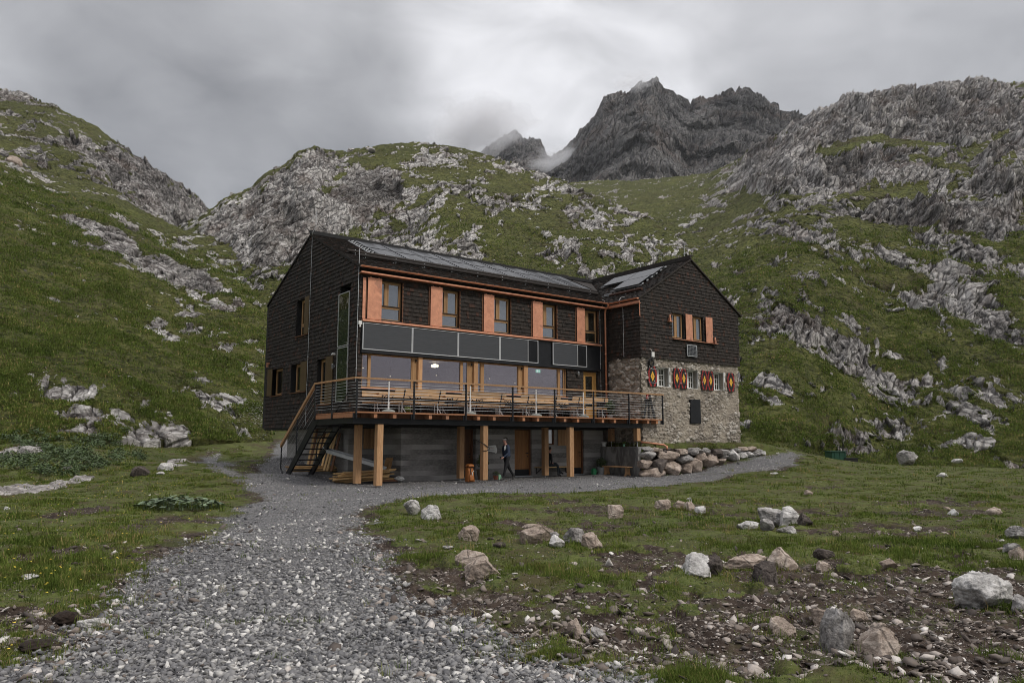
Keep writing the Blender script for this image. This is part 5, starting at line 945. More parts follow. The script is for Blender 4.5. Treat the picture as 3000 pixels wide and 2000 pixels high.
for i, (x0, y0, x1, y1, c) in enumerate(BW):
    cx, cy = 1740 + (x0 + x1) / 2 / 4.704, 1180 + (y0 + y1) / 2 / 4.704; r = ray(cx, cy); kk = r @ DY; t = (-3.02 - (y1 / 4.704 < 170) * 0 - w2b(CAM)[1]) / kk; p = CAM + r * t; X, Y_ = w2b(p); px_m = F_PX / (r @ np.array([0, cp, sp]) * t / (r @ np.array([0, cp, sp])) ) if False else F_PX / (t * 1.0)
    wv = (x1 - x0) / 4.704 / px_m; hv = (y1 - y0) / 4.704 / px_m; V, Fc = make_rock(900 + i, 22, 4, .05, cut=(.50, .84), fine=.05)
    wd = wv / (abs(DX[0]) * 1.0) * .98; V = V * np.array([wd * 1.10, min(1.0, .4 + hv * .75), hv * 1.16]); V = V + np.array([X - 17 - .0, Y_ + 3 + (.12 if c == 'd' and i > 28 else 0), p[2] - .3])
    mesh_np('boulder', V, Fc, RM[c], None, smooth=False, parent=bw.o)
b = MB(); b.hexa([(13.45, -2.86, -.2), (21.6, -2.80, .6), (21.6, -2.6, .6), (13.45, -2.6, -.2), (13.45, -2.80, 1.28), (21.6, -2.76, 1.24), (21.6, -2.6, 1.24), (13.45, -2.6, 1.28)]); bw.part(b, 'earth_fill', M['sod'])
# furniture on the terrace
def beer_table(x, y, label, z=2.65, L=2.2):
    T = Thing('folding_table', label, 'table', (x + L / 2, y, z), 'folding tables on the terrace')
    for k in (0, 1): b = MB(); b.box(x, x + L, y - .25 + k * .252, y - .25 + k * .252 + .248, z + .74, z + .77); b.box(x + .02, x + L - .02, y - .25 + k * .23, y - .22 + k * .23, z + .70, z + .74); T.part(b, 'table_top', M['furn'])
    for e in (x + .38, x + L - .38):
        b = MB(); b.bar((e, y - .2, z), (e, y - .2, z + .73), .03); b.bar((e, y + .2, z), (e, y + .2, z + .73), .03); b.bar((e, y - .2, z + .55), (e, y + .2, z + .55), .03); b.bar((e, y - .2, z + .06), (e, y + .2, z + .06), .03); b.bar((e, y - .2, z + .55), (e, y + .2, z + .72), .02); b.bar((e, y + .2, z + .55), (e, y - .2, z + .72), .02); T.part(b, 'leg', M['steel'])
        b = MB(); b.bar((e, y, z + .40), (e + (.42 if e < x + 1 else -.42), y, z + .71), .018); T.part(b, 'brace', M['steel'])
    return T
def beer_bench(x, y, label, back=True, z=2.65, L=2.22):
    T = Thing('folding_bench', label, 'bench', (x + L / 2, y, z), 'folding benches on the terrace')
    b = MB(); b.box(x, x + L, y - .13, y + .13, z + .44, z + .47); b.box(x, x + L, y - .135, y - .128, z + .42, z + .475); T.part(b, 'seat', M['furn'])
    if back: b = MB(); b.hexa([(x + .02, y - .20, z + .76), (x + L, y - .20, z + .76), (x + L, y - .175, z + .76), (x + .02, y - .175, z + .76), (x + .02, y - .235, z + .93), (x + L, y - .235, z + .93), (x + L, y - .21, z + .93), (x + .02, y - .21, z + .93)]); T.part(b, 'backrest', M['furn'])
    for e in (x + .36, x + L - .30):
        b = MB(); b.bar((e, y - .11, z), (e, y - .11, z + .44), .028); b.bar((e, y + .11, z), (e, y + .11, z + .44), .028); b.bar((e, y - .11, z + .08), (e, y + .11, z + .08), .025); b.bar((e, y - .11, z + .26), (e + .16, y - .15, z), .028, tone=.2); T.part(b, 'leg', M['galv'])
        if back: b = MB(); b.bar((e + .03, y - .12, z + .40), (e + .06, y - .245, z + .90), .045, .02); T.part(b, 'back_support', M['steel'])
    return T
ORD = ['leftmost', 'second from the left', 'third from the left', 'rightmost']
for i, x in enumerate((.65, 3.62, 6.60, 9.50)): beer_bench(x, -1.72, 'wooden bench with a backrest by the terrace railing, %s of the four' % ORD[i])
for i, x in enumerate((.24, 3.18, 6.10, 9.0)):
    beer_table(x, -1.18, 'wooden folding table standing on the terrace, %s of the four' % ORD[i])
    beer_bench(x - .1, -.72, 'backless wooden bench behind the terrace tables, %s of the four' % ORD[i], False)
wb = Thing('wall_bench', 'long wooden bench with a plank backrest along the dark front wall under the big windows', 'bench', (5.5, -.3, 2.65))
b = MB()
for x0, x1 in ((.21, 2.3), (2.31, 4.4), (4.41, 6.5), (6.51, 8.7), (8.71, 10.9)): b.box(x0, x1, -.09, -.05, 3.47, 3.57); b.box(x0, x1, -.10, -.06, 3.35, 3.455)
wb.part(b, 'backrest', M['furn']); b = MB(); b.box(.21, 10.9, -.50, -.30, 3.08, 3.12); b.box(.21, 10.9, -.29, -.10, 3.08, 3.12); wb.part(b, 'seat', M['furn'])
for x in (.5, 2.6, 4.7, 6.8, 8.9, 10.6): b = MB(); b.box(x, x + .05, -.48, -.10, 2.65, 3.08); wb.part(b, 'leg', M['steel'])
for i, x in enumerate((.36, 3.99, 7.37, 10.10)):
    T = Thing('parasol_stand', 'parasol stand with white pole and round grey foot, %s of four' % ORD[i], 'parasol stand', (x, -2.0, 2.65), 'parasol stands along the railing')
    b = MB(); b.lathe([(.245, 0), (.25, .05), (.22, .09), (.12, .125), (.04, .14)], (x, -2.0, 2.65), 24); T.part(b, 'base', M['conc_umb'], smooth=False); b = MB(); b.tube([(x, -2.0, 2.78), (x, -2.0, 3.80)], .024, 10); b.tube([(x, -2.0, 2.78), (x, -2.0, 3.02)], .031, 10); b.tube([(x + .03, -2.0, 3.0), (x + .06, -2.0, 3.0)], .012, 6); T.part(b, 'pole', M['white'], smooth=False)
# plants
M['leaf'] = m_simple('dark_leaf', (.055, .085, .028), .6, var=.45, scale=9, tonev=.5)
M['leaf2'] = m_simple('blue_green_leaf', (.105, .145, .080), .5, var=.35, scale=9, tonev=.5)
M['leafy'] = m_simple('bright_leaf', (.13, .18, .035), .6, var=.4, scale=9, tonev=.4)
def leaves(mb, c, r, n, size, rnd, up=.5, squash=(1, 1, 1)):
    for _ in range(n):
        d = Vector((rnd.gauss(0, 1), rnd.gauss(0, 1), rnd.gauss(0, 1) + up)).normalized(); q = Vector(c) + Vector([d[i] * r * squash[i] * rnd.random() ** .5 for i in range(3)])
        t = Vector((rnd.gauss(0, 1), rnd.gauss(0, 1), rnd.gauss(0, .6))).normalized(); s = d.cross(t).normalized() * size * .32; L = t * size
        mb.add([q - s * .2, q + L * .45 - s, q + L, q + L * .45 + s], [(0, 1, 2, 3)])
def potted(name, label, x, y, z, r, h, pm, lm, lr, lh, n, ls, cat='potted plant', seed=1, flowers=None):
    T = Thing(name, label, cat, (x, y, z)); b = MB(); b.lathe([(r * .75, 0), (r, h), (r * 1.05, h), (r * 1.05, h * .92), (r * .9, h * .92), (r * .88, h * .85)], (x, y, z), 16); T.part(b, 'pot', pm, smooth=False)
    rnd = random.Random(seed); b = MB()
    for k in range(6): a = rnd.random() * 6.28; b.tube([(x, y, z + h * .85), (x + math.cos(a) * lr * .5, y + math.sin(a) * lr * .5, z + h + lh * .8)], .006, 4)
    leaves(b, (x, y, z + h + lh * .5), 1, n, ls, rnd, .2, (lr, lr, lh * .55)); T.part(b, 'foliage', lm); return T
potted('potted_shrub', 'leafy green shrub in a pot in the terrace corner by the copper downpipe', 13.2, -.55, 2.65, .16, .24, M['greypot'], M['leaf'], .30, .75, 420, .10, seed=2)
potted('potted_herb', 'small yellow-green herb plant on the terrace floor under a bench', 1.62, -1.2, 2.65, .10, .08, M['terra'], M['leafy'], .16, .22, 160, .06, seed=3)
potted('tub_plant', 'bushy plant in an old wooden tub beside the walking person', 5.62, -.55, .02, .26, .42, M['brownpot'], M['leaf'], .26, .70, 330, .10, seed=4)
potted('flower_pot', 'small red clay flower pot with leaves near the walking person', 6.02, -.95, .02, .11, .16, M['terra'], M['leaf'], .16, .2, 90, .06, seed=5)
potted('potted_plant', 'plant in a grey pot beside the green watering can', 12.75, -.35, .02, .22, .36, M['greypot'], M['leaf'], .28, .45, 240, .09, seed=6)
potted('potted_succulent', 'little plant in a mint green pot on top of the retaining wall', 13.34, -1.3, 1.36, .06, .12, M['mint'], M['leafy'], .10, .12, 70, .06, seed=7)
T = Thing('bucket', 'white bucket on the inner end of the retaining wall', 'bucket', (13.3, .0, 1.36)); b = MB(); b.lathe([(.10, 0), (.13, .20), (.14, .20), (.14, .22), (.12, .22), (.10, .02)], (13.3, .0, 1.36), 18); T.part(b, 'pail', M['white']); b = MB(); b.tube([(13.18, 0, 1.57), (13.2, -.02, 1.48), (13.3, -.12, 1.42), (13.4, -.02, 1.48), (13.42, 0, 1.57)], .006, 5); T.part(b, 'handle', M['galv'])
T = Thing('mint_beaker', 'mint green watering cup by the legs of the walking person', 'cup', (6.20, -.95, .02)); b = MB(); b.lathe([(.05, 0), (.065, .16), (.07, .2), (.06, .2), (.045, .02)], (6.20, -.95, .02), 14); T.part(b, 'cup_body', M['mint']); b = MB(); b.tube([(6.26, -.95, .16), (6.31, -.95, .14), (6.31, -.95, .07), (6.25, -.95, .05)], .008, 5); T.part(b, 'handle', M['mint'])
T = Thing('watering_can', 'green plastic watering can at the right end of the concrete wall', 'watering can', (12.35, -.25, .02)); b = MB(); b.lathe([(.11, 0), (.12, .05), (.12, .26), (.09, .31), (.06, .32)], (12.35, -.25, .02), 18); T.part(b, 'can_body', M['plastgreen']); b = MB(); b.tube([(12.45, -.25, .08), (12.6, -.25, .26), (12.66, -.25, .36)], [.03, .018, .016], 8); T.part(b, 'spout', M['plastgreen']); b = MB(); b.tube([(12.25, -.25, .28), (12.16, -.25, .26), (12.16, -.25, .12), (12.24, -.25, .08)], .014, 6); T.part(b, 'handle', M['plastgreen'])
T = Thing('garden_bench', 'low rustic wooden bench with curved legs against the retaining wall', 'bench', (12.85, -1.4, 0)); b = MB(); b.box(12.68, 13.02, -2.15, -.45, .40, .45); T.part(b, 'seat', M['post'], bevel=.01)
for y in (-1.98, -.62):
    b = MB(); P = [(12.66, 0), (12.78, .02), (12.85, .12), (12.92, .02), (13.04, 0), (12.98, .22), (13.0, .40), (12.70, .40), (12.72, .22)]; n = len(P); b.add([(p, y - .03, q + .01) for p, q in P] + [(p, y + .03, q + .01) for p, q in P], [tuple(range(n))[::-1], tuple(range(n, 2 * n))] + [(i, (i + 1) % n, n + (i + 1) % n, n + i) for i in range(n)][::1]); T.part(b, 'leg', M['post'])
T = Thing('door_bench', 'thin wooden wall bench under the cellar window that the seated person uses', 'bench', (9.9, -.15, 0)); b = MB(); b.box(8.98, 11.0, -.34, .12, .42, .46); T.part(b, 'seat', M['lumber']); 
for x in (9.1, 10.9): b = MB(); b.bar((x, .13, .15), (x, -.28, .41), .03); b.bar((x, .13, .15), (x, .13, .42), .03); T.part(b, 'bracket', M['steel'])
T = Thing('easel_stand', 'black A-shaped folding stand with a red tip at the right end of the terrace', 'stand', (14.02, -2.28, 2.65))
b = MB(); b.hexa([(13.62, -2.36, 2.67), (13.72, -2.36, 2.67), (13.72, -2.33, 2.67), (13.62, -2.33, 2.67), (13.92, -2.30, 3.84), (14.04, -2.30, 3.84), (14.04, -2.27, 3.84), (13.92, -2.27, 3.84)]); lg = T.part(b, 'leg', M['pblack']); b = MB(); b.hexa([(13.868, -2.325, 3.62), (13.99, -2.325, 3.62), (13.99, -2.318, 3.62), (13.868, -2.318, 3.62), (13.918, -2.312, 3.82), (14.04, -2.312, 3.82), (14.04, -2.305, 3.82), (13.918, -2.305, 3.82)]); T.part(b, 'red_tip', M['red'], lg)
b = MB(); b.box(13.945, 13.965, -2.335, -2.330, 3.66, 3.70); b.box(13.955, 13.972, -2.335, -2.330, 3.73, 3.78); T.part(b, 'white_mark', M['white'], lg)
b = MB(); b.hexa([(14.34, -2.36, 2.67), (14.46, -2.36, 2.67), (14.46, -2.33, 2.67), (14.34, -2.33, 2.67), (14.05, -2.30, 3.84), (14.19, -2.30, 3.84), (14.19, -2.27, 3.84), (14.05, -2.27, 3.84)]); T.part(b, 'leg', M['pblack']); b = MB(); b.bar((14.12, -2.25, 3.6), (14.16, -2.2, 2.67), .045, .03); T.part(b, 'leg', M['pblack'])
# notices, strap, backpack, lumber
def on_wall(x, y, Yp): r = ray(x, y); t = (Yp - w2b(CAM)[1]) / (r @ DY); p = CAM + r * t; return w2b(p)[0], p[2]
T = Thing('paper_banner', 'crumpled white banner with red and grey lettering taped to the concrete wall', 'banner', (6.6, .13, 1.3)); nx, nz = 22, 12; V = []
for j in range(nz):
    for i in range(nx): u, v = i / (nx - 1), j / (nz - 1); V.append((6.22 + u * .62 + .03 * math.sin(v * 5) * (u > .8), .125 - .012 * mnoise.noise(Vector((u * 5, v * 4, 3))) - .012, 1.16 + v * .27 + .02 * math.sin(u * 6 + v * 3) - (.05 * (u > .85) * (1 - v))))
b = MB(); b.add(V, [(j * nx + i, j * nx + i + 1, (j + 1) * nx + i + 1, (j + 1) * nx + i) for j in range(nz - 1) for i in range(nx - 1)]); T.part(b, 'cloth', M['white'])
M['greytext'] = m_simple('grey_print', (.18, .18, .22), .7, var=.1)
b = MB()
for r_, (z, mt) in enumerate(((1.285, 0),)):
    x = 6.46
    for wch in (.022, .03, .022, .03, .02, .03, .026, .02): b.box(x, x + .006, .095, .0975, z, z + .042); b.box(x, x + wch * .7, .095, .0975, z + (.036 if wch > .024 else .018), z + (.042 if wch > .024 else .024)); x += wch + .006
T.part(b, 'red_lettering', M['red']); b = MB()
for z in (1.37, 1.345, 1.235, 1.215): b.box(6.28, 6.28 + random.uniform(.3, .48), .095, .0975, z, z + .008)
T.part(b, 'grey_lettering', M['greytext'])
T = Thing('black_strap', 'black strap slung around the timber post beside the banner', 'strap', (4.57, -2.15, 1.4)); b = MB(); b.tube([(4.30, -1.95, 1.68), (4.48, -2.29, 1.50), (4.72, -2.30, 1.35), (4.75, -2.25, 1.30), (4.60, -2.29, 1.25), (4.42, -2.28, 1.24)], .016, 6); T.part(b, 'webbing', M['pblack'])
M['orange'] = m_simple('orange_nylon', (.26, .085, .015), .6, var=.4, scale=14, bump=.4, bd=.01)
T = Thing('backpack', 'orange hiking backpack leaning on the ground behind the timber post', 'backpack', (3.95, -2.0, .02))
def soft(mb, nm):
    o_ = T.part(mb, nm, M['orange'], smooth=True); q_ = o_.modifiers.new('b', 'BEVEL'); q_.width = .05; q_.segments = 3; return o_
b = MB(); b.hexa([(3.84, -2.12, .03), (4.18, -2.12, .03), (4.18, -1.86, .03), (3.84, -1.86, .03), (3.90, -2.02, .60), (4.16, -2.02, .60), (4.16, -1.80, .60), (3.90, -1.80, .60)]); soft(b, 'pack_body')
b = MB(); b.hexa([(3.88, -2.10, .61), (4.18, -2.10, .61), (4.18, -1.78, .61), (3.88, -1.78, .61), (3.92, -2.06, .72), (4.15, -2.06, .72), (4.15, -1.80, .72), (3.92, -1.80, .72)]); soft(b, 'lid')
b = MB(); b.hexa([(3.88, -2.19, .08), (4.12, -2.19, .08), (4.12, -2.09, .08), (3.88, -2.09, .08), (3.90, -2.13, .36), (4.12, -2.13, .36), (4.12, -2.04, .36), (3.90, -2.04, .36)]); soft(b, 'front_pocket')
b = MB(); b.bar((4.0, -2.15, .42), (4.03, -2.15, .30), .03, .02); b.box(4.06, 4.10, -2.15, -2.13, .44, .47); T.part(b, 'buckle', M['white']); b = MB(); b.bar((3.94, -2.12, .56), (3.97, -2.14, .10), .03, .02); T.part(b, 'strap', M['pblack'])
def plank_pile(name, label, c, n, L, w_, th, ang, tilt, seed, mat=None, cat='planks', spread=.1):
    rnd = random.Random(seed); T = Thing(name, label, cat, c)
    for k in range(n):
        a = ang + rnd.uniform(-.05, .05) * spread * 10; d = Vector((math.cos(a), math.sin(a), tilt)).normalized(); cc = Vector(c) + Vector((rnd.uniform(-spread, spread), rnd.uniform(-spread, spread), (k // 2) * (th + .004) + th)) + Vector((-math.sin(a), math.cos(a), 0)) * (w_ * (1.03 if k % 2 else 0)); l = L * rnd.uniform(.85, 1.1)
        b = MB(); b.bar(cc - d * l / 2, cc + d * l / 2, w_, th); T.part(b, 'plank', mat or M['lumber'])
    return T
plank_pile('plank_stack', 'fanned stack of pale planks on the ground between the two left timber posts', (.55, .35, .05), 18, 2.0, .24, .042, -.35, .06, 5, spread=.24)
plank_pile('lumber_pile', 'pile of pale boards under the outside staircase', (.0, 4.1, .32), 14, 2.0, .2, .03, -.35, .0, 6, spread=.12)
plank_pile('broken_boards', 'short brown board offcuts beside the white sack', (1.55, .25, .03), 6, .75, .18, .035, -.2, 0, 8, mat=M['board'], spread=.12)
T = Thing('leaning_planks', 'row of tall planks leaning against the concrete wall behind the staircase', 'planks', (.9, 4.5, .4)); rnd = random.Random(9)
for k in range(11): y = 3.1 + k * .27; b = MB(); b.bar((.45 + rnd.uniform(-.1, .1), y, .38), (.84, y + .12, 2.05 + rnd.uniform(-.25, .15)), .2, .03, up=(1, 0, 0)); T.part(b, 'plank', M['lumber'] if k % 3 else M['doordark'])
T = Thing('steel_grating', 'two long grey steel channels with grating lying tilted across the planks', 'grating', (.3, 1.2, .8))
for dy, dz in ((0, 0), (.35, .12)):
    b = MB(); a, c = (-.20, 2.2 + dy, 1.22 + dz), (1.35, -.05 + dy, .55 + dz); b.bar(a, c, .03, .14); T.part(b, 'channel', M['galv'])
b = MB()
for k in range(26): f = k / 25; b.bar((-.20 + 1.55 * f, 2.2 - 2.25 * f, 1.24 - .67 * f), (-.20 + 1.55 * f, 2.55 - 2.25 * f, 1.36 - .67 * f), .012, .03)
T.part(b, 'grate_bars', M['galv'])
T = Thing('leaning_board', 'brown sheet board leaning diagonally against the concrete wall behind the posts', 'board', (1.75, .6, .05)); b = MB(); b.hexa([(1.30, .35, .05), (1.62, .25, .05), (1.64, .28, .05), (1.32, .38, .05), (1.75, .75, .95), (2.02, .65, .95), (2.04, .68, .95), (1.77, .78, .95)]); b.bar((1.45, .3, .1), (1.8, .5, .8), .06, .03); T.part(b, 'sheet', M['frame'])
V, Fc = make_rock(77, 12, 4, .22, fine=.12); o = mesh_np('white_sack', V * np.array([.44, .34, .22]), Fc, M['white'], None, False); o.location = b2w(1.95, -.02, .14); tag(o, 'crumpled white plastic sack at the corner of the concrete wall', 'sack')
T = Thing('copper_spout', 'copper drain spout poking out over the boulder wall', 'drain pipe', (14.2, -2.8, 1.45)); b = MB(); b.tube([(13.55, -2.2, 1.58), (14.1, -2.6, 1.50), (14.30, -2.95, 1.45), (14.34, -3.1, 1.36), (14.34, -3.12, 1.25)], .05, 10); T.part(b, 'pipe', M['copper'], smooth=True)
cpos = lambda x, y, D: at(x, y, D)
p0 = at(2455, 1352, 50.5); T = Thing('green_container', 'dark green metal container in the dip below the rock outcrop', 'container', (0, 0, 0), rot=0.05, world=Vector(p0) + Vector((0, 0, -.2)))
b = MB(); b.box(-.40, .60, 0, 1.0, -.5, .86); T.part(b, 'tank_body', M['green_bin'], bevel=.03); b = MB(); b.box(-.46, .63, -.04, 1.04, .86, .91); T.part(b, 'lid', M['green_bin'])
for x in (-.2, .15, .5): b = MB(); b.box(x, x + .04, -.03, 0, -.4, .84); T.part(b, 'rib', M['green_bin'])
p0 = at(2493, 1354, 50.5); T = Thing('black_crate', 'low black crate standing right of the green container', 'crate', (0, 0, 0), rot=0.02, world=Vector(p0) + Vector((0, 0, -.2)))
b = MB(); b.box(-.42, .50, 0, .8, -.5, .46); T.part(b, 'crate_body', M['pblack'], bevel=.02); b = MB(); b.box(-.45, .53, -.03, .83, .46, .50); T.part(b, 'rim', M['steel'])
# ================================================================ people
M['skin'] = m_simple('skin', (.45, .23, .17), .55, var=.08, scale=20); M['navy'] = m_simple('navy_jacket', (.022, .034, .065), .8, var=.2, scale=12, bump=.3, bd=.01); M['coal'] = m_simple('black_clothing', (.010, .010, .012), .85, var=.2, scale=12, bump=.3, bd=.01)
M['slate'] = m_simple('slate_trousers', (.022, .027, .034), .85, var=.2, scale=12, bump=.3, bd=.01); M['hair'] = m_simple('dark_hair', (.022, .014, .010), .6, var=.3, scale=60); M['shoe'] = m_simple('grey_shoe', (.05, .048, .046), .7); M['pattern'] = m_simple('patterned_headband', (.45, .42, .40), .8, var=.7, scale=40)
def person(label, base, J, E_, mats, seg, eyes, extra):
    """J: joint -> (x, y, z, radius); E_: edges; seg: joint -> material index. One skinned surface."""
    T = Thing('person', label, 'person', base); names = list(J); me = bpy.data.meshes.new('sk')
    me.from_pydata([(J[n][0] - base[0], J[n][1] - base[1], J[n][2] - base[2]) for n in names], [(names.index(a), names.index(c)) for a, c in E_], [])
    o = bpy.data.objects.new('sk', me); sc.collection.objects.link(o); md = o.modifiers.new('s', 'SKIN')
    for i, n in enumerate(names): v = me.skin_vertices[0].data[i]; v.radius = (J[n][3],) * 2 if len(J[n]) == 4 else (J[n][3], J[n][4]); v.use_root = (n == 'pelvis')
    o.modifiers.new('u', 'SUBSURF').levels = 2; dg = bpy.context.evaluated_depsgraph_get(); m2 = bpy.data.meshes.new_from_object(o.evaluated_get(dg)); bpy.data.objects.remove(o)
    body = bpy.data.objects.new('body', m2); sc.collection.objects.link(body); body.parent = T.o; m2.materials.clear()
    for m in mats: m2.materials.append(m)
    B = np.array([[J[n][0] - base[0], J[n][1] - base[1], J[n][2] - base[2]] for n in names]); segs = [(B[names.index(a)], B[names.index(c)], seg.get((a, c), seg.get(c, 0))) for a, c in E_]
    for p in m2.polygons:
        c = np.array(p.center); best = 9
        for a, b_, s in segs:
            ab = b_ - a; t = np.clip((c - a) @ ab / (ab @ ab + 1e-9), 0, 1); d = np.linalg.norm(c - a - t * ab)
            if d < best: best = d; p.material_index = s
        p.use_smooth = True
    for q in eyes: b = MB(); b.lathe([(.002, -.008), (.009, 0), (.002, .008)], q, 8); T.part(b, 'eye', M['pblack'])
    return T
def hand(J, E_, wrist, palm, tip, side, tag_, r=.009, curl=(0, 0, -.02)):
    w_, p, t, s, cu = Vector(wrist), Vector(palm), Vector(tip), Vector(side), Vector(curl); J[tag_ + 'palm'] = (*p, .022, .030)
    E_.append((tag_ + 'wrist', tag_ + 'palm'))
    for k, L in enumerate((.82, .95, 1.0, .92, .72)[1:] + (.72,)[:0]):
        a = p + s * (k - 1.5) * .018; d = (t - p) * L; J['%sf%da' % (tag_, k)] = (*(a + d * .4), r); J['%sf%db' % (tag_, k)] = (*(a + d * .75 + cu * .5), r * .9); J['%sf%dc' % (tag_, k)] = (*(a + d + cu * 1.3), r * .75); E_ += [(tag_ + 'palm', '%sf%da' % (tag_, k)), ('%sf%da' % (tag_, k), '%sf%db' % (tag_, k)), ('%sf%db' % (tag_, k), '%sf%dc' % (tag_, k))]
    J[tag_ + 'th'] = (*(w_ * .45 + p * .55 + s * .045 + cu * .3), r * 1.1); J[tag_ + 'th2'] = (*(p + s * .048 + (t - p) * .35 + cu), r * .9); E_ += [(tag_ + 'palm', tag_ + 'th'), (tag_ + 'th', tag_ + 'th2')]
# walking person, heading left
Y0 = -1.65; J = {}; E_ = []
J['pelvis'] = (6.06, Y0, .93, .16, .17); J['waist'] = (6.05, Y0, 1.08, .165, .18); J['chest'] = (6.03, Y0, 1.30, .165, .20); J['neckb'] = (6.02, Y0, 1.46, .07, .09); J['neck'] = (5.98, Y0, 1.53, .052); J['head'] = (5.95, Y0, 1.63, .085, .078); J['crown'] = (5.975, Y0, 1.71, .082, .075); J['nose'] = (5.865, Y0, 1.635, .014)
E_ += [('pelvis', 'waist'), ('waist', 'chest'), ('chest', 'neckb'), ('neckb', 'neck'), ('neck', 'head'), ('head', 'crown'), ('head', 'nose')]
for s, n, sh, el_, wr in ((-1, 'l', (6.0, 1.41), (5.98, 1.12), (5.74, .96)), (1, 'r', (6.06, 1.41), (6.20, 1.13), (6.27, .88))):
    J[n + 'sh'] = (sh[0], Y0 + s * .19, sh[1], .080); J[n + 'el'] = (el_[0], Y0 + s * .24, el_[1], .062); J[n + 'wrist'] = (wr[0], Y0 + s * .22, wr[1], .030); E_ += [('chest', n + 'sh'), (n + 'sh', n + 'el'), (n + 'el', n + 'wrist')]
hand(J, E_, (5.74, Y0 - .22, .96), (5.68, Y0 - .22, .93), (5.60, Y0 - .21, .92), (0, 1, 0), 'l', curl=(.01, 0, -.03)); hand(J, E_, (6.27, Y0 + .22, .88), (6.29, Y0 + .22, .81), (6.29, Y0 + .22, .72), (1, 0, 0), 'r', curl=(-.02, 0, .01))
for s, n, hp, kn, an, he, to in ((-1, 'l', (6.04, .88), (5.93, .50), (5.82, .10), (5.86, .05), (5.64, .04)), (1, 'r', (6.08, .88), (6.28, .50), (6.52, .17), (6.58, .13), (6.46, .03))):
    J[n + 'hp'] = (hp[0], Y0 + s * .09, hp[1], .115); J[n + 'th_'] = ((hp[0] + kn[0]) / 2, Y0 + s * .10, (hp[1] + kn[1]) / 2, .095); J[n + 'kn'] = (kn[0], Y0 + s * .10, kn[1], .068); J[n + 'cf'] = (kn[0] * .6 + an[0] * .4, Y0 + s * .10, kn[1] * .6 + an[1] * .4, .055); J[n + 'an'] = (an[0], Y0 + s * .10, an[1], .040); J[n + 'he'] = (he[0], Y0 + s * .10, he[1], .042); J[n + 'to'] = (to[0], Y0 + s * .10, to[1], .036)
    E_ += [('pelvis', n + 'hp'), (n + 'hp', n + 'th_'), (n + 'th_', n + 'kn'), (n + 'kn', n + 'cf'), (n + 'cf', n + 'an'), (n + 'an', n + 'he'), (n + 'an', n + 'to')]
seg = {k: 0 for k in J}; seg.update({k: 1 for k in ('waist', 'chest', 'neckb', 'lsh', 'rsh', 'lel', 'rel', 'lwrist', 'rwrist')}); seg.update({k: 2 for k in ('lhp', 'rhp', 'lth_', 'rth_', 'lkn', 'rkn', 'lcf', 'rcf', 'lan', 'ran')}); seg.update({k: 3 for k in ('lhe', 'rhe', 'lto', 'rto')})
Z0 = gh(*b2w(6.05, Y0)[:2]); J = {k: (v[0], v[1], v[2] + Z0, *v[3:]) for k, v in J.items()}
P1 = person('person in a navy jacket and patterned headband walking left under the terrace', (6.05, Y0, Z0), J, E_, [M['skin'], M['navy'], M['coal'], M['shoe']], seg, [(5.872, Y0 - .03, Z0 + 1.66), (5.872, Y0 + .03, Z0 + 1.66)], None)
b = MB(); b.lathe([(.092, -.035), (.098, 0), (.094, .035)], (5.965, Y0, Z0 + 1.695), 20); P1.part(b, 'headband', M['pattern'], smooth=True); V, Fc = make_rock(51, 2, 3, .04, cut=(.9, 1)); mesh_np('hair', V * np.array([.20, .19, .17]) + np.array([-.045, 0, 1.70]), Fc, M['hair'], None, True, P1.o)
b = MB(); b.box(5.585, 5.60, Y0 - .25, Y0 - .18, Z0 + .93, Z0 + .99); P1.part(b, 'telephone', M['pblack']); b = MB(); b.add([(5.87, Y0 - .16, Z0 + 1.47), (5.80, Y0 - .18, Z0 + 1.36), (5.84, Y0 - .17, Z0 + 1.22), (5.93, Y0 - .17, Z0 + 1.36)], [(0, 1, 2, 3)]); b.add([(5.87, Y0 - .165, Z0 + 1.47), (5.80, Y0 - .185, Z0 + 1.36), (5.84, Y0 - .175, Z0 + 1.22), (5.93, Y0 - .175, Z0 + 1.36)], [(3, 2, 1, 0)]); P1.part(b, 'white_collar_flap', M['greypot'])
# seated person, facing right
Y0 = -.16; J = {}; E_ = []
J['pelvis'] = (9.50, Y0, .56, .12, .15); J['waist'] = (9.49, Y0, .72, .11, .145); J['chest'] = (9.54, Y0, .92, .135, .185); J['neckb'] = (9.62, Y0, 1.07, .065, .085); J['neck'] = (9.66, Y0, 1.13, .048); J['head'] = (9.71, Y0, 1.22, .080, .074); J['crown'] = (9.69, Y0, 1.29, .078, .072); J['nose'] = (9.79, Y0, 1.22, .013)
E_ += [('pelvis', 'waist'), ('waist', 'chest'), ('chest', 'neckb'), ('neckb', 'neck'), ('neck', 'head'), ('head', 'crown'), ('head', 'nose')]
for s, n, el_, wr in ((-1, 'l', (9.60, .74), (9.66, .60)), (1, 'r', (9.66, .74), (9.78, .62))):
    J[n + 'sh'] = (9.58, Y0 + s * .18, 1.01, .062); J[n + 'el'] = (el_[0], Y0 + s * .22, el_[1], .048); J[n + 'wrist'] = (wr[0], Y0 + s * .10, wr[1], .028); E_ += [('chest', n + 'sh'), (n + 'sh', n + 'el'), (n + 'el', n + 'wrist')]
hand(J, E_, (9.66, Y0 - .10, .60), (9.70, Y0 - .09, .585), (9.77, Y0 - .06, .58), (0, 1, 0), 'l', curl=(0, 0, -.02)); hand(J, E_, (9.78, Y0 + .10, .62), (9.82, Y0 + .08, .61), (9.89, Y0 + .05, .61), (0, -1, 0), 'r', curl=(0, 0, -.02))
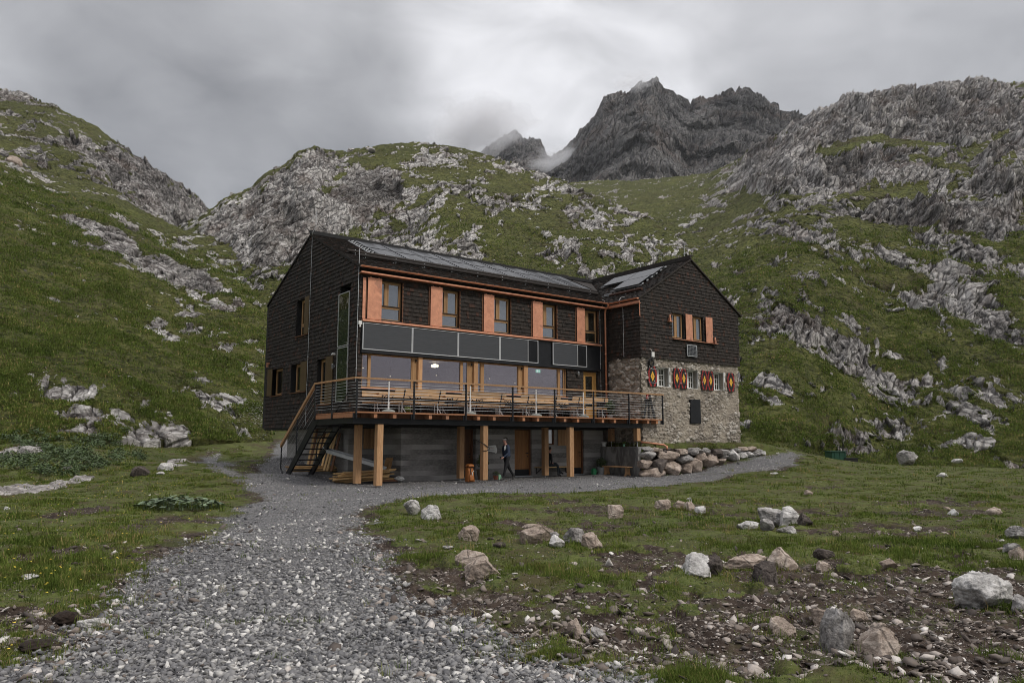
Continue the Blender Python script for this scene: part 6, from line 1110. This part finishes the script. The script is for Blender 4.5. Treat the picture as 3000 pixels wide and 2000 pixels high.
for s, n, kn, an, he, to, yy in ((-1, 'l', (9.98, .54), (9.98, .12), (9.95, .05), (10.14, .04), -.14), (1, 'r', (10.02, .60), (10.24, .20), (10.20, .13), (10.42, .12), .02)):
    J[n + 'hp'] = (9.56, Y0 + s * .09, .54, .09); J[n + 'th_'] = (9.80, Y0 + s * .08 - .05, (.54 + kn[1]) / 2, .078); J[n + 'kn'] = (kn[0], Y0 + yy - .05, kn[1], .060); J[n + 'cf'] = (kn[0] * .6 + an[0] * .4, Y0 + yy - .07, kn[1] * .6 + an[1] * .4, .056); J[n + 'an'] = (an[0], Y0 + yy - .09, an[1], .040); J[n + 'he'] = (he[0], Y0 + yy - .09, he[1], .040); J[n + 'to'] = (to[0], Y0 + yy - .10, to[1], .033)
    E_ += [('pelvis', n + 'hp'), (n + 'hp', n + 'th_'), (n + 'th_', n + 'kn'), (n + 'kn', n + 'cf'), (n + 'cf', n + 'an'), (n + 'an', n + 'he'), (n + 'an', n + 'to')]
seg = {k: 0 for k in J}; seg.update({k: 1 for k in ('waist', 'chest', 'neckb', 'lsh', 'rsh', 'lel', 'rel', 'lwrist', 'rwrist')}); seg.update({k: 2 for k in ('lhp', 'rhp', 'lth_', 'rth_', 'lkn', 'rkn', 'lcf', 'rcf', 'lan', 'ran')}); seg.update({k: 1 for k in ('lhe', 'rhe', 'lto', 'rto')})
P2 = person('person in black sitting on the wall bench between the timber posts, legs crossed', (9.6, Y0, 0), J, E_, [M['skin'], M['coal'], M['slate']], seg, [(9.785, Y0 - .03, 1.245), (9.785, Y0 + .03, 1.245)], None)
V, Fc = make_rock(52, 2, 3, .04, cut=(.9, 1)); mesh_np('hair', V * np.array([.19, .18, .17]) + np.array([.06, 0, 1.295]), Fc, M['hair'], None, True, P2.o)
# ================================================================ boulders lying on the meadow
BO = [  # pixel centre x, bottom y, width, height, kind, category words
 (1205, 1513, 48, 42, 'g', 'rounded grey boulder by the gravel bend, left neighbour of a pale knobbly one'), (1261, 1526, 60, 40, 'w', 'pale knobbly boulder beside a darker grey one where the grass meets the gravel bend'),
 (1372, 1588, 64, 42, 't', 'single domed tan boulder in bright grass below the timber posts'), (1382, 1665, 105, 44, 't', 'long tan boulder lying behind a pointed one in the middle of the meadow'), (1412, 1700, 106, 58, 't', 'wedge shaped tan boulder leaning on a longer one in the middle of the meadow'),
 (1580, 1572, 102, 34, 't', 'wide broken tan rock at the back of the central rock cluster'), (1567, 1598, 94, 42, 't', 'brown boulder at the front left of the central rock cluster'), (1633, 1608, 46, 35, 'w', 'whitish stone at the front of the central rock cluster'), (1625, 1584, 28, 22, 'g', 'small bluish stone wedged inside the central rock cluster'), (1682, 1594, 64, 42, 'g', 'grey boulder at the right end of the central rock cluster'), (1738, 1614, 68, 46, 't', 'tan boulder with a knob on top just right of the central rock cluster'),
 (1805, 1520, 48, 36, 't', 'pyramid shaped tan rock standing alone on the stony knoll'), (1944, 1498, 54, 30, 't', 'tan boulder at the left end of the rock row by the meadow crest'), (1991, 1491, 42, 22, 't', 'brown stone in the middle of the rock row by the meadow crest'), (2023, 1499, 34, 26, 't', 'tan stone carrying a small pale stone in the rock row by the meadow crest'), (2020, 1475, 16, 16, 'w', 'tiny pale stone perched on top of the rock row by the meadow crest'), (2054, 1508, 32, 22, 'w', 'pale stone at the right end of the rock row by the meadow crest'),
 (1687, 1872, 46, 48, 't', 'rounded brown stone standing upright among the pebbles at the bottom'), (1750, 1867, 60, 24, 'g', 'flat grey slab lying right of the rounded brown stone among the pebbles'),
 (2050, 1690, 90, 58, 'w', 'white half of a two toned boulder left of the long low tan slab'), (2090, 1688, 66, 56, 'd', 'dark half of a two toned boulder left of the long low tan slab'), (2194, 1674, 150, 38, 't', 'long low tan slab between the two toned boulder and the dark blocky rock'), (2299, 1672, 82, 58, 't', 'tan boulder with a dark notch behind the dark blocky rock'), (2254, 1718, 82, 62, 'd', 'dark brown blocky rock split by deep cracks'),
 (2279, 1541, 114, 46, 'g', 'grey boulder in the middle of the rock pile on the right meadow'), (2325, 1535, 74, 44, 'w', 'white crested boulder on top of the rock pile on the right meadow'), (2362, 1542, 40, 34, 'd', 'dark rock at the right end of the rock pile on the right meadow'), (2251, 1558, 40, 32, 'g', 'small grey pointed stone in front of the rock pile on the right meadow'), (2195, 1550, 66, 21, 'w', 'flat whitish slab left of the rock pile on the right meadow'), (2308, 1564, 56, 20, 'g', 'low grey stone at the foot of the rock pile on the right meadow'),
 (2470, 1912, 96, 112, 'g', 'largest upright grey rock at the bottom right with a bluish patch'), (2430, 1842, 96, 48, 't', 'tan rock arm reaching left behind the largest upright grey rock'), (2586, 1928, 112, 82, 't', 'big wedge shaped tan boulder right of the largest upright grey rock'), (2299, 1870, 74, 48, 't', 'tan chunk left of the largest upright grey rock'), (2520, 1828, 60, 36, 't', 'pointed brown stone behind the gap between two big bottom right rocks'),
 (2906, 1786, 148, 92, 'w', 'largest pale block at the right edge with a dark cracked left end'), (2998, 1790, 52, 38, 'g', 'grey stone touching the right side of the largest pale block'), (2608, 1665, 54, 24, 't', 'lone low tan stone in the dirt left of the largest pale block'), (2920, 1511, 46, 22, 't', 'smooth tan stone far right on the upper meadow'), (2781, 1502, 22, 16, 't', 'small tan stone behind a whitish one on the upper right meadow'), (2798, 1511, 32, 18, 'w', 'whitish stone in front of a small tan one on the upper right meadow'),
 (2992, 1586, 62, 38, 'g', 'dark grey boulder cut by the right edge of the upper meadow'), (2970, 1620, 52, 26, 'g', 'bluish stone below the dark grey boulder at the right edge'), (2992, 1642, 44, 34, 't', 'tan stone at the right edge below the bluish stone'), (2417, 1638, 62, 26, 'd', 'dark elongated clod like rock behind the tan notched boulder'), (2414, 1672, 44, 24, 't', 'small pointed tan stone in front of the dark elongated rock'),
 (2760, 1400, 40, 14, 'w', 'thin white slab near the crest of the right meadow'), (2665, 1361, 54, 38, 'g', 'jagged grey outcrop poking over the crest of the right meadow'), (2372, 1452, 30, 15, 't', 'small tan stone on bright grass right of the gravel bend'), (2270, 1392, 30, 8, 'w', 'flat white stone on bright grass just below the gravel bend'), (2810, 1354, 34, 10, 'w', 'low white stone beyond the jagged outcrop on the meadow crest'), (2455, 1572, 22, 16, 't', 'small leaning tan stone right of the meadow rock pile'), (2690, 1556, 28, 13, 'w', 'small pale pointed stone in the middle of the right meadow'),
 (407, 1399, 57, 30, 'd', 'dark mossy boulder with a pale top in the left meadow'), (482, 1379, 46, 22, 'w', 'white and brown stone right of the dark mossy boulder'), (468, 1391, 26, 9, 'w', 'little flat pale stone between the mossy boulder and the path'), (505, 1366, 26, 10, 'w', 'narrow pale stone at the start of the grassy path on the left'), (74, 1334, 54, 26, 'g', 'pale boulder below the shrubs at the left edge'), (12, 1345, 40, 26, 'g', 'grey boulder cut by the left edge below the shrubs'),
 (262, 1845, 96, 28, 'w', 'flat pale slab on the left border of the gravel'), (302, 1843, 34, 16, 't', 'small brown stone touching the flat pale slab left of the gravel'), (71, 1700, 66, 14, 'w', 'narrow white stone in the grass near the left edge'), (340, 1272, 26, 12, 'g', 'small grey stone below the shrub slope on the left'),
 (17, 1494, 18, 10, 'w', 'small white stone by the pale slabs at the left edge'), (1312, 1608, 36, 9, 'w', 'thin pale stone lying left below the single domed tan boulder'), (1463, 1606, 38, 16, 'd', 'flat dark stone between the domed boulder and the central rock cluster')]
BSEED = 0; BPOS = []
for i, (x, yb, wp, hp_, c, lab) in enumerate(BO):
    p = on_ground(x, yb - min(4, hp_ * .1)); d = p[1]; s = d / F_PX / .99; V, Fc = make_rock(300 + i * 7 + BSEED, 18, 5, .09, cut=(.50, .86), fine=.07); wd, hd = wp * s, hp_ * s; dp = min(wd, max(hd * 1.3, wd * .6))
    V = V * np.array([wd, dp, hd * 1.46]); 
    if i in (3, 4, 21, 32): V[:, 2] *= np.clip(1.05 - .8 * (V[:, 0] / wd) * (1 if i == 4 else -.4), .3, 1.3)
    BPOS.append((p[0], p[1] + dp * .30, wd * .5, dp * .5)); o = mesh_np('boulder', V, Fc, RM[c], None, False); o.location = Vector(p) + Vector((0, dp * .30, hd * .30)); o.rotation_euler = (0, 0, (i * 37 % 11 - 5) * .02); tag(o, lab, 'boulder', 'loose boulders on the meadow')
for x, yb, wp, hp_, D, lab, nm in ((677, 576, 20, 18, 180, 'square dark block perched on the skyline left of the rocky knoll', 'g'), (1087, 441, 22, 14, 183, 'small dark rock on the grassy skyline of the middle knoll', 'g')):
    p = at(x, yb, D); s = D / F_PX; V, Fc = make_rock(70 + x, 8, 3, .04, cut=(.6, .8)); o = mesh_np('boulder', V * np.array([wp * s, wp * s, hp_ * s * 1.2]), Fc, M['rk_grey'], None, False); o.location = Vector(p) + Vector((0, 1, hp_ * s * .45)); tag(o, lab, 'boulder')
p = at(36, 487, 117); T = Thing('rock_shelter', 'big split boulder with a little timber shelter under it on the left slope', 'shelter', (0, 0, 0), rot=0, world=Vector(p))
V, Fc = make_rock(88, 9, 4, .06); V = V * np.array([2.3, 2.2, 2.0]); V[:, 2] -= V[:, 0] * .28; mesh_np('boulder', V + np.array([0, .6, .9]), Fc, M['rk_tan'], None, False, T.o)
b = MB(); b.box(-1.15, -1.05, -.9, -.8, -.5, .45); b.box(-.35, -.25, -.9, -.8, -.7, .35); b.box(-1.15, -.25, -.9, -.82, -.48, -.38); b.hexa([(-1.2, -.9, .40), (-.2, -.9, .25), (-.2, 0, .25), (-1.2, 0, .40), (-1.2, -.9, .46), (-.2, -.9, .31), (-.2, 0, .31), (-1.2, 0, .46)]); T.part(b, 'timber_frame', M['lumber']); b = MB(); b.box(-1.05, -.35, -.6, -.5, -.45, .35); T.part(b, 'dark_opening', M['pblack'])
b = MB(); b.hexa([(.35, -1.1, -.75), (1.15, -1.1, -1.05), (1.15, -.3, -1.0), (.35, -.3, -.7), (.35, -1.1, -.70), (1.15, -1.1, -1.0), (1.15, -.3, -.95), (.35, -.3, -.65)]); T.part(b, 'slab_roof', M['white']); b = MB(); b.box(.40, .50, -1.0, -.9, -1.5, -.76); b.box(.5, .95, -.7, -.6, -1.5, -.9); T.part(b, 'timber_frame', M['lumber'])
# a sod of dark earth by the gravel
for x, yb, wp, hp_, lab in ((170, 1832, 86, 36, 'dark clod of peaty earth in the grass left of the gravel'), (95, 1915, 130, 30, 'dark peaty sod edge at the bottom left corner of the gravel')):
    p = on_ground(x, yb); s = p[1] / F_PX; V, Fc = make_rock(600 + x, 5, 4, .25, fine=.10); o = mesh_np('earth_clod', V * np.array([wp * s, wp * s * .7, hp_ * s * 1.2]), Fc, M['sod'], None, False); o.location = Vector(p) + Vector((0, .1, hp_ * s * .35)); tag(o, lab, 'clod of earth')
# ================================================================ gravel, scattered stones, grass
A1 = np.stack([gpx, gpy], -1); d1 = A1[1:, :-1] - A1[:-1, :-1]; d2 = A1[:-1, 1:] - A1[:-1, :-1]; area = (d1[..., 0] * d2[..., 1] - d1[..., 1] * d2[..., 0]) / 8.6
area = np.abs(area) * (np.sign(area) == np.sign(np.median(area))); cx_, cy_ = gpx[:-1, :-1], gpy[:-1, :-1]
rr_c = np.hypot(GX[:-1, :-1], GYY[:-1, :-1]); inside = (cx_ > -450) & (cx_ < 3450) & (cy_ < 2250) & (rr_c > 3.2) & (rr_c < 66); area = np.where(inside, area, 0)
area = np.where((cx_ < -60) | (cx_ > 3060) | (cy_ > 2060), area * .45, area)
bxc = (GX[:-1, :-1] - O0[0]) * DX[0] + (GYY[:-1, :-1] - O0[1]) * DX[1]; byc = (GX[:-1, :-1] - O0[0]) * DY[0] + (GYY[:-1, :-1] - O0[1]) * DY[1]; hidden = (bxc > 2) & (bxc < 13.3) & (byc > .1) | (bxc > 13.6) & (bxc < 21.4) & (byc > -2.1); area = np.where(hidden, 0, area)
RS = np.random.RandomState(5)
def sample(wt, n):
    w_ = (area * wt).ravel(); c = np.cumsum(w_); c /= c[-1]; k = np.searchsorted(c, RS.rand(n)); i, j = k // wt.shape[1], k % wt.shape[1]; u, v = RS.rand(n), RS.rand(n)
    L = lambda a: a[i, j] * (1 - u) * (1 - v) + a[i + 1, j] * u * (1 - v) + a[i, j + 1] * (1 - u) * v + a[i + 1, j + 1] * u * v
    return np.stack([L(GX), L(GYY), L(gz)], -1), L(ggr), L(gdi)
bm = bmesh.new(); bmesh.ops.create_icosphere(bm, subdivisions=1, radius=1); bm.verts.ensure_lookup_table(); ICO = np.array([v.co[:] for v in bm.verts]); ICF = np.array([[v.index for v in f.verts] for f in bm.faces]); bm.free()
OCT = np.array([[1, 0, 0], [-1, 0, 0], [0, 1, 0], [0, -1, 0], [0, 0, 1], [0, 0, -1]], float); OCF = np.array([[0, 2, 4], [2, 1, 4], [1, 3, 4], [3, 0, 4], [2, 0, 5], [1, 2, 5], [3, 1, 5], [0, 3, 5]])
def scatter_stones(P, S, tone, flat=(.22, .7)):
    Vs, Fs, Ts, off = [], [], [], 0
    rr = np.hypot(P[:, 0], P[:, 1]); big = S / rr * 730 > 2.6
    for sel, BV, BF in ((big, ICO, ICF), (~big, OCT, OCF)):
        k = np.where(sel)[0]; n = len(k)
        if n == 0: continue
        V = BV[None] * (1 + RS.uniform(-.40, .40, (n, len(BV), 1))) + RS.uniform(-.20, .20, (n, len(BV), 3)); an = RS.rand(n) * 6.283; f = RS.uniform(*flat, n); asp = RS.uniform(.6, 1.0, n)
        V = V * np.stack([np.ones(n), asp, f], -1)[:, None] * (S[k] / 2)[:, None, None]; tx, ty = RS.normal(0, .35, n), RS.normal(0, .35, n)
        V[..., 2] += V[..., 0] * tx[:, None] + V[..., 1] * ty[:, None]; c, s = np.cos(an)[:, None], np.sin(an)[:, None]; X = V[..., 0] * c - V[..., 1] * s; Yq = V[..., 0] * s + V[..., 1] * c
        V = np.stack([X, Yq, V[..., 2]], -1) + P[k][:, None]; V[..., 2] += (S[k] * f * .22)[:, None]
        Vs.append(V.reshape(-1, 3)); Fs.append((BF[None] + (np.arange(n) * len(BV))[:, None, None]).reshape(-1, 3) + off); Ts.append(np.repeat(tone[k], len(BF))); off += n * len(BV)
    return np.concatenate(Vs), np.concatenate(Fs), np.concatenate(Ts)
def pebble(name, stops):
    t = NT(name); c = t.ramp(t.attr('tone'), stops); n = t.noise(40, 4, .7); c = t.mix(t.rng(n, .35, .7, 0, .4), c, (.10, .10, .105)); return t.done(t.pbsdf(c, .85, 0, t.bump(n, .4, .004), .3))
M['pebble'] = pebble('grey_gravel', [(0, (.045, .044, .047)), (.28, (.12, .118, .122)), (.60, (.215, .21, .21)), (.86, (.34, .33, .315)), (.97, (.62, .60, .57))])
M['pebble2'] = pebble('brown_stones', [(0, (.040, .028, .022)), (.30, (.10, .078, .064)), (.58, (.23, .188, .158)), (.82, (.42, .365, .325)), (.97, (.70, .66, .62))])
gmask = sstep(.3, .6, ggr[:-1, :-1]); dmask = sstep(.3, .6, gdi[:-1, :-1]); gm = np.clip(1 - gmask - dmask, 0, 1)
P, _, _ = sample(gmask, 170000); rr = np.hypot(P[:, 0], P[:, 1]); S = np.exp(RS.normal(math.log(.0125), .82, len(P))); S = np.maximum(S, 1.0 * rr / 730); S = np.minimum(S, .045 + .003 * rr + (RS.rand(len(P)) < .04) * .10)
q3 = P / 1.6; q3[:, 2] = 0; tn = np.clip(RS.beta(1.5, 1.7, len(P)) + (S > .05) * .15 + (fbm(q3, 4, 66) - .5) * .7, 0, 1); V, Fc, Tn = scatter_stones(P, S, tn); tag(mesh_np('gravel', V, Fc, M['pebble'], {'tone': ('FACE', Tn)}, False), kind='stuff')
edge_ = np.exp(-((ggr[:-1, :-1] - .5) / .3) ** 2) * .6; P, _, _ = sample(np.clip(dmask * 1.0 + edge_ + .20 * gm * (fbm(np.stack([GX, GYY, 0 * GX], -1)[:-1, :-1] / 1.7, 3, 77) > .5), 0, 1), 54000); rr = np.hypot(P[:, 0], P[:, 1]); S = np.exp(RS.normal(math.log(.0125), .88, len(P))); S = np.clip(S, .9 * rr / 730, .12)
V, Fc, Tn = scatter_stones(P, S, np.clip(RS.beta(1.2, 1.3, len(P)), 0, 1), (.15, .5)); tag(mesh_np('scattered_stones', V, Fc, M['pebble2'], {'tone': ('FACE', Tn)}, False), kind='stuff')
def grass_mesh(P, H, W, lean, tone):
    n = len(P); a = RS.rand(n) * 6.283; d = np.stack([np.cos(a), np.sin(a), 0 * a], -1); s = np.stack([-d[:, 1], d[:, 0], 0 * a], -1); mid = P + np.array([0, 0, 1]) * (H * .55)[:, None] + d * (H * lean * .3)[:, None]; tip = P + np.array([0, 0, 1]) * (H * (1 - lean * .3))[:, None] + d * (H * lean)[:, None]
    V = np.stack([P - s * W[:, None] / 2, P + s * W[:, None] / 2, mid + s * W[:, None] * .38, mid - s * W[:, None] * .38, tip], 1); o5 = np.arange(n)[:, None] * 5; F1_ = np.concatenate([o5 + np.array([0, 1, 2]), o5 + np.array([0, 2, 3]), o5 + np.array([3, 2, 4])], 0); return V.reshape(-1, 3), F1_, np.tile(tone, 3)
def blade_mat():
    t = NT('grass_blades'); tn = t.attr('tone'); n = t.noise(.5, 3)
    c = t.ramp(tn, [(0, (.028, .045, .010)), (.30, (.072, .112, .022)), (.65, (.135, .185, .040)), (.86, (.22, .24, .07)), (.97, (.36, .27, .13))]); c = t.mix(t.rng(n, .35, .65, 0, .45), c, (.135, .165, .040)); c = t.mix(t.rng(t.noise(1.6, 4, .6), .54, .70, 0, .65), c, (.105, .075, .034)); d = t.n('ShaderNodeBsdfDiffuse'); t.put(d.inputs[0], c); tr = t.n('ShaderNodeBsdfTranslucent'); t.put(tr.inputs[0], c)
    m = t.n('ShaderNodeMixShader'); m.inputs[0].default_value = .35; t.put(m.inputs[1], d.outputs[0]); t.put(m.inputs[2], tr.outputs[0]); return t.done(m)
M['blade'] = blade_mat()
gfield = fbm(np.stack([GX, GYY, 0 * GX], -1)[:-1, :-1] / .9, 4, 21); tall = uni(gfield); gw = (.035 * gmask * (uni(fbm(np.stack([GX, GYY, 0 * GX], -1)[:-1, :-1] / .6, 4, 97)) > .80) + gm * (.18 + sstep(.30, .62, uni(fbm(np.stack([GX, GYY, 0 * GX], -1)[:-1, :-1] / .35, 4, 98)))) + .16 * dmask * (uni(fbm(np.stack([GX, GYY, 0 * GX], -1)[:-1, :-1] / .5, 3, 99)) > .6)) * (.25 + 1.2 * tall) * (1 - .9 * sstep(.5, .9, grk[:-1, :-1]))
P, _, _ = sample(gw, 92000); 
_ex = []
for bx_, by_, ba, bb in BPOS:
    k = int(30 + 90 * min(1, ba)); a = RS.rand(k) * 6.283; f = RS.uniform(.80, 1.15, k); X_, Y_2 = bx_ + np.cos(a) * ba * f, by_ + np.sin(a) * bb * f; _ex.append(np.stack([X_, Y_2, [gh(u, v) for u, v in zip(X_, Y_2)]], -1))
_ex = np.concatenate(_ex); P = np.concatenate([P, _ex]); nb = 7; n = len(P); rr = np.hypot(P[:, 0], P[:, 1]); q3 = P / .9; q3[:, 2] = 0; tl = uni(fbm(q3, 4, 21)); H0 = (.016 + .050 * tl ** 2.4 + .09 * (RS.rand(n) < .035)) * (1 + .010 * rr)
Pb_ = np.repeat(P, nb, 0) + np.concatenate([RS.normal(0, 1, (n * nb, 2)) * np.repeat(.018 + .0022 * rr, nb)[:, None], np.zeros((n * nb, 1))], 1); Hb = np.repeat(H0, nb) * RS.uniform(.55, 1.25, n * nb); rb = np.repeat(rr, nb); Wb = np.maximum(.0035, .55 * rb / 730); Pb_[:, 2] -= .01
q4 = P / 1.4; q4[:, 2] = 0; tnb = np.clip(np.repeat(RS.beta(1.6, 1.9, n) + (fbm(q4, 4, 88) - .5) * .9, nb) + RS.normal(0, .10, n * nb), 0, 1); V, Fc, Tn = grass_mesh(Pb_, Hb, Wb, RS.uniform(.15, .9, n * nb), tnb); tag(mesh_np('grass', V, Fc, M['blade'], {'tone': ('FACE', Tn)}, False), kind='stuff')
def slope_grass(Pg, m, n, dmax, name):
    x_, y_ = project(Pg); a1, b1 = x_[1:, :-1] - x_[:-1, :-1], y_[1:, :-1] - y_[:-1, :-1]; a2, b2 = x_[:-1, 1:] - x_[:-1, :-1], y_[:-1, 1:] - y_[:-1, :-1]; wt = np.abs(a1 * b2 - b1 * a2) * (m[:-1, :-1] < .25) * (Pg[:-1, :-1, 1] < dmax) * (x_[:-1, :-1] > -300) * (x_[:-1, :-1] < 3300); wt[-20:] = 0
    wt *= .2 + sstep(.35, .7, uni(fbm(Pg[:-1, :-1] / 2.2, 4, 12))); c = np.cumsum(wt.ravel()); c /= c[-1]; k = np.searchsorted(c, RS.rand(n)); i, j = k // wt.shape[1], k % wt.shape[1]; u, v = RS.rand(n)[:, None], RS.rand(n)[:, None]
    P = Pg[i, j] * (1 - u) * (1 - v) + Pg[i + 1, j] * u * (1 - v) + Pg[i, j + 1] * (1 - u) * v + Pg[i + 1, j + 1] * u * v; nb = 5; rr = np.repeat(P[:, 1], nb); t0 = np.repeat(np.clip(RS.beta(1.6, 2.1, n) + (fbm(P / 3.0, 4, 13) - .5) * .9, 0, 1), nb)
    Pq = np.repeat(P, nb, 0) + RS.normal(0, 1, (n * nb, 3)) * (.0035 * rr)[:, None] * np.array([1, 1, .1]); H = RS.uniform(.5, 1.3, n * nb) * (.07 + .0016 * rr) * np.repeat(RS.uniform(.5, 1.5, n), nb); V, Fc, Tn = grass_mesh(Pq, H, np.maximum(.02, .75 * rr / 730), RS.uniform(.2, 1.1, n * nb), np.clip(t0 + RS.normal(0, .08, n * nb), 0, 1))
    tag(mesh_np(name, V, Fc, M['blade'], {'tone': ('FACE', Tn)}, False), kind='stuff')
slope_grass(L1, MASK[4], 42000, 110, 'slope_grass'); slope_grass(L4, MASK[2], 34000, 115, 'slope_grass'); slope_grass(L3, MASK[3], 16000, 130, 'slope_grass')
# wild flowers
M['flower_y'] = m_simple('yellow_petals', (.75, .55, .05), .7, var=.1); M['flower_w'] = m_simple('white_petals', (.72, .72, .66), .7, var=.1)
def flowers(name, P, s, mat, h):
    n = len(P); B = np.array([[-1, 0, 0], [0, -1, .2], [1, 0, 0], [0, 1, .3]]) * .5; V = P[:, None] + np.array([0, 0, 1]) * (h * RS.uniform(.6, 1.2, n))[:, None, None] + B[None] * (s * RS.uniform(.6, 1.3, n))[:, None, None]; Fc = (np.array([[0, 1, 2, 3]])[None] + (np.arange(n) * 4)[:, None, None]).reshape(-1, 4); tag(mesh_np(name, V.reshape(-1, 3), Fc, mat, {'tone': ('FACE', RS.rand(n))}, False), kind='stuff')
lm = gm * ((cx_ < 720) & (cy_ > 1360)) * (blobs(cx_, cy_, [(260, 1110, 200, 60, -8, 1)]) + .15); P, _, _ = sample(lm, 420); flowers('yellow_flowers', P, .022 + .0006 * np.hypot(P[:, 0], P[:, 1]), M['flower_y'], .12)
def on_layer(G, x0, x1, x, y):
    j = int(np.clip((x - x0) / (x1 - x0) * (G.shape[1] - 1), 0, G.shape[1] - 1)); col = G[:-17, j]; q = project(col)[1]; k = int(np.argmin(np.abs(q - y))); return col[k] if abs(q[k] - y) < 5 else None
WF = []
for k in range(900):
    x, y = RS.normal(800, 60), RS.normal(1225, 26)
    c = [q for q in (on_layer(L1, -1100, 800, x, y) if x < 800 else None, on_layer(L3, 440, 2420, x, y)) if q is not None]
    if c: WF.append(min(c, key=lambda q: q[1]))
flowers('white_flowers', np.array(WF), .11, M['flower_w'], .35)
# broad leaved plants left of the gravel and shrubs on the lower slope
p = on_ground(525, 1488); rnd = random.Random(12); b = MB()
for k in range(520):
    u, v = rnd.uniform(-1, 1), rnd.uniform(-1, 1)
    if u * u + v * v > 1: continue
    q = Vector(p) + Vector((u * 1.02, v * .62, .08 + .20 * (1 - u * u - v * v) * rnd.uniform(.6, 1.1))); s = rnd.uniform(.04, .085); a = rnd.random() * 6.28; tl = rnd.uniform(-.5, .5); P6 = [q + Vector((math.cos(a + t) * s * r_, math.sin(a + t) * s * r_, math.cos(t) * s * tl)) for t, r_ in ((0, 1), (1, .85), (2.1, .8), (2.9, .45), (3.4, .45), (4.2, .8), (5.3, .85))]; b.add(P6, [tuple(range(7))])
    if k % 3 == 0: b.tube([q, (q.x, q.y, p[2])], .006, 4)
o = b.build('broad_leaved_plant', M['leaf2']); tag(o, 'low patch of blue-green broad leaves on the left meadow beside the gravel', 'plant')
b = MB(); rnd = random.Random(13)
def ground_or_slope(x, y):                          # nearest built surface along the pixel's ray: meadow or left slope
    r = ray(x, y); j = int(np.clip((x + 1100) / 1900 * (L1.shape[1] - 1), 0, L1.shape[1] - 1)); col = L1[:-17, j]; cpy = project(col)[1]; k = int(np.argmin(np.abs(cpy - y))); pl = col[k]; g = on_ground(x, y); return pl if (abs(cpy[k] - y) < 4 and pl[1] < g[1]) else g
SHR = []
for x, y, wx, hy, n in ((60, 1015, 60, 20, 26), (150, 1040, 70, 24, 34), (230, 1015, 50, 20, 24), (200, 1068, 80, 14, 26), (40, 1062, 60, 18, 22), (110, 1088, 70, 8, 14), (300, 1055, 50, 12, 14)):
    for _ in range(n):
        X, Yp = (x + rnd.gauss(0, .5) * wx) * Q, (y + rnd.gauss(0, .5) * hy) * Q; q = ground_or_slope(X, Yp)
        if 20 < q[1] < 60: SHR.append(q)
for q in SHR:
    rad = rnd.uniform(.2, .5); leaves(b, Vector(q) + Vector((0, 0, rad * .35)), 1, int(60 + 60 * rad), rnd.uniform(.07, .11), rnd, .6, (rad, rad, rad * .65))
o = b.build('shrubs', M['leaf']); tag(o, kind='stuff')

# ================================================================ air and cloud
def vol_mat(name, dens, col, noise=None, aniso=.2):
    m = bpy.data.materials.new(name); m.use_nodes = True; t = m.node_tree; t.nodes.clear(); o = t.nodes.new('ShaderNodeOutputMaterial'); v = t.nodes.new('ShaderNodeVolumePrincipled'); v.inputs['Color'].default_value = (*col, 1); v.inputs['Anisotropy'].default_value = aniso; v.inputs['Density'].default_value = dens
    if noise:
        tc_ = t.nodes.new('ShaderNodeTexCoord'); mp_ = t.nodes.new('ShaderNodeMapping'); t.links.new(tc_.outputs['Object'], mp_.inputs[0]); mp_.inputs['Scale'].default_value = noise[1]
        n = t.nodes.new('ShaderNodeTexNoise'); t.links.new(mp_.outputs[0], n.inputs['Vector']); n.inputs['Scale'].default_value = noise[0]; n.inputs['Detail'].default_value = 5; n.inputs['Roughness'].default_value = .6
        ln = t.nodes.new('ShaderNodeVectorMath'); ln.operation = 'LENGTH'; t.links.new(tc_.outputs['Object'], ln.inputs[0]); fa = t.nodes.new('ShaderNodeMapRange'); fa.interpolation_type = 'SMOOTHSTEP'; t.links.new(ln.outputs['Value'], fa.inputs[0]); fa.inputs[1].default_value = .25; fa.inputs[2].default_value = .98; fa.inputs[3].default_value = 1; fa.inputs[4].default_value = 0
        a = t.nodes.new('ShaderNodeMath'); a.operation = 'MULTIPLY_ADD'; t.links.new(n.outputs[0], a.inputs[0]); a.inputs[1].default_value = 2.6; a.inputs[2].default_value = -1.75; ad_ = t.nodes.new('ShaderNodeMath'); ad_.operation = 'ADD'; t.links.new(a.outputs[0], ad_.inputs[0]); t.links.new(fa.outputs[0], ad_.inputs[1])
        mx = t.nodes.new('ShaderNodeMath'); mx.operation = 'MAXIMUM'; t.links.new(ad_.outputs[0], mx.inputs[0]); mx.inputs[1].default_value = 0; mu = t.nodes.new('ShaderNodeMath'); mu.operation = 'MULTIPLY'; t.links.new(mx.outputs[0], mu.inputs[0]); mu.inputs[1].default_value = dens; t.links.new(mu.outputs[0], v.inputs['Density'])
    t.links.new(v.outputs[0], o.inputs['Volume']); return m
b = MB(); b.box(-1650, 1650, -1650, 1650, -14, 470); o = b.build('haze', vol_mat('haze', .00007, (.93, .95, 1.0))); tag(o, kind='stuff')
M['cloud'] = vol_mat('cloud', .055, (.96, .96, .98), (2.2, (1, 1, 1)), .3)
for x, y, D, rx, rz in ((1400, 372, 1090, 120, 70), (1640, 470, 850, 60, 24), (1860, 238, 815, 38, 16)):
    bm = bmesh.new(); bmesh.ops.create_icosphere(bm, subdivisions=3, radius=1); me = bpy.data.meshes.new('cloud'); bm.to_mesh(me); bm.free(); me.materials.append(M['cloud']); o = bpy.data.objects.new('cloud', me); sc.collection.objects.link(o); o.location = at(x, y, D); o.scale = (rx, rx * .8, rz); tag(o, kind='stuff')
